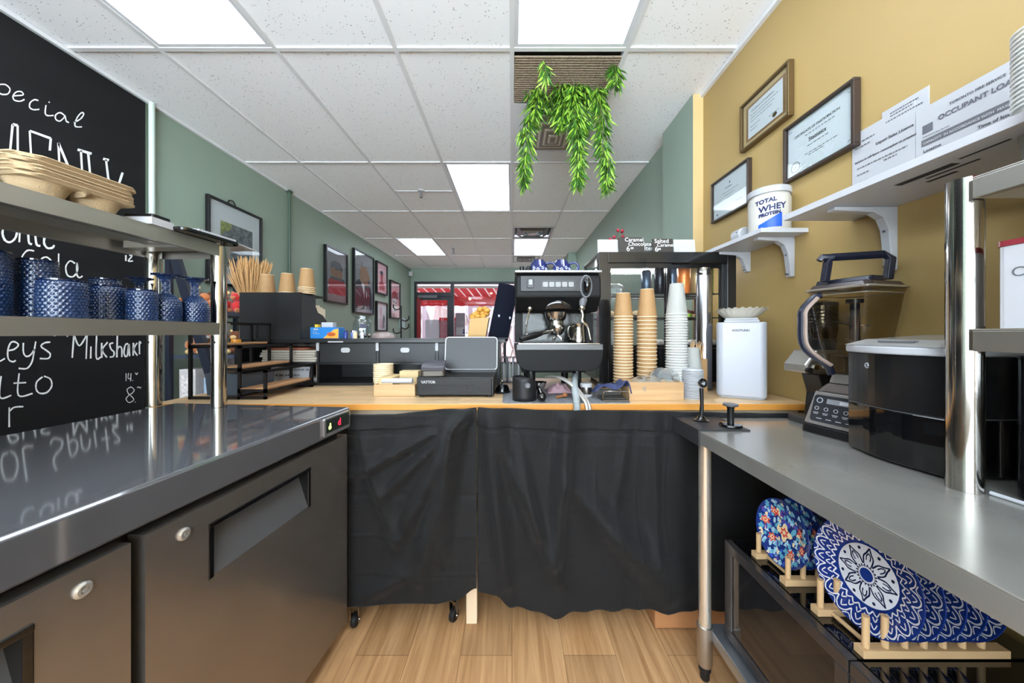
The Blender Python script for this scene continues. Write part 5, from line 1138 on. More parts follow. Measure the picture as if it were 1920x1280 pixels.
obj('basket', B().lathe((0, 0, 0.035), [(0.012, 0), (0.026, 0.008), (0.034, 0.026), (0.036, 0.034), (0.033, 0.034), (0.02, 0.012), (0, 0.010)], 28), M_chrome, pf2)
obj('handle', B().tube([(0.0, -0.028, 0.046), (0.003, -0.05, 0.034), (0.006, -0.075, 0.022), (0.007, -0.09, 0.020)], [0.007, 0.012, 0.018, 0.0175], 16).ball((0.007, -0.09, 0.020), 0.0185, 18), M_bgloss, pf2)
obj('spout', B().tube(crom([(0, 0, 0.036), (0, -0.004, 0.02), (0, -0.01, 0.002)]), 0.006, 8), M_chrome, pf2)
rg = B().grid(lambda u, v: (0.06*(u-0.5)*2, 0.045*(v-0.5)*2, 0.004+0.036*max(0, 1-((u-0.5)*2)**2)*max(0, 1-((v-0.5)*2)**2)*(1+0.3*math.sin(u*19)*math.cos(v*13))), 30, 24)
solo('pink_cloth', rg, pm('faded pink cloth', (188, 152, 160), 0.9), 'crumpled faded pink cloth under the coffee machine', 'cloth', loc=(0.225, 1.62, MZ-0.001), solid=0.003)
solo('small_brush', B().cyl((0.0, 0, 0.006), (0.035, 0.02, 0.01), 0.005, n=10).ball((0.04, 0.022, 0.012), (0.012, 0.01, 0.010), 10), pm('brown wood handle', (150, 92, 52), 0.5), 'small brown-handled brush on the mat', 'brush', loc=(0.19, 1.46, MZ))
hz_ = B(); pts = crom([(0.30, 1.60, 1.00), (0.275, 1.50, 0.975), (0.262, 1.42, 0.945), (0.257, 1.372, 0.925), (0.257, 1.353, 0.895), (0.257, 1.349, 0.872)], 14)
hz_.tube(pts, [0.0125+0.0018*(k % 2) for k in range(len(pts))], 14)
solo('drain_hose', hz_, pm('pale grey corrugated hose', (150, 156, 158), 0.5), 'corrugated pale grey drain hose running over the counter edge', 'hose')
for q, (dx, c) in enumerate(((0.0, (206, 202, 196)), (0.012, (170, 164, 158)))):
    pts = crom([(0.16+dx, 1.62, 0.975), (0.20+dx, 1.52, 0.985), (0.245+dx, 1.45, 0.965), (0.275+dx, 1.40, 0.93), (0.292+dx, 1.356, 0.902), (0.298+dx, 1.349, 0.868)], 8)
    solo('water_hose', B().tube(pts, 0.0055, 8), pm('braided hose %d' % q, c, 0.35, 0.4), ['left braided steel water hose looping over the counter edge', 'right braided steel water hose looping over the counter edge'][q], 'hose', 'braided hoses under the machine')
dl = thing('dosing_cup', 'small steel canister with a white lid on a white saucer under the coffee machine', 'canister', (0.325, 1.50, MZ))
obj('saucer', B().lathe((0, 0, 0), [(0.024, 0), (0.029, 0.006), (0.029, 0.014), (0, 0.014)], 24), M_wplast, dl); obj('body', B().lathe((0, 0, 0.0145), [(0.024, 0), (0.025, 0.01), (0.024, 0.03), (0, 0.03)], 24), M_steel, dl)
obj('lid', B().lathe((0, 0, 0.045), [(0.0265, 0), (0.0265, 0.014), (0.022, 0.017), (0, 0.017)], 24), M_wplast, dl)
wr_ = thing('wire_rack', 'small chrome wire cloth rack on the right end of the bar mat', 'rack', (0.43, 1.44, MZ))
f_ = B()
for y in (-0.045, 0.05): f_.tube([(-0.058, y, 0.003), (-0.058, y, 0.035), (-0.052, y, 0.042), (0.042, y, 0.042), (0.048, y, 0.035), (0.048, y, 0.003)], 0.0022, 8)
for x in (-0.058, 0.048): f_.cyl((x, -0.045, 0.0035), (x, 0.05, 0.0035), 0.0022, n=8)
f_.cyl((-0.058, -0.045, 0.0035), (0.048, -0.045, 0.0035), 0.0022, n=8)
obj('wire_frame', f_, M_chrome, wr_); obj('tray', B().box(-0.05, 0.04, -0.04, 0.045, 0.008, 0.012).box(-0.05, 0.04, 0.04, 0.045, 0.012, 0.036), pm('dark tray', (60, 56, 52), 0.4), wr_)
cb2 = B().grid(lambda u, v: (-0.075+0.15*u, -0.02+0.09*v, 0.050+0.020*math.exp(-((u-0.85)/0.1)**2)+0.012*math.sin(u*9)*math.cos(v*5)*0.6-0.03*max(0, 0.2-u)*6*(0.5+v*0.5)-0.05*max(0, u-0.93)*9), 50, 24)
solo('navy_cloth', cb2, pm('navy terry cloth', (62, 70, 110), 0.95, bump=0.8, bs=(300, 300, 300)), 'crumpled navy blue cloth draped over the wire rack', 'cloth', loc=(0.425, 1.445, MZ+0.004), solid=0.004)
# service bell and small caddy left of the machine
bl_ = thing('service_bell', 'black domed counter bell left of the knock box', 'bell', (-0.045, 1.62, KZ+0.0005))
obj('base', B().lathe((0, 0, 0), [(0.036, 0), (0.038, 0.006), (0.034, 0.010), (0, 0.010)], 24), M_bplast, bl_); obj('dome', B().lathe((0, 0, 0.0105), [(0.033, 0), (0.031, 0.014), (0.022, 0.026), (0.008, 0.031), (0, 0.032)], 24), M_bgloss, bl_); obj('plunger', B().cyl((0, 0, 0.0427), (0, 0, 0.053), 0.004, n=10).ball((0, 0, 0.055), 0.006, 10), M_chrome, bl_)
cdy = thing('utensil_caddy', 'black wire caddy holding white sachets and sticks beyond the counter gap', 'caddy', (-0.01, 1.99, KZ+0.0005))
f_ = B().box(-0.05, 0.06, -0.04, 0.04, 0, 0.004)
for x in (-0.05, -0.015, 0.02, 0.055): f_.box(x, x+0.004, -0.04, -0.036, 0.0045, 0.14).box(x, x+0.004, 0.036, 0.04, 0.0045, 0.14)
f_.box(-0.05, 0.06, -0.04, -0.036, 0.14, 0.144).box(-0.05, 0.06, 0.036, 0.04, 0.14, 0.144)
obj('frame', f_, M_bplast, cdy)
for k, x in enumerate((-0.042, -0.026, -0.008, 0.010, 0.028, 0.044)): obj('sachet', B().box(x, x+0.010, -0.02, 0.02, 0.0045, 0.11+0.03*(k % 2)), [M_paper, M_grey, M_wplast][k % 3], cdy)
# cash drawer, receipt printer, screen
cdw = thing('cash_drawer', 'black metal cash drawer with a thin slot and small white brand lettering', 'cash drawer', (-0.252, 1.62, KZ+0.0005))
obj('housing', B().box(-0.17, 0.172, -0.11, 0.18, 0.006, 0.088), pm('black textured metal', (18, 16, 15), 0.35, 0.2, bump=0.1, bs=(300, 300, 300)), cdw, bevel=0.003)
dfr = obj('drawer_front', B().box(-0.160, 0.162, -0.118, -0.1105, 0.010, 0.082), pm('black textured metal', (18, 16, 15)), cdw, bevel=0.002)
obj('slot', B().box(-0.085, 0.085, -0.1195, -0.1182, 0.052, 0.0545), M_rub, dfr); obj('lock', B().cyl((0.05, -0.1182, 0.04), (0.05, -0.122, 0.04), 0.005, n=14), M_bmetal, dfr)
for x in (-0.15, 0.15): obj('foot', B().cyl((x, -0.09, 0), (x, -0.09, 0.0055), 0.012, n=12).cyl((x, 0.15, 0), (x, 0.15, 0.0055), 0.012, n=12), M_rub, cdw)
text('lettering', 'VATTOR', 0.016, M_wplast, Matrix.Translation(cdw.location) @ fr((-0.148, -0.1186, 0.062), (1, 0, 0), (0, 0, 1)), cdw, 0.0003, bold=0.0005)
rp = thing('receipt_printer', 'small dark grey receipt printer on the left of the cash drawer', 'printer', (-0.355, 1.57, KZ+0.0895), R(8))
obj('body', B().prism(rrect(-0.052, 0.045, -0.05, 0.07, 0.012), XY, 0, 0.028), pm('bronze grey plastic', (96, 88, 78), 0.35), rp, bevel=0.004)
obj('lid', B().prism(rrect(-0.056, 0.048, -0.055, 0.07, 0.008), XY, 0.0285, 0.05, M=Matrix.Rotation(R(9), 4, 'X') @ Matrix.Translation((0, 0, 0.006))), pm('slate lid', (74, 74, 82), 0.25), rp, bevel=0.004)
tr = thing('pos_screen', 'dark grey rounded screen back with a pale rim standing behind the cash drawer', 'monitor', (-0.20, 1.70, KZ+0.0895))
Mr = Matrix.Rotation(R(-10), 4, 'X')
obj('back', B().prism(rrect(-0.135, 0.125, 0.012, 0.175, 0.016), XZ, 0, 0.012, M=Mr), pm('screen back grey', (44, 44, 46), 0.4), tr)
obj('rim', B().tube([Mr @ Vector((u, -0.001, v)) for u, v in rrect(-0.135, 0.125, 0.012, 0.175, 0.016)], 0.0028, 8, closed=True), pm('pale rim', (196, 196, 198), 0.3), tr)
obj('stand', B().box(-0.10, 0.12, -0.02, 0.06, 0, 0.008).box(-0.125, 0.125, -0.012, 0.012, 0.0082, 0.013), M_bplast, tr)
# wooden tray with napkins and stack of cup sleeves
wt_ = thing('wooden_tray', 'open light wooden tray holding folded cream napkins left of the cash drawer', 'tray', (-0.52, 1.60, KZ+0.0005))
f_ = B().box(-0.10, 0.085, -0.07, -0.062, 0, 0.052).box(-0.10, 0.085, 0.092, 0.10, 0, 0.052).box(-0.10, -0.092, -0.062, 0.092, 0, 0.052).box(0.077, 0.085, -0.062, 0.092, 0, 0.052).box(-0.092, 0.077, -0.062, 0.092, 0, 0.006)
obj('tray', f_, M_lwood, wt_, bevel=0.0015)
solo('napkin_pad', B().box(-0.085, -0.02, -0.055, 0.088, 0, 0.075).box(-0.018, 0.072, 0.03, 0.088, 0, 0.095), pm('cream paper', (200, 176, 132), 0.8), 'cream folded napkins standing in the wooden tray', 'napkins', loc=(-0.52, 1.60, KZ+0.007), bevel=0.002)
solo('white_roll', B().cyl((-0.07, 0, 0.012), (0.068, 0, 0.012), 0.012, n=18), M_paper, 'white paper roll lying along the front of the wooden tray', 'paper roll', loc=(-0.52, 1.552, KZ+0.055))
pk3 = [None, lambda l, g, loc: make_cup(l, g, 0.048, 0.036, 0.055, M_kraftl, pm('paper cup rim line', (150, 120, 84), 0.6), loc)]
def bowl(l, g, loc):
    t = thing('paper_bowl', l, 'bowl', loc, 0, g)
    obj('bowl', B().lathe((0, 0, 0), [(0.030, 0), (0.044, 0.045), (0.047, 0.047), (0.047, 0.051), (0.043, 0.051), (0.028, 0.003), (0, 0.003)], 26, cap=False), M_kraftl, t); return t
cup_stack(-0.625, 1.66, KZ+0.0005, 10, 0.0092, [None, bowl], 'topmost cream paper bowl of the small stack by the hutch', 'cream paper bowl nested in the small stack by the hutch', 'small stack of cream paper bowls')
solo('crumpled_napkin', B().ball((0, 0, 0.014), (0.018, 0.014, 0.014), 10).ball((0.018, 0, 0.010), (0.012, 0.014, 0.010), 8), M_paper, 'crumpled white napkin on the small paper bowl stack', 'napkin', loc=(-0.63, 1.65, KZ+0.0838+0.004))
# ---- on top of the hutch
sb = thing('snack_carton', 'blue snack carton with an orange picture on the hutch', 'box', (-1.03, 1.92, HT+0.001))
obj('carton', B().box(-0.082, 0.075, -0.04, 0.03, 0, 0.062), pm('bright blue carton', (40, 120, 190), 0.35), sb, bevel=0.002)
obj('orange_picture', B().add([(-0.01, -0.0408, 0.002), (0.074, -0.0408, 0.002), (0.074, -0.0408, 0.055), (0.05, -0.0408, 0.05)], [(0, 1, 2, 3)]), pm('orange print', (240, 160, 60), 0.4), sb)
obj('snack_picture', B().ball((0.036, -0.0405, 0.024), (0.026, 0.001, 0.012), 12), pm('brown snack print', (176, 84, 30), 0.4), sb)
obj('white_crest', B().add([(-0.065, -0.0408, 0.048), (-0.035, -0.0408, 0.048), (-0.042, -0.0408, 0.056), (-0.05, -0.0408, 0.052), (-0.058, -0.0408, 0.057)], [(0, 1, 2, 3, 4)]).box(-0.066, -0.045, -0.0412, -0.0408, 0.036, 0.038).box(-0.066, -0.03, -0.0412, -0.0408, 0.026, 0.028), M_paper, sb)
solo('white_carton', B().box(-0.035, 0.03, -0.02, 0.02, 0, 0.028), M_paper, 'small white box on top of the blue snack carton', 'box', loc=(-1.035, 1.935, HT+0.0635), bevel=0.002)
solo('yellow_packet', B().box(-0.008, 0.008, -0.015, 0.015, 0, 0.016), pm('yellow packet', (236, 190, 60), 0.4), 'yellow packet peeking from the blue snack carton', 'packet', loc=(-1.09, 1.915, HT+0.0635))
for k, c in enumerate(((44, 60, 130), (90, 110, 170), (214, 190, 150), (200, 200, 206))):
    t = thing('spice_jar', ['navy blue small jar right of the snack carton', 'pale blue small jar near the glass jar', 'small jar with a beige label before the glass jar', 'small clear jar beside the big glass jar'][k], 'jar', (-0.925+0.026*k, 1.90+0.03*(k % 2), HT+0.001), 0, 'small jars on the hutch')
    obj('body', B().lathe((0, 0, 0), [(0.011, 0), (0.012, 0.03), (0.009, 0.035)], 14), pm('jar body %d' % k, c, 0.2, var=0.3, vs=(90, 90, 90)), t); obj('lid', B().lathe((0, 0, 0.0353), [(0.010, 0), (0.010, 0.009), (0, 0.009)], 14), [pm('navy print', (30, 50, 110)), M_chrome, M_wplast, M_chrome][k], t)
gj = thing('glass_jar', 'big clear glass jar with dark pods in the bottom and a small black tag', 'jar', (-0.862, 1.97, HT+0.001))
obj('glass', B().lathe((0, 0, 0), [(0.048, 0), (0.052, 0.006), (0.052, 0.085), (0.045, 0.104), (0.040, 0.110), (0.040, 0.118), (0.046, 0.12), (0.046, 0.128), (0.040, 0.128)], 30, cap=False).lathe((0, 0, 0.002), [(0, 0), (0.048, 0)], 30, cap=False), glassy('jar glass', (236, 242, 246), 0.03, 0.12), gj)
for k in range(22):
    a = k*2.4; r = 0.038*math.sqrt((k % 11+0.5)/11); obj('pod', B().ball((r*math.cos(a), r*math.sin(a), 0.010+0.011*(k//11)), (0.009, 0.007, 0.006), 8), pm('dark pods', (70, 62, 58), 0.5) if k % 3 else pm('pale pods', (190, 180, 166), 0.5), gj)
obj('tag', B().box(-0.012, 0.024, -0.0545, -0.0535, 0.058, 0.082, M=Matrix.Rotation(0.35, 4, 'Z')), pm('black tag', (36, 38, 60), 0.5), gj)
solo('brown_bowl', B().lathe((0, 0, 0), [(0.07, 0), (0.069, 0.012), (0.055, 0.028), (0.03, 0.036), (0, 0.038)], 28, cap=True), pm('brown grey felt', (110, 88, 84), 0.7, col2=(160, 148, 146), vs=(20, 20, 20)), 'round brown-grey dome lying on the hutch, only its top showing', 'bowl', loc=(-0.765, 2.03, HT+0.001))
# box of potatoes and leaning dark tablet
kt = thing('kraft_tub', 'flat gold-brown kraft tub full of small golden potatoes on the hutch', 'tub', (-0.185, 1.94, HT+0.001))
tb = B(); a0, a1, b0, b1 = -0.062, 0.042, -0.05, 0.078
tb.add([(-0.062, -0.04, 0), (0.035, -0.04, 0), (0.035, 0.04, 0), (-0.062, 0.04, 0), (-0.046, -0.04, 0.112), (0.055, -0.04, 0.118), (0.055, 0.04, 0.118), (-0.046, 0.04, 0.112)], [(0, 3, 2, 1), (0, 1, 5, 4), (1, 2, 6, 5), (2, 3, 7, 6), (3, 0, 4, 7)])
obj('tub', tb, pm('gold kraft', (170, 132, 72), 0.45, 0.1), kt, solid=0.003)
M_pot = pm('golden skin', (190, 136, 54), 0.5, var=0.15, vs=(30, 30, 30))
pp = [(-0.036, -0.02, 0.118), (-0.008, -0.024, 0.122), (0.022, -0.02, 0.124), (-0.04, 0.012, 0.128), (-0.014, 0.004, 0.144), (0.016, 0.004, 0.146), (0.04, 0.0, 0.14), (-0.026, -0.004, 0.134), (0.004, -0.008, 0.165), (0.03, 0.006, 0.168), (0.044, -0.012, 0.158)]
for k, p in enumerate(pp):
    solo('potato', B().ball((0, 0, 0), (0.019, 0.017, 0.0155), 14), M_pot, ['golden potato at the front left of the kraft tub', 'golden potato at the front middle of the kraft tub', 'golden potato at the front right of the kraft tub', 'golden potato at the back left of the kraft tub', 'golden potato left of the centre of the heap', 'golden potato right of the centre of the heap', 'golden potato against the navy board', 'golden potato in the second layer at the left', 'golden potato on the upper left of the heap', 'topmost golden potato of the heap', 'golden potato high at the right by the navy board'][k], 'potato', 'golden potatoes in the kraft tub', loc=(kt.location.x+p[0], kt.location.y+p[1], kt.location.z+p[2]))
tbm = Matrix.Translation((-0.118, 1.96, HT+0.001)) @ Matrix.Rotation(R(11), 4, 'Y') @ Matrix.Rotation(R(-4), 4, 'X')
nv = thing('menu_stand', 'tall dark navy slanted screen board with two grey oval holes standing on the hutch', 'screen', (-0.118, 1.96, HT+0.001))
obj('panel', B().prism(rrect(-0.02, 0.095, 0.0, 0.325, 0.008), XZ, -0.012, 0.006, M=tbm @ Matrix.Shear('XY', 4, (0, 0))), pm('deep navy plastic', (7, 10, 26), 0.7, spec=0.12), nv, world=True, bevel=0.002)
for u in (0.018, 0.082): obj('oval_button', B().ball(tbm @ Vector((u, -0.0125, 0.135)), (0.0055, 0.0015, 0.008), 12), pm('silver oval', (190, 194, 204), 0.3), nv, world=True)
obj('base', B().box(-0.13, -0.02, 1.93, 1.99, HT+0.001, HT+0.005), M_bplast, nv, world=True)
# ---- tiered risers
ts = thing('tiered_riser', 'three-step black metal riser with wooden treads on the left end of the counter', 'display stand', (-1.22, 1.62, KZ+0.0005))
M_tread = wood('walnut tread', (196, 150, 108), (150, 106, 70), 'y', None, 0.4)
f_ = B(); tz = KZ+0.0005; bt = 0.006
def bar(a, b_): f_.add(*barbox(a, b_))
def barbox(a, b_, w_=0.0055):
    a, b_ = Vector(a), Vector(b_); lo = [min(a[i], b_[i])-w_ for i in range(3)]; hi = [max(a[i], b_[i])+w_ for i in range(3)]
    lo[2] = max(lo[2], tz)
    v = [(lo[0],lo[1],lo[2]),(hi[0],lo[1],lo[2]),(hi[0],hi[1],lo[2]),(lo[0],hi[1],lo[2]),(lo[0],lo[1],hi[2]),(hi[0],lo[1],hi[2]),(hi[0],hi[1],hi[2]),(lo[0],hi[1],hi[2])]
    return v, [(0,3,2,1),(4,5,6,7),(0,1,5,4),(1,2,6,5),(2,3,7,6),(3,0,4,7)]
tiers = [(-1.055, -1.165, 0.935, 1.016), (-1.165, -1.28, 1.025, 1.12), (-1.28, -1.375, 1.125, 1.225)]
Y0, Y1 = 1.46, 1.80
for i, (xa, xb, zs, zt) in enumerate(tiers):
    for y in (Y0, Y1):
        bar((xa, y, tz), (xa, y, zt)); bar((xb, y, zs), (xa, y, zs))
        if i == 2: bar((xb, y, tz), (xb, y, zt))
    bar((xa, Y0, zt), (xa, Y1, zt)); bar((xa, Y0, zs-0.006), (xa, Y1, zs-0.006)); bar((xb, Y0, zs-0.006), (xb, Y1, zs-0.006))
    if i: bar((xb, Y0, zt), (xb, Y1, zt)) if i == 2 else None
bar((tiers[0][0], Y0, tz+0.006), (tiers[2][1], Y0, tz+0.006)); bar((tiers[0][0], Y1, tz+0.006), (tiers[2][1], Y1, tz+0.006))
obj('frame', f_, M_bmetal, ts, world=True)
for i, (xa, xb, zs, zt) in enumerate(tiers): obj('tread', B().box(xb+0.006, xa-0.006, Y0-0.004, Y1+0.004, zs, zs+0.009), M_tread, ts, world=True, bevel=0.001)
solo('orange_tape_roll', B().lathe((0, 0, 0), [(0.02, 0), (0.02, 0.016), (0.012, 0.016), (0.012, 0), (0.02, 0)], 20, cap=False), pm('amber tape', (220, 150, 50), 0.3), 'amber tape roll on the top tread of the riser', 'tape roll', loc=(-1.31, 1.62, 1.1345))
solo('grey_basket', B().prism([(-1.34, 0.905), (-1.19, 0.905), (-1.18, 1.0), (-1.35, 1.0)], XZ, 1.50, 1.70), pm('slate plastic bin', (70, 76, 84), 0.4), 'slate grey plastic bin under the riser treads', 'bin')
# ---- vines hanging from the mesh
M_leaf = pm('fresh green leaf', (48, 90, 18), 0.45, var=0.55, vs=(26, 26, 26)); M_leaf2 = pm('pale green leaf', (134, 176, 58), 0.45, var=0.25, vs=(26, 26, 26))
def strand(px, py0, py1, Y, wd, dens, label):
    a = W(px[0], py0, Y); e = W(px[-1], py1, Y)
    root = thing('hanging_vine', label, 'hanging plant', (a.x, Y, CZ-0.004), 0, 'artificial vines hanging from the ceiling mesh')
    n = len(px); pts = [W(p, py0+(py1-py0)*k/(n-1), Y+0.02*math.sin(k*1.3)) for k, p in enumerate(px)]
    top = Vector((pts[0].x, Y, CZ-0.004)); pts = [top]+pts if top.z > pts[0].z+0.01 else pts
    path = crom(pts, 10)
    obj('stem', B().tube(path, 0.0022, 5), pm('vine stem', (96, 110, 50), 0.7), root, world=True)
    wd *= 1.25
    b = B(); L_ = sum((path[i+1]-path[i]).length for i in range(len(path)-1)); cnt = int(L_*dens*0.9)
    for k in range(cnt):
        t_ = 0.06+0.94*(k+random.random())/cnt; t_ = min(t_, 0.999); f = t_*(len(path)-1); i = min(int(f), len(path)-2); p = path[i].lerp(path[i+1], f-i)
        w_ = wd*(0.55+0.6*math.sin(PI*min(1, t_*0.9+0.1))) if t_ < 0.85 else wd*(1-t_)*4+0.012
        az = random.uniform(0, 2*PI); out = Vector((math.cos(az), math.sin(az)*0.8, 0))
        s0 = p+out*random.uniform(0.0, w_*0.45)
        ln = random.uniform(0.04, 0.085); dn = (out*random.uniform(0.25, 0.9)+Vector((0, 0, -1))*random.uniform(0.5, 1.2)).normalized()
        wv = dn.cross(Vector((random.uniform(-1, 1), random.uniform(-1, 1), 0.3))).normalized()*random.uniform(0.0035, 0.007); nn = dn.cross(wv).normalized()*0.004
        m1 = s0+dn*ln*0.35; m2 = s0+dn*ln*0.7
        b.add([s0, m1+wv, m1+nn, m1-wv, m2+wv*0.7, m2+nn*0.6, m2-wv*0.7, s0+dn*ln], [(0, 1, 2), (0, 2, 3), (1, 4, 5, 2), (2, 5, 6, 3), (4, 7, 5), (5, 7, 6)], 1 if random.random() < 0.38 else 0, True)
    o = obj('leaves', b, [M_leaf, M_leaf2], root, world=True); o['kind'] = 'stuff'
strand((1008, 1003, 985, 990, 983, 985), 177, 345, 2.08, 0.06, 820, 'leftmost hanging green vine below the ceiling mesh')
strand((995, 1000), 162, 235, 2.14, 0.055, 500, 'short vine piece above the leftmost vine')
strand((1050, 1055, 1060, 1052), 147, 235, 2.10, 0.085, 1500, 'bushy short vine at the middle left of the cluster')
strand((1075, 1078, 1082, 1085, 1083), 152, 345, 2.05, 0.055, 1000, 'long middle hanging green vine')
strand((1090, 1095, 1090), 152, 250, 2.09, 0.08, 1300, 'bushy short vine right of the middle')
strand((1035, 1030, 1040), 172, 215, 2.15, 0.07, 900, 'dark short vine behind the cluster, beside the grey diffuser')
strand((1122, 1130, 1128, 1138, 1138), 182, 352, 2.07, 0.062, 900, 'rightmost long hanging green vine')
strand((1018, 1022, 1024), 112, 150, 1.88, 0.018, 420, 'thin vine sprig at the upper left of the mesh')
strand((1152, 1154, 1154), 118, 158, 1.92, 0.045, 900, 'small vine sprig at the right edge of the mesh')
# ================================================================ right: steel table and what stands on and under it
QZ = 0.850
tb_ = thing('steel_table', 'long stainless steel work table with chrome legs and an undershelf along the mustard wall', 'table', (0.92, 0.4, 0))
obj('tabletop', B().box(0.632, 1.205, -0.75, 1.325, QZ-0.004, QZ).box(0.632, 0.636, -0.75, 1.325, QZ-0.045, QZ-0.004).box(0.636, 1.205, 1.321, 1.325, QZ-0.045, QZ-0.004).box(0.636, 0.66, -0.75, 1.32, QZ-0.045, QZ-0.041).box(0.8, 1.0, -0.7, 1.28, QZ-0.03, QZ-0.005), M_table, tb_, world=True, bevel=0.001)
for x in (0.658, 1.175):
    for y in (1.165, -0.66):
        l_ = obj('leg', B().cyl((x, y, 0.06), (x, y, QZ-0.0455), 0.0195, n=28), pm('polished leg steel', (226, 216, 200), 0.24, 0.8), tb_, world=True)
        obj('shelf_sleeve', B().lathe((x, y, 0.05), [(0.0205, 0), (0.024, 0.01), (0.025, 0.12), (0.0245, 0.135), (0.02, 0.137)], 28, cap=False), M_steelshelf, l_, world=True)
        obj('foot', B().lathe((x, y, 0.0), [(0.012, 0), (0.0145, 0.004), (0.0145, 0.03), (0.019, 0.034), (0.019, 0.05)], 24), M_rub, l_, world=True)
obj('undershelf', B().box(0.672, 1.19, -0.72, 1.175, 0.176, 0.18).box(0.672, 0.676, -0.72, 1.175, 0.145, 0.176).box(0.676, 1.19, 1.171, 1.175, 0.145, 0.176), pm('galvanised shelf', (176, 182, 190), 0.3, 0.9), tb_, world=True, bevel=0.001)
# corner tamping mat + tools
cm_ = thing('tamping_mat', 'black rubber corner mat with a hanging lip on the steel table corner', 'mat', (0.7, 1.25, QZ+0.0005))
obj('pad', B().prism([(0.628, 1.145), (0.80, 1.145), (0.80, 1.33), (0.628, 1.33)], XY, QZ+0.0005, QZ+0.005), pm('dark grey rubber', (46, 46, 48), 0.4), cm_, world=True, bevel=0.001)
obj('lip', B().box(0.6255, 0.6315, 1.145, 1.33, QZ-0.05, QZ+0.005).box(0.632, 0.80, 1.3255, 1.331, QZ-0.05, QZ+0.0), pm('dark grey rubber', (46, 46, 48)), cm_, world=True, bevel=0.001)
TZ2 = QZ+0.0055
sp_ = thing('scoop_stand', 'black coffee scoop standing upright on its round base on the tamping mat', 'scoop', (0.700, 1.262, TZ2))
obj('base', B().lathe((0, 0, 0), [(0.026, 0), (0.027, 0.004), (0.016, 0.009), (0.009, 0.02), (0, 0.022)], 24), M_bgloss, sp_); obj('handle', B().tube([(0, 0, 0.018), (0.002, 0, 0.06), (0.0, 0, 0.12)], [0.008, 0.0065, 0.007], 10), M_bplast, sp_)
obj('bowl', B().lathe((0, 0, 0), [(0.0, 0.0), (0.010, 0.003), (0.0155, 0.010), (0.0165, 0.018), (0.0145, 0.018), (0.012, 0.010), (0, 0.005)], 24, 0, Matrix.Translation((0.0, 0.006, 0.138)) @ Matrix.Rotation(R(80), 4, 'X')), M_bgloss, sp_)
tp = thing('coffee_tamper', 'black flat-topped tamper standing on the front edge of the tamping mat', 'tamper', (0.762, 1.19, TZ2))
obj('base', B().lathe((0, 0, 0), [(0.035, 0), (0.036, 0.003), (0.034, 0.008), (0.012, 0.011)], 28), M_bgloss, tp); obj('stem', B().lathe((0, 0, 0.0105), [(0.011, 0), (0.0105, 0.05), (0.014, 0.058)], 20), M_bplast, tp); obj('top', B().lathe((0, 0, 0.069), [(0.014, 0), (0.0235, 0.002), (0.0245, 0.006), (0.022, 0.009), (0, 0.009)], 24), pm('worn black top', (74, 74, 76), 0.35), tp)
# ---- over-shelf on the table
os_ = thing('table_overshelf', 'two-tier stainless over-shelf on a thick chrome post standing on the steel table', 'shelf', (0.957, 0.722, QZ+0.0005))
for x in (0.957, 1.16):
    for y in (0.722, -0.55): obj('post', B().cyl((x, y, QZ+0.0005), (x, y, 1.502), 0.0265, n=36), M_chrome, os_, world=True)
for nm, z0, z1 in (('lower_shelf', 1.143, 1.188), ('upper_shelf', 1.452, 1.495)):
    obj(nm, B().box(0.932, 1.20, -0.6, 0.691, z1-0.004, z1).box(0.932, 0.936, -0.6, 0.691, z0, z1-0.004).box(0.936, 1.20, 0.687, 0.691, z0, z1-0.004).box(0.936, 0.95, -0.59, 0.68, z0, z0+0.003), M_steelshelf, os_, world=True, bevel=0.001)
ctn = thing('coffee_tin', 'white rectangular tin with a dark red lid and grey lettering on the over-shelf', 'tin', (1.03, 0.61, 1.1885))
obj('body', B().prism(rrect(0.952, 1.10, 0.53, 0.672, 0.012), XY, 1.189, 1.347), pm('satin white tin', (186, 186, 190), 0.25), ctn, world=True)
obj('lid', B().prism(rrect(0.950, 1.102, 0.528, 0.674, 0.013), XY, 1.3475, 1.358), pm('dark red lid', (132, 44, 52), 0.3), ctn, world=True)
text('lettering', 'COFFEE', 0.026, pm('grey letters', (100, 100, 104), 0.5), fr((0.9515, 0.651, 1.287), (0, -1, 0), (0, 0, 1)), ctn, 0.0003)
solo('dark_tray', B().box(1.06, 1.18, 0.56, 0.68, 1.1885, 1.196), pm('dark brown tray', (70, 60, 52), 0.4), 'dark flat tray behind the coffee tin on the over-shelf', 'tray')
jr = thing('snack_jar', 'jar with red and white label on the upper over-shelf at the photo edge', 'jar', (0.966, 0.595, 1.4955))
obj('body', B().lathe((0, 0, 0), [(0.036, 0), (0.039, 0.006), (0.039, 0.10), (0.03, 0.11)], 30), pm('amber jar', (196, 130, 60), 0.2), jr)
obj('label', B().lathe((0, 0, 0.02), [(0.0395, 0), (0.0396, 0.026)], 30, cap=False).lathe((0, 0, 0.076), [(0.0395, 0), (0.0396, 0.022)], 30, cap=False), pm('red label', (206, 36, 48), 0.35), jr); obj('label', B().lathe((0, 0, 0.048), [(0.0394, 0), (0.0394, 0.028)], 30, cap=False), pm('cream label', (240, 222, 200), 0.35, var=0.2, vs=(80, 80, 80)), jr)
obj('lid', B().lathe((0, 0, 0.1103), [(0.032, 0), (0.032, 0.016), (0, 0.016)], 30), M_wplast, jr)
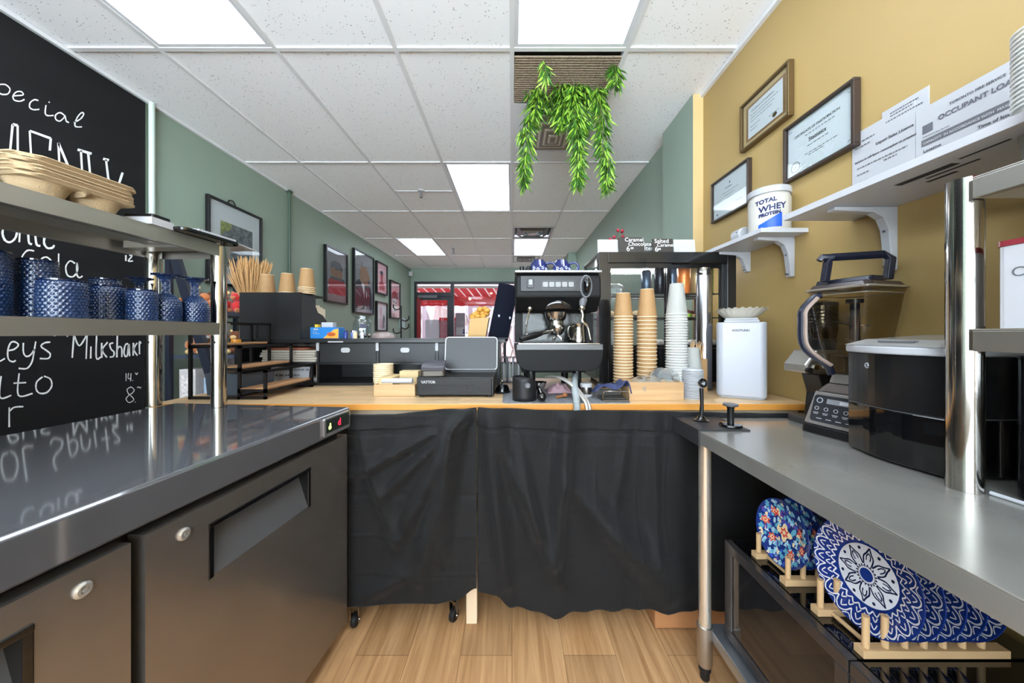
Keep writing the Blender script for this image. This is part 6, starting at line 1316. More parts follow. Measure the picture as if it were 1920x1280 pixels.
for k in range(17):
    lab = 'topmost clear plastic cup of the upright stack at the upper right corner' if k == 16 else 'clear plastic cup nested in the upright stack at the upper right corner'
    zc_ = 1.4958+0.139+k*0.0095
    if k == 0: pc0 = make_pcup(lab, 'cup stack on the upper over-shelf', (1.057, 0.668, zc_)); pc0.rotation_euler = (PI, 0, 0)
    else: c_ = dup(pc0, (1.057, 0.668, zc_), 0, lab, 'cup stack on the upper over-shelf'); c_.rotation_euler = (PI, 0, 0)
# black glossy appliance under the over-shelf
ba = thing('black_appliance', 'black glossy countertop appliance standing under the over-shelf, cut by the photo edge', 'appliance', (1.10, 0.60, QZ+0.0005))
obj('housing', B().prism(rrect(1.0, 1.195, 0.40, 0.685, 0.02), XY, QZ+0.006, 1.135), M_bgloss, ba, world=True); obj('foot', B().prism(rrect(1.01, 1.185, 0.41, 0.675, 0.02), XY, QZ+0.0005, QZ+0.0055), M_rub, ba, world=True)
obj('chrome_ring', B().tube([(0.9985, 0.56+0.05*math.cos(a), 1.03+0.05*math.sin(a)) for a in [2*PI*k/30 for k in range(30)]], 0.0015, 6, closed=True), M_grey, ba, world=True)
solo('metal_straw', B().tube([(0.985, 0.695, QZ+0.0045), (1.0, 0.56, QZ+0.0045)] if False else [(0.975, 0.695, QZ+0.0045), (0.985, 0.52, QZ+0.0045)], 0.004, 10), M_wplast, 'white straw lying on the steel table in front of the thick chrome post', 'straw')
# ---- ice maker
im = thing('ice_maker', 'black gloss countertop ice maker with a white rim and clear sloping lid', 'ice maker', (1.08, 0.87, QZ+0.0005))
def curve_front(z0, z1, bulge=0.0, inset=0.0):
    pts = [(1.195, 0.760+inset), (1.195, 0.99-inset)]
    n = 12
    for k in range(n+1):
        t_ = k/n; y = 0.99-inset+(0.760+2*inset-0.99)*t_; x = 0.975-bulge*math.sin(PI*t_)+inset
        pts.append((x, y))
    return pts
obj('lower_body', B().prism(curve_front(0, 0, 0.022), XY, QZ+0.006, 0.985), M_bgloss, im, world=True, bevel=0.002)
obj('upper_body', B().prism(curve_front(0, 0, 0.026), XY, 0.9865, 1.126), pm('black brushed shell', (22, 22, 23), 0.22), im, world=True, bevel=0.002)
obj('seam', B().prism(curve_front(0, 0, 0.0235), XY, 0.985, 0.9865), M_grey, im, world=True)
obj('rim', B().prism(curve_front(0, 0, 0.032, -0.004), XY, 1.1265, 1.146), M_wplast, im, world=True, bevel=0.004)
ld = B().add([(0.955, 0.985, 1.147), (0.955, 0.765, 1.147), (1.19, 0.765, 1.147), (1.19, 0.985, 1.147), (1.0, 0.965, 1.163), (1.0, 0.785, 1.163), (1.18, 0.785, 1.176), (1.18, 0.965, 1.176)], [(0, 1, 5, 4), (1, 2, 6, 5), (2, 3, 7, 6), (3, 0, 4, 7), (4, 5, 6, 7)])
obj('lid', ld, pm('smoky clear lid', (196, 194, 190), 0.12, trans=0.5, ior=1.2), im, world=True, bevel=0.003)
obj('lid_handle', B().box(0.975, 0.99, 0.83, 0.91, 1.1555, 1.160), M_grey, im, world=True)
bdg = obj('badge', B().lathe((0, 0, 0), [(0, 0), (0.0075, 0), (0.0075, 0.002), (0, 0.003)], 24, 0, Matrix.Translation((0.9545, 0.915, 1.093)) @ Matrix.Rotation(-PI/2, 4, 'Y')), M_wplast, im, world=True)
obj('badge_figure', B().ball((0.9512, 0.916, 1.095), (0.0006, 0.003, 0.003), 8).ball((0.9512, 0.914, 1.090), (0.0006, 0.004, 0.002), 8), M_ink, bdg, world=True)
sl_ = B()
for k in range(9): sl_.box(0.99, 1.12, 0.9905, 0.9925, 1.02+0.010*k, 1.025+0.010*k)
obj('vent_slats', sl_, M_grey, im, world=True)
for x, y in ((1.0, 0.78), (1.0, 0.96), (1.17, 0.78), (1.17, 0.96)): obj('foot', B().cyl((x, y, QZ+0.0005), (x, y, QZ+0.0055), 0.012, n=14), M_rub, im, world=True)
# ---- blender
bl = thing('blender', 'big blender with a clear square jug, navy lid handle and grey control panel', 'blender', (1.098, 1.105, QZ+0.0005))
# base faces the room: front panel looks towards -x, -y
ang = math.atan2(1.067-1.17, 1.04-1.0)
Mb = Matrix.Translation((1.088, 1.092, QZ+0.0005)) @ Matrix.Rotation(R(-76), 4, 'Z')   # local -y = front, x = along front
def frust(b, w0, d0, w1, d1, z0, z1, y0=0, y1=0, mi=0, M=Mb, r0=0.02, r1=0.02, n=4):
    p0 = rrect(-w0/2, w0/2, y0-d0/2, y0+d0/2, r0, n); p1 = rrect(-w1/2, w1/2, y1-d1/2, y1+d1/2, r1, n); m = len(p0)
    b.add([(u, v, z0) for u, v in p0]+[(u, v, z1) for u, v in p1], [tuple(range(m-1, -1, -1)), tuple(range(m, 2*m))]+[(i, (i+1) % m, (i+1) % m+m, i+m) for i in range(m)], mi, False, M)
    return b
M_bls = pm('warm silver plastic', (150, 146, 142), 0.28, 0.6); M_blc = pm('smoked clear jug', (190, 180, 168), 0.05, trans=0.9, ior=1.12); M_navyp = pm('blue black plastic', (28, 30, 44), 0.25)
obj('foot_band', frust(B(), 0.190, 0.180, 0.188, 0.176, 0, 0.028), M_bplast, bl, world=True, bevel=0.003)
obj('base', frust(B(), 0.186, 0.168, 0.160, 0.125, 0.029, 0.135, 0, 0.012), M_bls, bl, world=True, bevel=0.004)
obj('motor_cap', frust(B(), 0.148, 0.123, 0.105, 0.10, 0.136, 0.165, 0.012, 0.012), pm('bronze grey', (110, 102, 98), 0.25, 0.6), bl, world=True, bevel=0.003)
obj('coupling', frust(B(), 0.10, 0.095, 0.088, 0.085, 0.166, 0.195, 0.012, 0.012), M_bls, bl, world=True, bevel=0.003)
# tilted control panel
a0 = math.atan2(0.0335, 0.106)
Mp = Mb @ Matrix.Translation((0, -0.0845, 0.029)) @ Matrix.Rotation(-a0, 4, 'X')
pnl = obj('control_panel', B().prism(rrect(-0.068, 0.068, 0.012, 0.100, 0.010), XZ, -0.0025, -0.0005, M=Mp), pm('black control panel', (44, 44, 48), 0.2), bl, world=True)
pz = B().box(-0.030, 0.058, -0.0032, -0.0026, 0.074, 0.090, M=Mp)
obj('display', pz, pm('grey display', (130, 130, 134), 0.25), pnl, world=True)
ic = B()
for k in range(5):
    x = -0.054+0.027*k
    ic.tube([Mp @ Vector((x+0.0055*math.cos(a), -0.003, 0.055+0.0055*math.sin(a))) for a in [2*PI*j/14 for j in range(14)]], 0.0008, 4, closed=True)
    ic.box(x-0.008, x+0.008, -0.0032, -0.0026, 0.040, 0.0416, M=Mp).box(x-0.006, x+0.006, -0.0032, -0.0026, 0.036, 0.0374, M=Mp)
    if k < 4: ic.box(x+0.005, x+0.02, -0.0032, -0.0026, 0.022, 0.024, M=Mp)
ic.tube([Mp @ Vector((-0.050+0.008*math.cos(a), -0.003, 0.082+0.008*math.sin(a))) for a in [2*PI*j/16 for j in range(16)]], 0.0012, 4, closed=True)
ic.box(0.006, 0.03, -0.0038, -0.0033, 0.077, 0.087, M=Mp)
obj('panel_icons', ic, M_paper, pnl, world=True)
jg = B(); m0 = rrect(-0.045, 0.045, -0.045, 0.045, 0.015, 4)
def ringz(w_, z, yo=0.012, r=0.018): return [Mb @ Vector((u, v+yo, z)) for u, v in rrect(-w_/2, w_/2, -w_/2, w_/2, r, 4)]
rings = [ringz(0.082, 0.196), ringz(0.10, 0.215), ringz(0.132, 0.30), ringz(0.155, 0.40), ringz(0.165, 0.452), ringz(0.178, 0.470)]
vs = [p for r_ in rings for p in r_]; m = len(rings[0])
jg.add(vs, [(i*m+j, i*m+(j+1) % m, (i+1)*m+(j+1) % m, (i+1)*m+j) for i in range(len(rings)-1) for j in range(m)]+[tuple(range(m-1, -1, -1))], 0, False)
obj('jug', jg, glassy('smoked jug', (226, 220, 208), 0.04, 0.06), bl, world=True)
obj('jug_rim', B().tube(rings[-1], 0.0035, 6, closed=True).tube(rings[-2], 0.0018, 6, closed=True), pm('clear rim', (150, 140, 128), 0.1, trans=0.4), bl, world=True)
obj('blade_stack', B().cyl(Mb @ Vector((0, 0.012, 0.20)), Mb @ Vector((0, 0.012, 0.435)), 0.014, 0.012, 16).cyl(Mb @ Vector((0, 0.012, 0.425)), Mb @ Vector((0, 0.012, 0.437)), 0.022, n=16), M_navyp, bl, world=True)
for z, a in ((0.245, 0.3), (0.30, 1.7), (0.355, 0.9)):
    d = Vector((math.cos(a), math.sin(a), 0))
    obj('blade', B().tube([Mb @ (Vector((0, 0.012, z))-d*0.045+Vector((0, 0, 0.01))), Mb @ Vector((0, 0.012, z)), Mb @ (Vector((0, 0.012, z))+d*0.045+Vector((0, 0, -0.004)))], [0.002, 0.006, 0.002], 6), M_chrome, bl, world=True)
lid = obj('lid', frust(B(), 0.172, 0.172, 0.155, 0.155, 0.472, 0.487, 0.012, 0.012), pm('smoked lid', (60, 50, 50), 0.2), bl, world=True, bevel=0.002)
frb = frust(B(), 0.15, 0.075, 0.15, 0.06, 0.4875, 0.502, -0.015, -0.015, r0=0.01, r1=0.01); obj('lid_block', frb, M_navyp, lid, world=True, bevel=0.002)
# carrying handle over the lid: rounded rectangle bow in the local xz plane (runs along the front)
hp_ = [(-0.085, 0.502), (-0.080, 0.545), (-0.070, 0.566), (-0.02, 0.572), (0.06, 0.572), (0.078, 0.566), (0.086, 0.545), (0.088, 0.502)]
Mh = Mb @ Matrix.Rotation(R(62), 4, 'Z')
Mh = Matrix.Translation((1.092, 1.088, QZ+0.0005)) @ Matrix.Rotation(R(-20), 4, 'Z')
obj('lid_handle', B().tube([Mh @ Vector((u, -0.005, v)) for u, v in [(-0.078, 0.495), (-0.070, 0.558), (-0.060, 0.574), (0.068, 0.574), (0.085, 0.560), (0.078, 0.495)]], 0.0135, 4), M_navyp, lid, world=True, bevel=0.003)
obj('lid_latch', B().tube([Mh @ Vector((-0.058, -0.005, 0.572)), Mh @ Vector((-0.085, -0.005, 0.575)), Mh @ Vector((-0.092, -0.005, 0.565))], [0.013, 0.011, 0.009], 8), M_navyp, lid, world=True)
# D handle at the left (far) side of the jug
hh = [Mh @ Vector(p) for p in ((-0.086, 0.0, 0.452), (-0.105, 0.0, 0.445), (-0.135, 0.0, 0.405), (-0.138, 0.0, 0.37), (-0.136, 0.0, 0.30), (-0.115, 0.0, 0.262), (-0.070, 0.0, 0.225), (-0.058, 0, 0.195))]
obj('jug_handle', B().tube(crom(hh, 5), 0.0105, 8), M_navyp, bl, world=True)
obj('handle_inlay', B().tube([p+Vector((0.004, -0.012, 0)) for p in crom(hh[1:-1], 5)], 0.006, 6), pm('warm grey inlay', (150, 130, 118), 0.3), bl, world=True)
# ---- grinder behind the blender
gn = thing('coffee_grinder', 'stainless coffee grinder with a slanted dial head behind the blender', 'coffee grinder', (1.13, 1.265, QZ+0.0005))
obj('foot', B().prism(rrect(1.055, 1.19, 1.215, 1.318, 0.02), XY, QZ+0.0005, QZ+0.022), pm('charcoal plastic', (52, 52, 54), 0.4), gn, world=True, bevel=0.005)
obj('column', B().prism([(1.11, QZ+0.0225), (1.19, QZ+0.0225), (1.195, 1.03), (1.10, 1.03), (1.12, 0.96)], XZ, 1.225, 1.30), M_bplast, gn, world=True, bevel=0.004)
hd = obj('head', B().prism([(1.045, 1.035), (1.19, 1.035), (1.19, 1.118), (1.085, 1.118), (1.045, 1.065)], XZ, 1.215, 1.315), M_steelshelf, gn, world=True, bevel=0.007)
Mg = Matrix.Translation((1.064, 1.2, 1.092)) @ Matrix.Rotation(R(37), 4, 'Y')
obj('display', B().box(1.075, 1.13, 1.2125, 1.2145, 1.078, 1.106), pm('lcd grey', (110, 108, 104), 0.2), hd, world=True)
for x in (1.08, 1.115): obj('button', B().cyl((x, 1.2145, 1.058), (x, 1.209, 1.058), 0.009, n=18), M_chrome, hd, world=True)
obj('dial', B().cyl((1.052, 1.2145, 1.048), (1.052, 1.202, 1.048), 0.010, n=18), M_bmetal, hd, world=True)
obj('collar', B().lathe((1.145, 1.265, 1.1185), [(0.04, 0), (0.045, 0.03), (0.045, 0.04)], 28), M_bplast, gn, world=True)
obj('hopper', B().lathe((1.145, 1.265, 1.159), [(0.042, 0), (0.047, 0.03), (0.048, 0.12)], 28, cap=False), glassy('smoky hopper', (140, 132, 124), 0.04, 0.12), gn, world=True)
obj('hopper_lid', B().lathe((1.145, 1.265, 1.279), [(0.0485, 0), (0.0485, 0.012), (0.02, 0.02), (0, 0.02)], 28), M_bplast, gn, world=True)
obj('beans', B().lathe((1.145, 1.265, 1.162), [(0.038, 0), (0.042, 0.025), (0.02, 0.04), (0, 0.043)], 20), pm('coffee beans', (62, 40, 28), 0.5, bump=1, bs=(150, 150, 150), kind='voronoi'), gn, world=True)
sp_ = B()
for k in range(6): sp_.lathe((1.145, 1.265, 1.20+0.012*k), [(0.0488, 0), (0.0488, 0.005)], 28, cap=False)
obj('hopper_ridges', sp_, M_bplast, gn, world=True)
# ---- microwaves on the undershelf
def micro(y0, y1, lab):
    t = thing('microwave', lab, 'microwave', (0.9, (y0+y1)/2, 0.1805), 0, 'black microwaves under the steel table')
    zt = 0.500
    obj('case', B().box(0.722, 1.12, y0, y1, 0.19, zt), M_bgloss, t, world=True, bevel=0.003)
    obj('bezel', B().box(0.700, 0.7215, y0, y1, 0.19, 0.222).box(0.700, 0.7215, y0, y1, zt-0.03, zt).box(0.700, 0.7215, y0, y0+0.03, 0.222, zt-0.03).box(0.700, 0.7215, y1-0.035, y1, 0.222, zt-0.03), pm('dark chrome bezel', (88, 84, 84), 0.22, 0.7), t, world=True, bevel=0.002)
    obj('door_glass', B().box(0.7045, 0.7215, y0+0.0305, y1-0.0355, 0.2225, zt-0.0305), pm('smoked black glass', (26, 26, 28), 0.06, coat=0.3), t, world=True)
    for x in (0.74, 1.1):
        for y in (y0+0.04, y1-0.04): obj('foot', B().cyl((x, y, 0.1805), (x, y, 0.1895), 0.013, n=12), M_rub, t, world=True)
micro(0.712, 1.125, 'far black microwave under the steel table carrying the floral plates')
micro(0.290, 0.708, 'near black microwave under the steel table, mostly outside the photo')
# plate racks
M_rack = pm('pale beech', (204, 168, 124), 0.55, var=0.05)
def rack(x0, x1, ya, yb, npeg, label, pegx, hp, z=0.5005):
    t = thing('plate_rack', label, 'plate rack', (x0, (ya+yb)/2, z), 0, 'wooden plate racks')
    for y in (ya, yb):
        obj('base_bar', B().box(x0, x1, y-0.011, y+0.011, z, z+0.016), M_rack, t, world=True, bevel=0.001)
        for px in pegx: obj('peg', B().cyl((px, y, z+0.0165), (px, y, z+hp), 0.0065, n=14), M_rack, t, world=True)
    obj('cross_bar', B().cyl((x0+0.035, ya+0.0115, z+0.008), (x0+0.035, yb-0.0115, z+0.008), 0.005, n=12), M_rack, t, world=True)
rack(0.733, 1.04, 0.722, 0.828, 7, 'near long beech rack holding the blue and white patterned plates', [0.748+0.0405*k for k in range(7)], 0.082)
rack(0.733, 0.95, 0.925, 1.035, 5, 'far beech rack holding the small floral plates', [0.748+0.0405*k for k in range(5)], 0.072)
M_pb = pm('cobalt plate glaze', (28, 52, 124), 0.12, coat=0.5); M_pw = pm('white plate glaze', (226, 228, 236), 0.15, coat=0.5); M_pd = pm('ink blue glaze', (34, 38, 72), 0.15, coat=0.4)
PM = [pm('floral red', (214, 74, 60), 0.2), pm('floral turquoise', (96, 170, 200), 0.2), pm('floral violet', (96, 70, 160), 0.2), pm('floral cream', (236, 214, 170), 0.2), pm('floral blue', (56, 92, 190), 0.2), pm('floral pale blue', (170, 208, 226), 0.2)]
def plate_mesh(r):
    return B().lathe((0, 0, 0), [(0, 0.0), (r*0.55, 0.0), (r*0.62, 0.003), (r*0.97, 0.014), (r, 0.017), (r*0.995, 0.019), (r*0.95, 0.0175), (r*0.62, 0.0065), (r*0.55, 0.004), (0, 0.004)], 56)
def zf(r, q):  # height of the upper face at radius fraction
    return 0.0046 if q < 0.56 else (0.0046+(q-0.56)/0.06*0.0025 if q < 0.62 else 0.0071+(q-0.62)/0.33*0.0112)
def blue_art(r):
    w = B(); d = B()
    def P(q, a, dz=0.0006): return Vector((r*q*math.cos(a), r*q*math.sin(a), zf(r, q)+dz))
    def rib(bld, pts, wd): # pts (q,a)
        bld.ribbon([(q*r*math.cos(a), q*r*math.sin(a)) for q, a in pts], wd, lambda x, y: Vector((x, y, zf(r, math.hypot(x, y)/r)+0.0010)))
    # white centre disc
    w.add([P(0, 0)]+[P(0.545, 2*PI*k/48) for k in range(48)], [(0, 1+k, 1+(k+1) % 48) for k in range(48)])
    # dark centre
    d.add([P(0, 0, 0.0014)]+[P(0.12, 2*PI*k/24, 0.0014) for k in range(24)], [(0, 1+k, 1+(k+1) % 24) for k in range(24)], 1)
    for k in range(8):
        a = 2*PI*k/8
        rib(d, [(0.2, a-0.35), (0.34, a-0.26), (0.42, a-0.10), (0.52, a)], r*0.028); rib(d, [(0.2, a+0.35), (0.34, a+0.26), (0.42, a+0.10), (0.52, a)], r*0.028)
        rib(d, [(0.28, a-0.12), (0.36, a-0.10), (0.42, a)], r*0.022); rib(d, [(0.28, a+0.12), (0.36, a+0.10), (0.42, a)], r*0.022)
        b_ = a+PI/8; c = P(0.47, b_, 0.0014); d.add([c]+[c+Vector((0.03*r*math.cos(t), 0.03*r*math.sin(t), 0)) for t in [2*PI*j/10 for j in range(10)]], [(0, 1+j, 1+(j+1) % 10) for j in range(10)])
    for k in range(20):
        a = 2*PI*k/20; rib(d, [(0.145, a-0.1), (0.19, a), (0.145, a+0.1)], r*0.016)
    n = 30
    for k in range(n):
        a = 2*PI*k/n; s = PI/n
        rib(w, [(0.60, a-s), (0.67, a), (0.60, a+s)], r*0.024)
        rib(w, [(0.69, a-s), (0.76, a-s*0.4), (0.69, a+s*0.2)], r*0.020)
    n = 18
    for k in range(n):
        a = 2*PI*k/n; s = PI/n
        rib(w, [(0.78, a-s), (0.90, a-s*0.6), (0.955, a), (0.90, a+s*0.6), (0.78, a+s)], r*0.024); rib(w, [(0.80, a-s*0.4), (0.88, a), (0.80, a+s*0.4)], r*0.02)
        rib(w, [(0.97, a+s*0.5), (0.90, a+s), (0.97, a+s*1.5)], r*0.018)
    return w, d
def floral_art(r):
    out = B()
    rnd = random.Random(5)
    def P(x, y): 
        q = math.hypot(x, y)/r; return Vector((x, y, zf(r, min(q, 0.95))+0.0009))
    def blob(cx, cy, s, mi, pet=5):
        pts = [P(cx+s*(0.75+0.25*math.cos(pet*t))*math.cos(t), cy+s*(0.75+0.25*math.cos(pet*t))*math.sin(t)) for t in [2*PI*j/20 for j in range(20)]]
        c = P(cx, cy); c.z += 0.0003; out.add([c]+pts, [(0, 1+j, 1+(j+1) % 20) for j in range(20)], mi)
    for k in range(210):
        a = rnd.uniform(0, 2*PI); q = math.sqrt(rnd.uniform(0.06, 0.86))*r; blob(q*math.cos(a), q*math.sin(a), r*rnd.uniform(0.05, 0.10), rnd.choice((1, 5, 1, 4, 2, 3, 1, 5)), rnd.choice((3, 5, 2)))
    for a, q in ((0.7, 0.62), (2.3, 0.55), (3.7, 0.6), (5.2, 0.62), (1.5, 0.7), (4.5, 0.72)):
        for s, mi in ((0.16, 0), (0.09, 3), (0.05, 0)): 
            o_ = len(out.v); blob(q*r*math.cos(a), q*r*math.sin(a), r*s, mi, 6)
            for v in out.v[o_:]: v.z += 0.0006+(0.16-s)*0.006
    o_ = len(out.v); blob(0, 0, r*0.3, 3, 4); blob(0, 0, r*0.17, 0, 6); blob(0, 0, r*0.08, 3, 5)
    for i, v in enumerate(out.v[o_:]): v.z += 0.0008+0.0004*(i//21)
    return out
def plate(protos, loc, rot, label, group, kind, r):
    if protos.get(kind) is None:
        o = obj('plate', plate_mesh(r), M_pb)
        if kind == 'blue':
            w_, d_ = blue_art(r); obj('white_pattern', w_, [M_pw, M_pb], o); obj('dark_pattern', d_, [M_pd, M_pb], o)
        else: obj('floral_pattern', floral_art(r), PM, o)
        protos[kind] = o
    else:
        s_ = protos[kind]; o = s_.copy(); C.objects.link(o)
        for ch in s_.children: c = ch.copy(); C.objects.link(c); c.parent = o
    o.location = loc; o.rotation_euler = rot; tag(o, label, 'plate', group)
    return o
PR = {}
# plate axis (+z local, the painted face) points to -x, slightly up
L1 = ['front blue and white plate, fully visible, in the near rack', 'second blue and white plate of the near rack', 'third blue and white plate of the near rack', 'fourth blue and white plate of the near rack', 'rearmost blue and white plate of the near rack']
for k in range(5): plate(PR, (0.810+0.0405*k, 0.775, 0.5175+0.113), (0, R(-83), R(3)), L1[k], 'blue and white plates', 'blue', 0.115)
L2 = ['front floral plate with red flowers in the far rack', 'second floral plate of the far rack', 'third floral plate of the far rack', 'rearmost floral plate of the far rack']
for k in range(4): plate(PR, (0.788+0.0405*k, 0.980, 0.5175+0.0885), (0, R(-83), R(3)), L2[k], 'floral plates', 'floral', 0.090)
# ---- wall shelves
M_shelf = pm('white shelf laminate', (190, 191, 196), 0.35)
def bracket(y, z, dx, dz, par):
    pts = [(XR-0.001, z), (XR-dx, z), (XR-dx, z-0.012), (XR-0.075, z-0.018), (XR-0.045, z-0.035), (XR-0.030, z-0.07), (XR-0.018, z-dz), (XR-0.001, z-dz)]
    o = obj('bracket', B().prism(pts, XZ, y-0.014, y+0.014), M_wplast, par, world=True, bevel=0.003)
    for zz_ in (z-0.075, z-dz+0.012): obj('screw', B().cyl((XR-0.018 if zz_ < z-0.08 else XR-0.029, y, zz_), (XR-0.032, y, zz_), 0.004, n=10), M_grey, o, world=True)
s1 = thing('wall_shelf', 'long white wall shelf under the posted papers on the mustard wall', 'shelf', (1.08, 0.7, 1.585), 0, 'white wall shelves')
obj('board', B().box(0.965, XR-0.001, 0.2, 1.215, 1.578, 1.598), M_shelf, s1, world=True, bevel=0.001)
bracket(1.085, 1.5775, 0.20, 0.20, s1); bracket(0.35, 1.5775, 0.20, 0.20, s1)
obj('label_print', B().box(1.03, 1.05, 0.80, 0.92, 1.5770, 1.5778).box(1.065, 1.072, 0.78, 0.88, 1.5770, 1.5778).box(1.09, 1.10, 0.84, 0.90, 1.5770, 1.5778).box(1.02, 1.026, 0.70, 0.78, 1.5770, 1.5778), M_ink, s1, world=True)
s2 = thing('wall_shelf', 'short white wall shelf carrying the protein tub, lower and farther', 'shelf', (1.11, 1.6, 1.6), 0, 'white wall shelves')
obj('board', B().box(1.018, XR-0.001, 1.395, 1.80, 1.592, 1.610), M_shelf, s2, world=True, bevel=0.001)
bracket(1.475, 1.5915, 0.16, 0.17, s2); bracket(1.745, 1.5915, 0.16, 0.10, s2)
# protein tub
pt = thing('protein_tub', 'big white protein powder tub with blue and black label on the short wall shelf', 'tub', (1.122, 1.49, 1.6105))
obj('body', B().lathe((0, 0, 0), [(0.070, 0), (0.076, 0.006), (0.077, 0.142), (0.07, 0.1602)], 40), pm('cream white tub', (190, 186, 178), 0.35), pt)
obj('lid', B().lathe((0, 0, 0.1602), [(0.078, 0), (0.079, 0.003), (0.079, 0.024), (0.072, 0.029), (0, 0.029)], 40), M_wplast, pt)
def onc(a, z, d=0.0008): return Vector(((0.0768+d)*math.cos(a), (0.0768+d)*math.sin(a), z))
def cyltext(s, size, a0, z, m, nm, par, rad=0.0772):
    o = text(nm, s, size, m, Matrix.Identity(4), None, 0.0, bold=0.0012)
    for v in o.data.vertices:
        x, y = v.co.x, v.co.y; a = a0+x/rad; v.co = (rad*math.cos(a)*1.001, rad*math.sin(a)*1.001, z+y+x*0.12)
    o.parent = par
    return o
ba_ = B().grid(lambda u, v: onc(R(205)+R(62)*u, 0.012+(0.016+0.045*(u**1.2))*v if True else 0), 20, 3)
obj('blue_band', ba_, pm('royal blue print', (22, 84, 190), 0.35), pt)
cyltext('TOTAL', 0.024, R(196), 0.112, pm('navy letters', (18, 34, 84), 0.4), 'lettering', pt, 0.0776)
cyltext('WHEY', 0.034, R(206), 0.078, pm('navy letters', (18, 34, 84)), 'lettering', pt, 0.0776); cyltext('PROTEIN', 0.019, R(206), 0.058, pm('navy letters', (18, 34, 84)), 'lettering', pt, 0.0780)
nf = B()
for k in range(8): nf.add([onc(R(292), 0.05+0.011*k, 0.001), onc(R(318), 0.05+0.011*k, 0.001), onc(R(318), 0.053+0.011*k, 0.001), onc(R(292), 0.053+0.011*k, 0.001)], [(0, 1, 2, 3)])
obj('nutrition_panel', nf, pm('faint brown print', (170, 156, 140), 0.5), pt)
wc = thing('white_device', 'small white rounded device lying behind the protein tub on the short shelf', 'device', (1.085, 1.615, 1.6105))
obj('shell', B().tube([(0, -0.03, 0.032), (0.0, -0.024, 0.032), (0.0, 0.03, 0.032), (0, 0.036, 0.032)], [0.026, 0.0315, 0.0315, 0.026], 22), M_wplast, wc); obj('dot', B().ball((-0.029, -0.01, 0.040), (0.003, 0.004, 0.004), 8), M_ink, wc)
# ---- certificates
M_gold = pm('dark gold moulding', (112, 92, 62), 0.3, 0.6); M_brn = pm('dark brown moulding', (62, 50, 44), 0.35, 0.2)
M_tanmat = pm('tan mat board', (206, 176, 130), 0.6); M_doc = pm('certificate paper', (222, 222, 226), 0.6)
M_txt = pm('grey print', (96, 96, 104), 0.7)
def tl(t, mp, s, u, v, size, m=None, bold=0.0): return text('print', s, size, m or M_txt, fr(mp(u, v, 0.0012), (0, -1, 0), (0, 0, 1)), t, 0.0001, bold=bold)
def lines(t, mp, rows, m=None):
    b = B()
    for u0, u1, v in rows:
        u = u0
        while u < u1:
            w_ = random.uniform(0.02, 0.06); e = min(u+w_, u1); b.add([mp(u, v, 0.0012), mp(e, v, 0.0012), mp(e, v+0.014, 0.0012), mp(u, v+0.014, 0.0012)], [(0, 1, 2, 3)]); u = e+0.014
    o = obj('print_lines', b, m or M_txt, t, world=True)
def f_c1(t, mp):
    quadart(t, mp, 'inner_mat', 0.07, 0.93, 0.1, 0.9, pm('brown mat edge', (150, 110, 70), 0.5), 0.0003); quadart(t, mp, 'document', 0.12, 0.88, 0.15, 0.85, M_doc, 0.0006)
    tl(t, mp, 'Certificate of Completion', 0.2, 0.72, 0.014, M_ink); lines(t, mp, [(0.18, 0.8, 0.64), (0.18, 0.72, 0.57), (0.18, 0.66, 0.5), (0.18, 0.4, 0.38), (0.18, 0.34, 0.3), (0.6, 0.8, 0.28)])
    polyart(t, mp, 'seal', ell(0.72, 0.23, 0.05, 0.045), M_gold, 0.0016)
def f_c2(t, mp):
    quadart(t, mp, 'document', 0.03, 0.97, 0.04, 0.96, M_doc, 0.0006)
    tl(t, mp, 'CERTIFICATE OF PARTICIPATION', 0.12, 0.73, 0.0135, M_ink, 0.0002); tl(t, mp, 'Statistics', 0.36, 0.52, 0.022, M_ink, 0.0004); lines(t, mp, [(0.3, 0.75, 0.66), (0.34, 0.66, 0.44), (0.3, 0.8, 0.3), (0.35, 0.6, 0.26)])
    b = B(); b.tube([mp(0.14+0.075*math.cos(a), 0.17+0.095*math.sin(a), 0.0016) for a in [2*PI*k/24 for k in range(24)]], 0.0012, 4, closed=True); obj('seal', b, M_txt, t, world=True); tl(t, mp, 'seal', 0.11, 0.15, 0.010)
    for u, v in ((0.05, 0.92), (0.95, 0.92), (0.95, 0.08), (0.05, 0.08)): 
        s_ = 0.045; obj('corner_scroll', B().tube([mp(u+s_*math.cos(a)*(-1 if u > 0.5 else 1)*0.6, v+s_*math.sin(a)*(-1 if v > 0.5 else 1)*0.6, 0.0014) for a in [PI*k/10 for k in range(14)]], 0.0006, 4), M_txt, t, world=True)
def f_c3(t, mp):
    quadart(t, mp, 'document', 0.03, 0.97, 0.04, 0.96, M_doc, 0.0006)
    tl(t, mp, 'Certificate', 0.36, 0.68, 0.014, M_ink); lines(t, mp, [(0.28, 0.74, 0.58), (0.36, 0.64, 0.5), (0.4, 0.6, 0.42), (0.66, 0.86, 0.22)])
    obj('mark', B().ball(mp(0.5, 0.8, 0.0008), (0.0006, 0.005, 0.006), 8).ball(mp(0.12, 0.12, 0.0008), (0.0006, 0.007, 0.006), 8), M_ink, t, world=True)
CG = 'framed certificates on the mustard wall'
picture(1396, 1490.5, 198, 113, 288, 'framed_certificate', 'uppermost framed certificate with a tan mat and gold moulding', 'certificate', CG, 0.012, 0.028, 0.1, M_tanmat, f_c1, M_gold, 1)
picture(1479, 1616, 241, 146, 345.7, 'framed_certificate', 'middle framed certificate of participation with a round seal, dark frame', 'certificate', CG, 0.012, 0.028, 0.1, M_doc, f_c2, M_brn, 1)
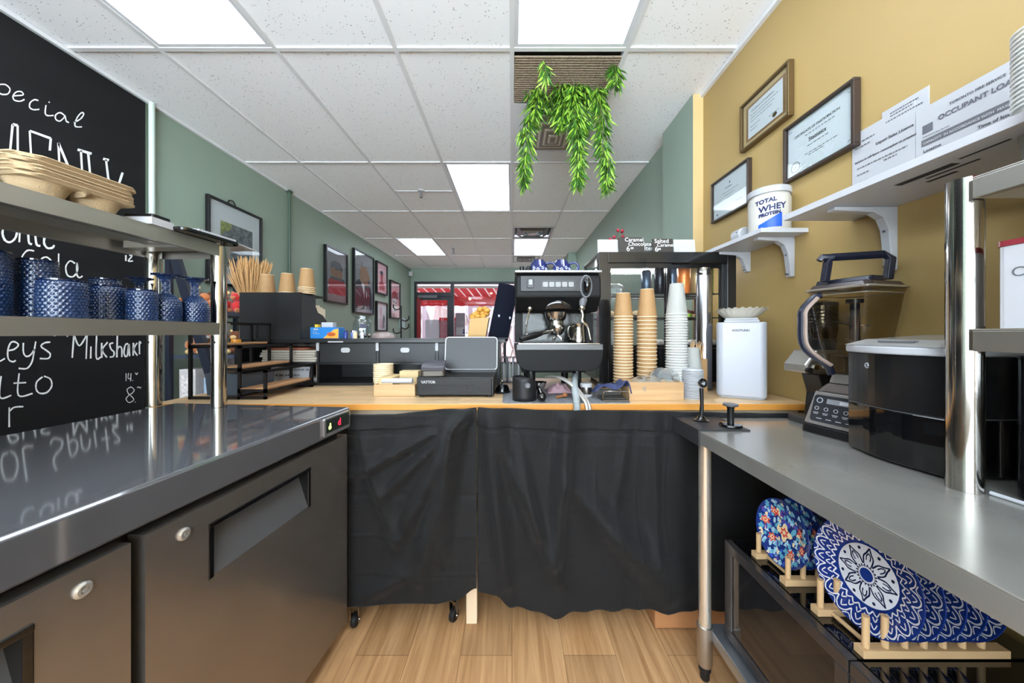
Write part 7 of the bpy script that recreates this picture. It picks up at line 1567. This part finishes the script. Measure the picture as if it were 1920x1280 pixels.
picture(1340, 1411, 344, 297, 420, 'framed_certificate', 'lowest framed certificate, above the protein tub', 'certificate', CG, 0.010, 0.025, 0.1, M_doc, f_c3, M_brn, 1)
# ---- posted papers above the long shelf
def paper(name, label, pts, fill):
    X = XR-0.004
    P = [onx(px, py, X) for px, py in pts]
    ya, yb = P[0].y, P[1].y   # left (far), right (near)
    t = thing(name, label, 'notice', (XR, (ya+yb)/2, 1.5985), 0, 'papers posted over the long wall shelf')
    z0 = 1.5985; z1 = (P[0].z+P[1].z)/2
    b = B().box(X, X+0.002, min(ya, yb), max(ya, yb), z0, z1); obj('sheet', b, M_paper, t, world=True)
    def mp(u, v, d=0.0): return Vector((X-0.0004-d, ya+(yb-ya)*u, z0+(z1-z0)*v))
    fill(t, mp); return t
def f_p1(t, mp):
    tl(t, mp, 'Liquor Sales Licence', 0.42, 0.73, 0.013, M_ink, 0.0002); tl(t, mp, 'Licence to sell liquor consumption on premises', 0.06, 0.62, 0.0095, M_ink, 0.0002)
    lines(t, mp, [(0.06, 0.4, 0.86), (0.06, 0.32, 0.8), (0.1, 0.9, 0.54), (0.1, 0.3, 0.46), (0.55, 0.75, 0.5), (0.15, 0.3, 0.36), (0.1, 0.85, 0.28)], M_grey)
def f_p1b(t, mp): lines(t, mp, [(0.2, 0.8, 0.93), (0.2, 0.7, 0.9), (0.1, 0.9, 0.86)], M_txt)
def f_p2(t, mp):
    quadart(t, mp, 'grey_band', 0.06, 0.98, 0.53, 0.61, M_grey, 0.0006)
    tl(t, mp, 'TORONTO FIRE SERVICE', 0.32, 0.87, 0.0098, M_ink, 0.0001); tl(t, mp, 'OCCUPANT LOAD', 0.22, 0.76, 0.0185, M_txt, 0.0005); tl(t, mp, 'TORONTO Fire Services', 0.07, 0.63, 0.006, M_ink)
    quadart(t, mp, 'crest', 0.07, 0.17, 0.68, 0.78, M_txt, 0.0006); tl(t, mp, 'Location', 0.08, 0.45, 0.012, M_ink, 0.0002); tl(t, mp, 'Time of Issue', 0.55, 0.45, 0.012, M_ink, 0.0002); lines(t, mp, [(0.08, 0.2, 0.40), (0.56, 0.74, 0.40)])
    tl(t, mp, 'CAPACITY  IN ACCORDANCE WITH  MAXIMUM PERSONS', 0.08, 0.55, 0.009, M_paper, 0.0002)
paper('posted_paper', 'white sheet behind the two licences, its torn top edge showing', ((1653, 214), (1741, 157)), f_p1b)
for o in [o for o in C.objects if o.name.startswith('posted_paper')]: o.location.x += 0.0015
p1 = paper('posted_paper', 'white liquor licence sheet, left of the occupant load sign', ((1598, 240), (1716, 205)), f_p1)
paper('occupant_load_sign', 'white fire service notice headed OCCUPANT LOAD on the mustard wall', ((1717, 203), (1960, 88)), f_p2)
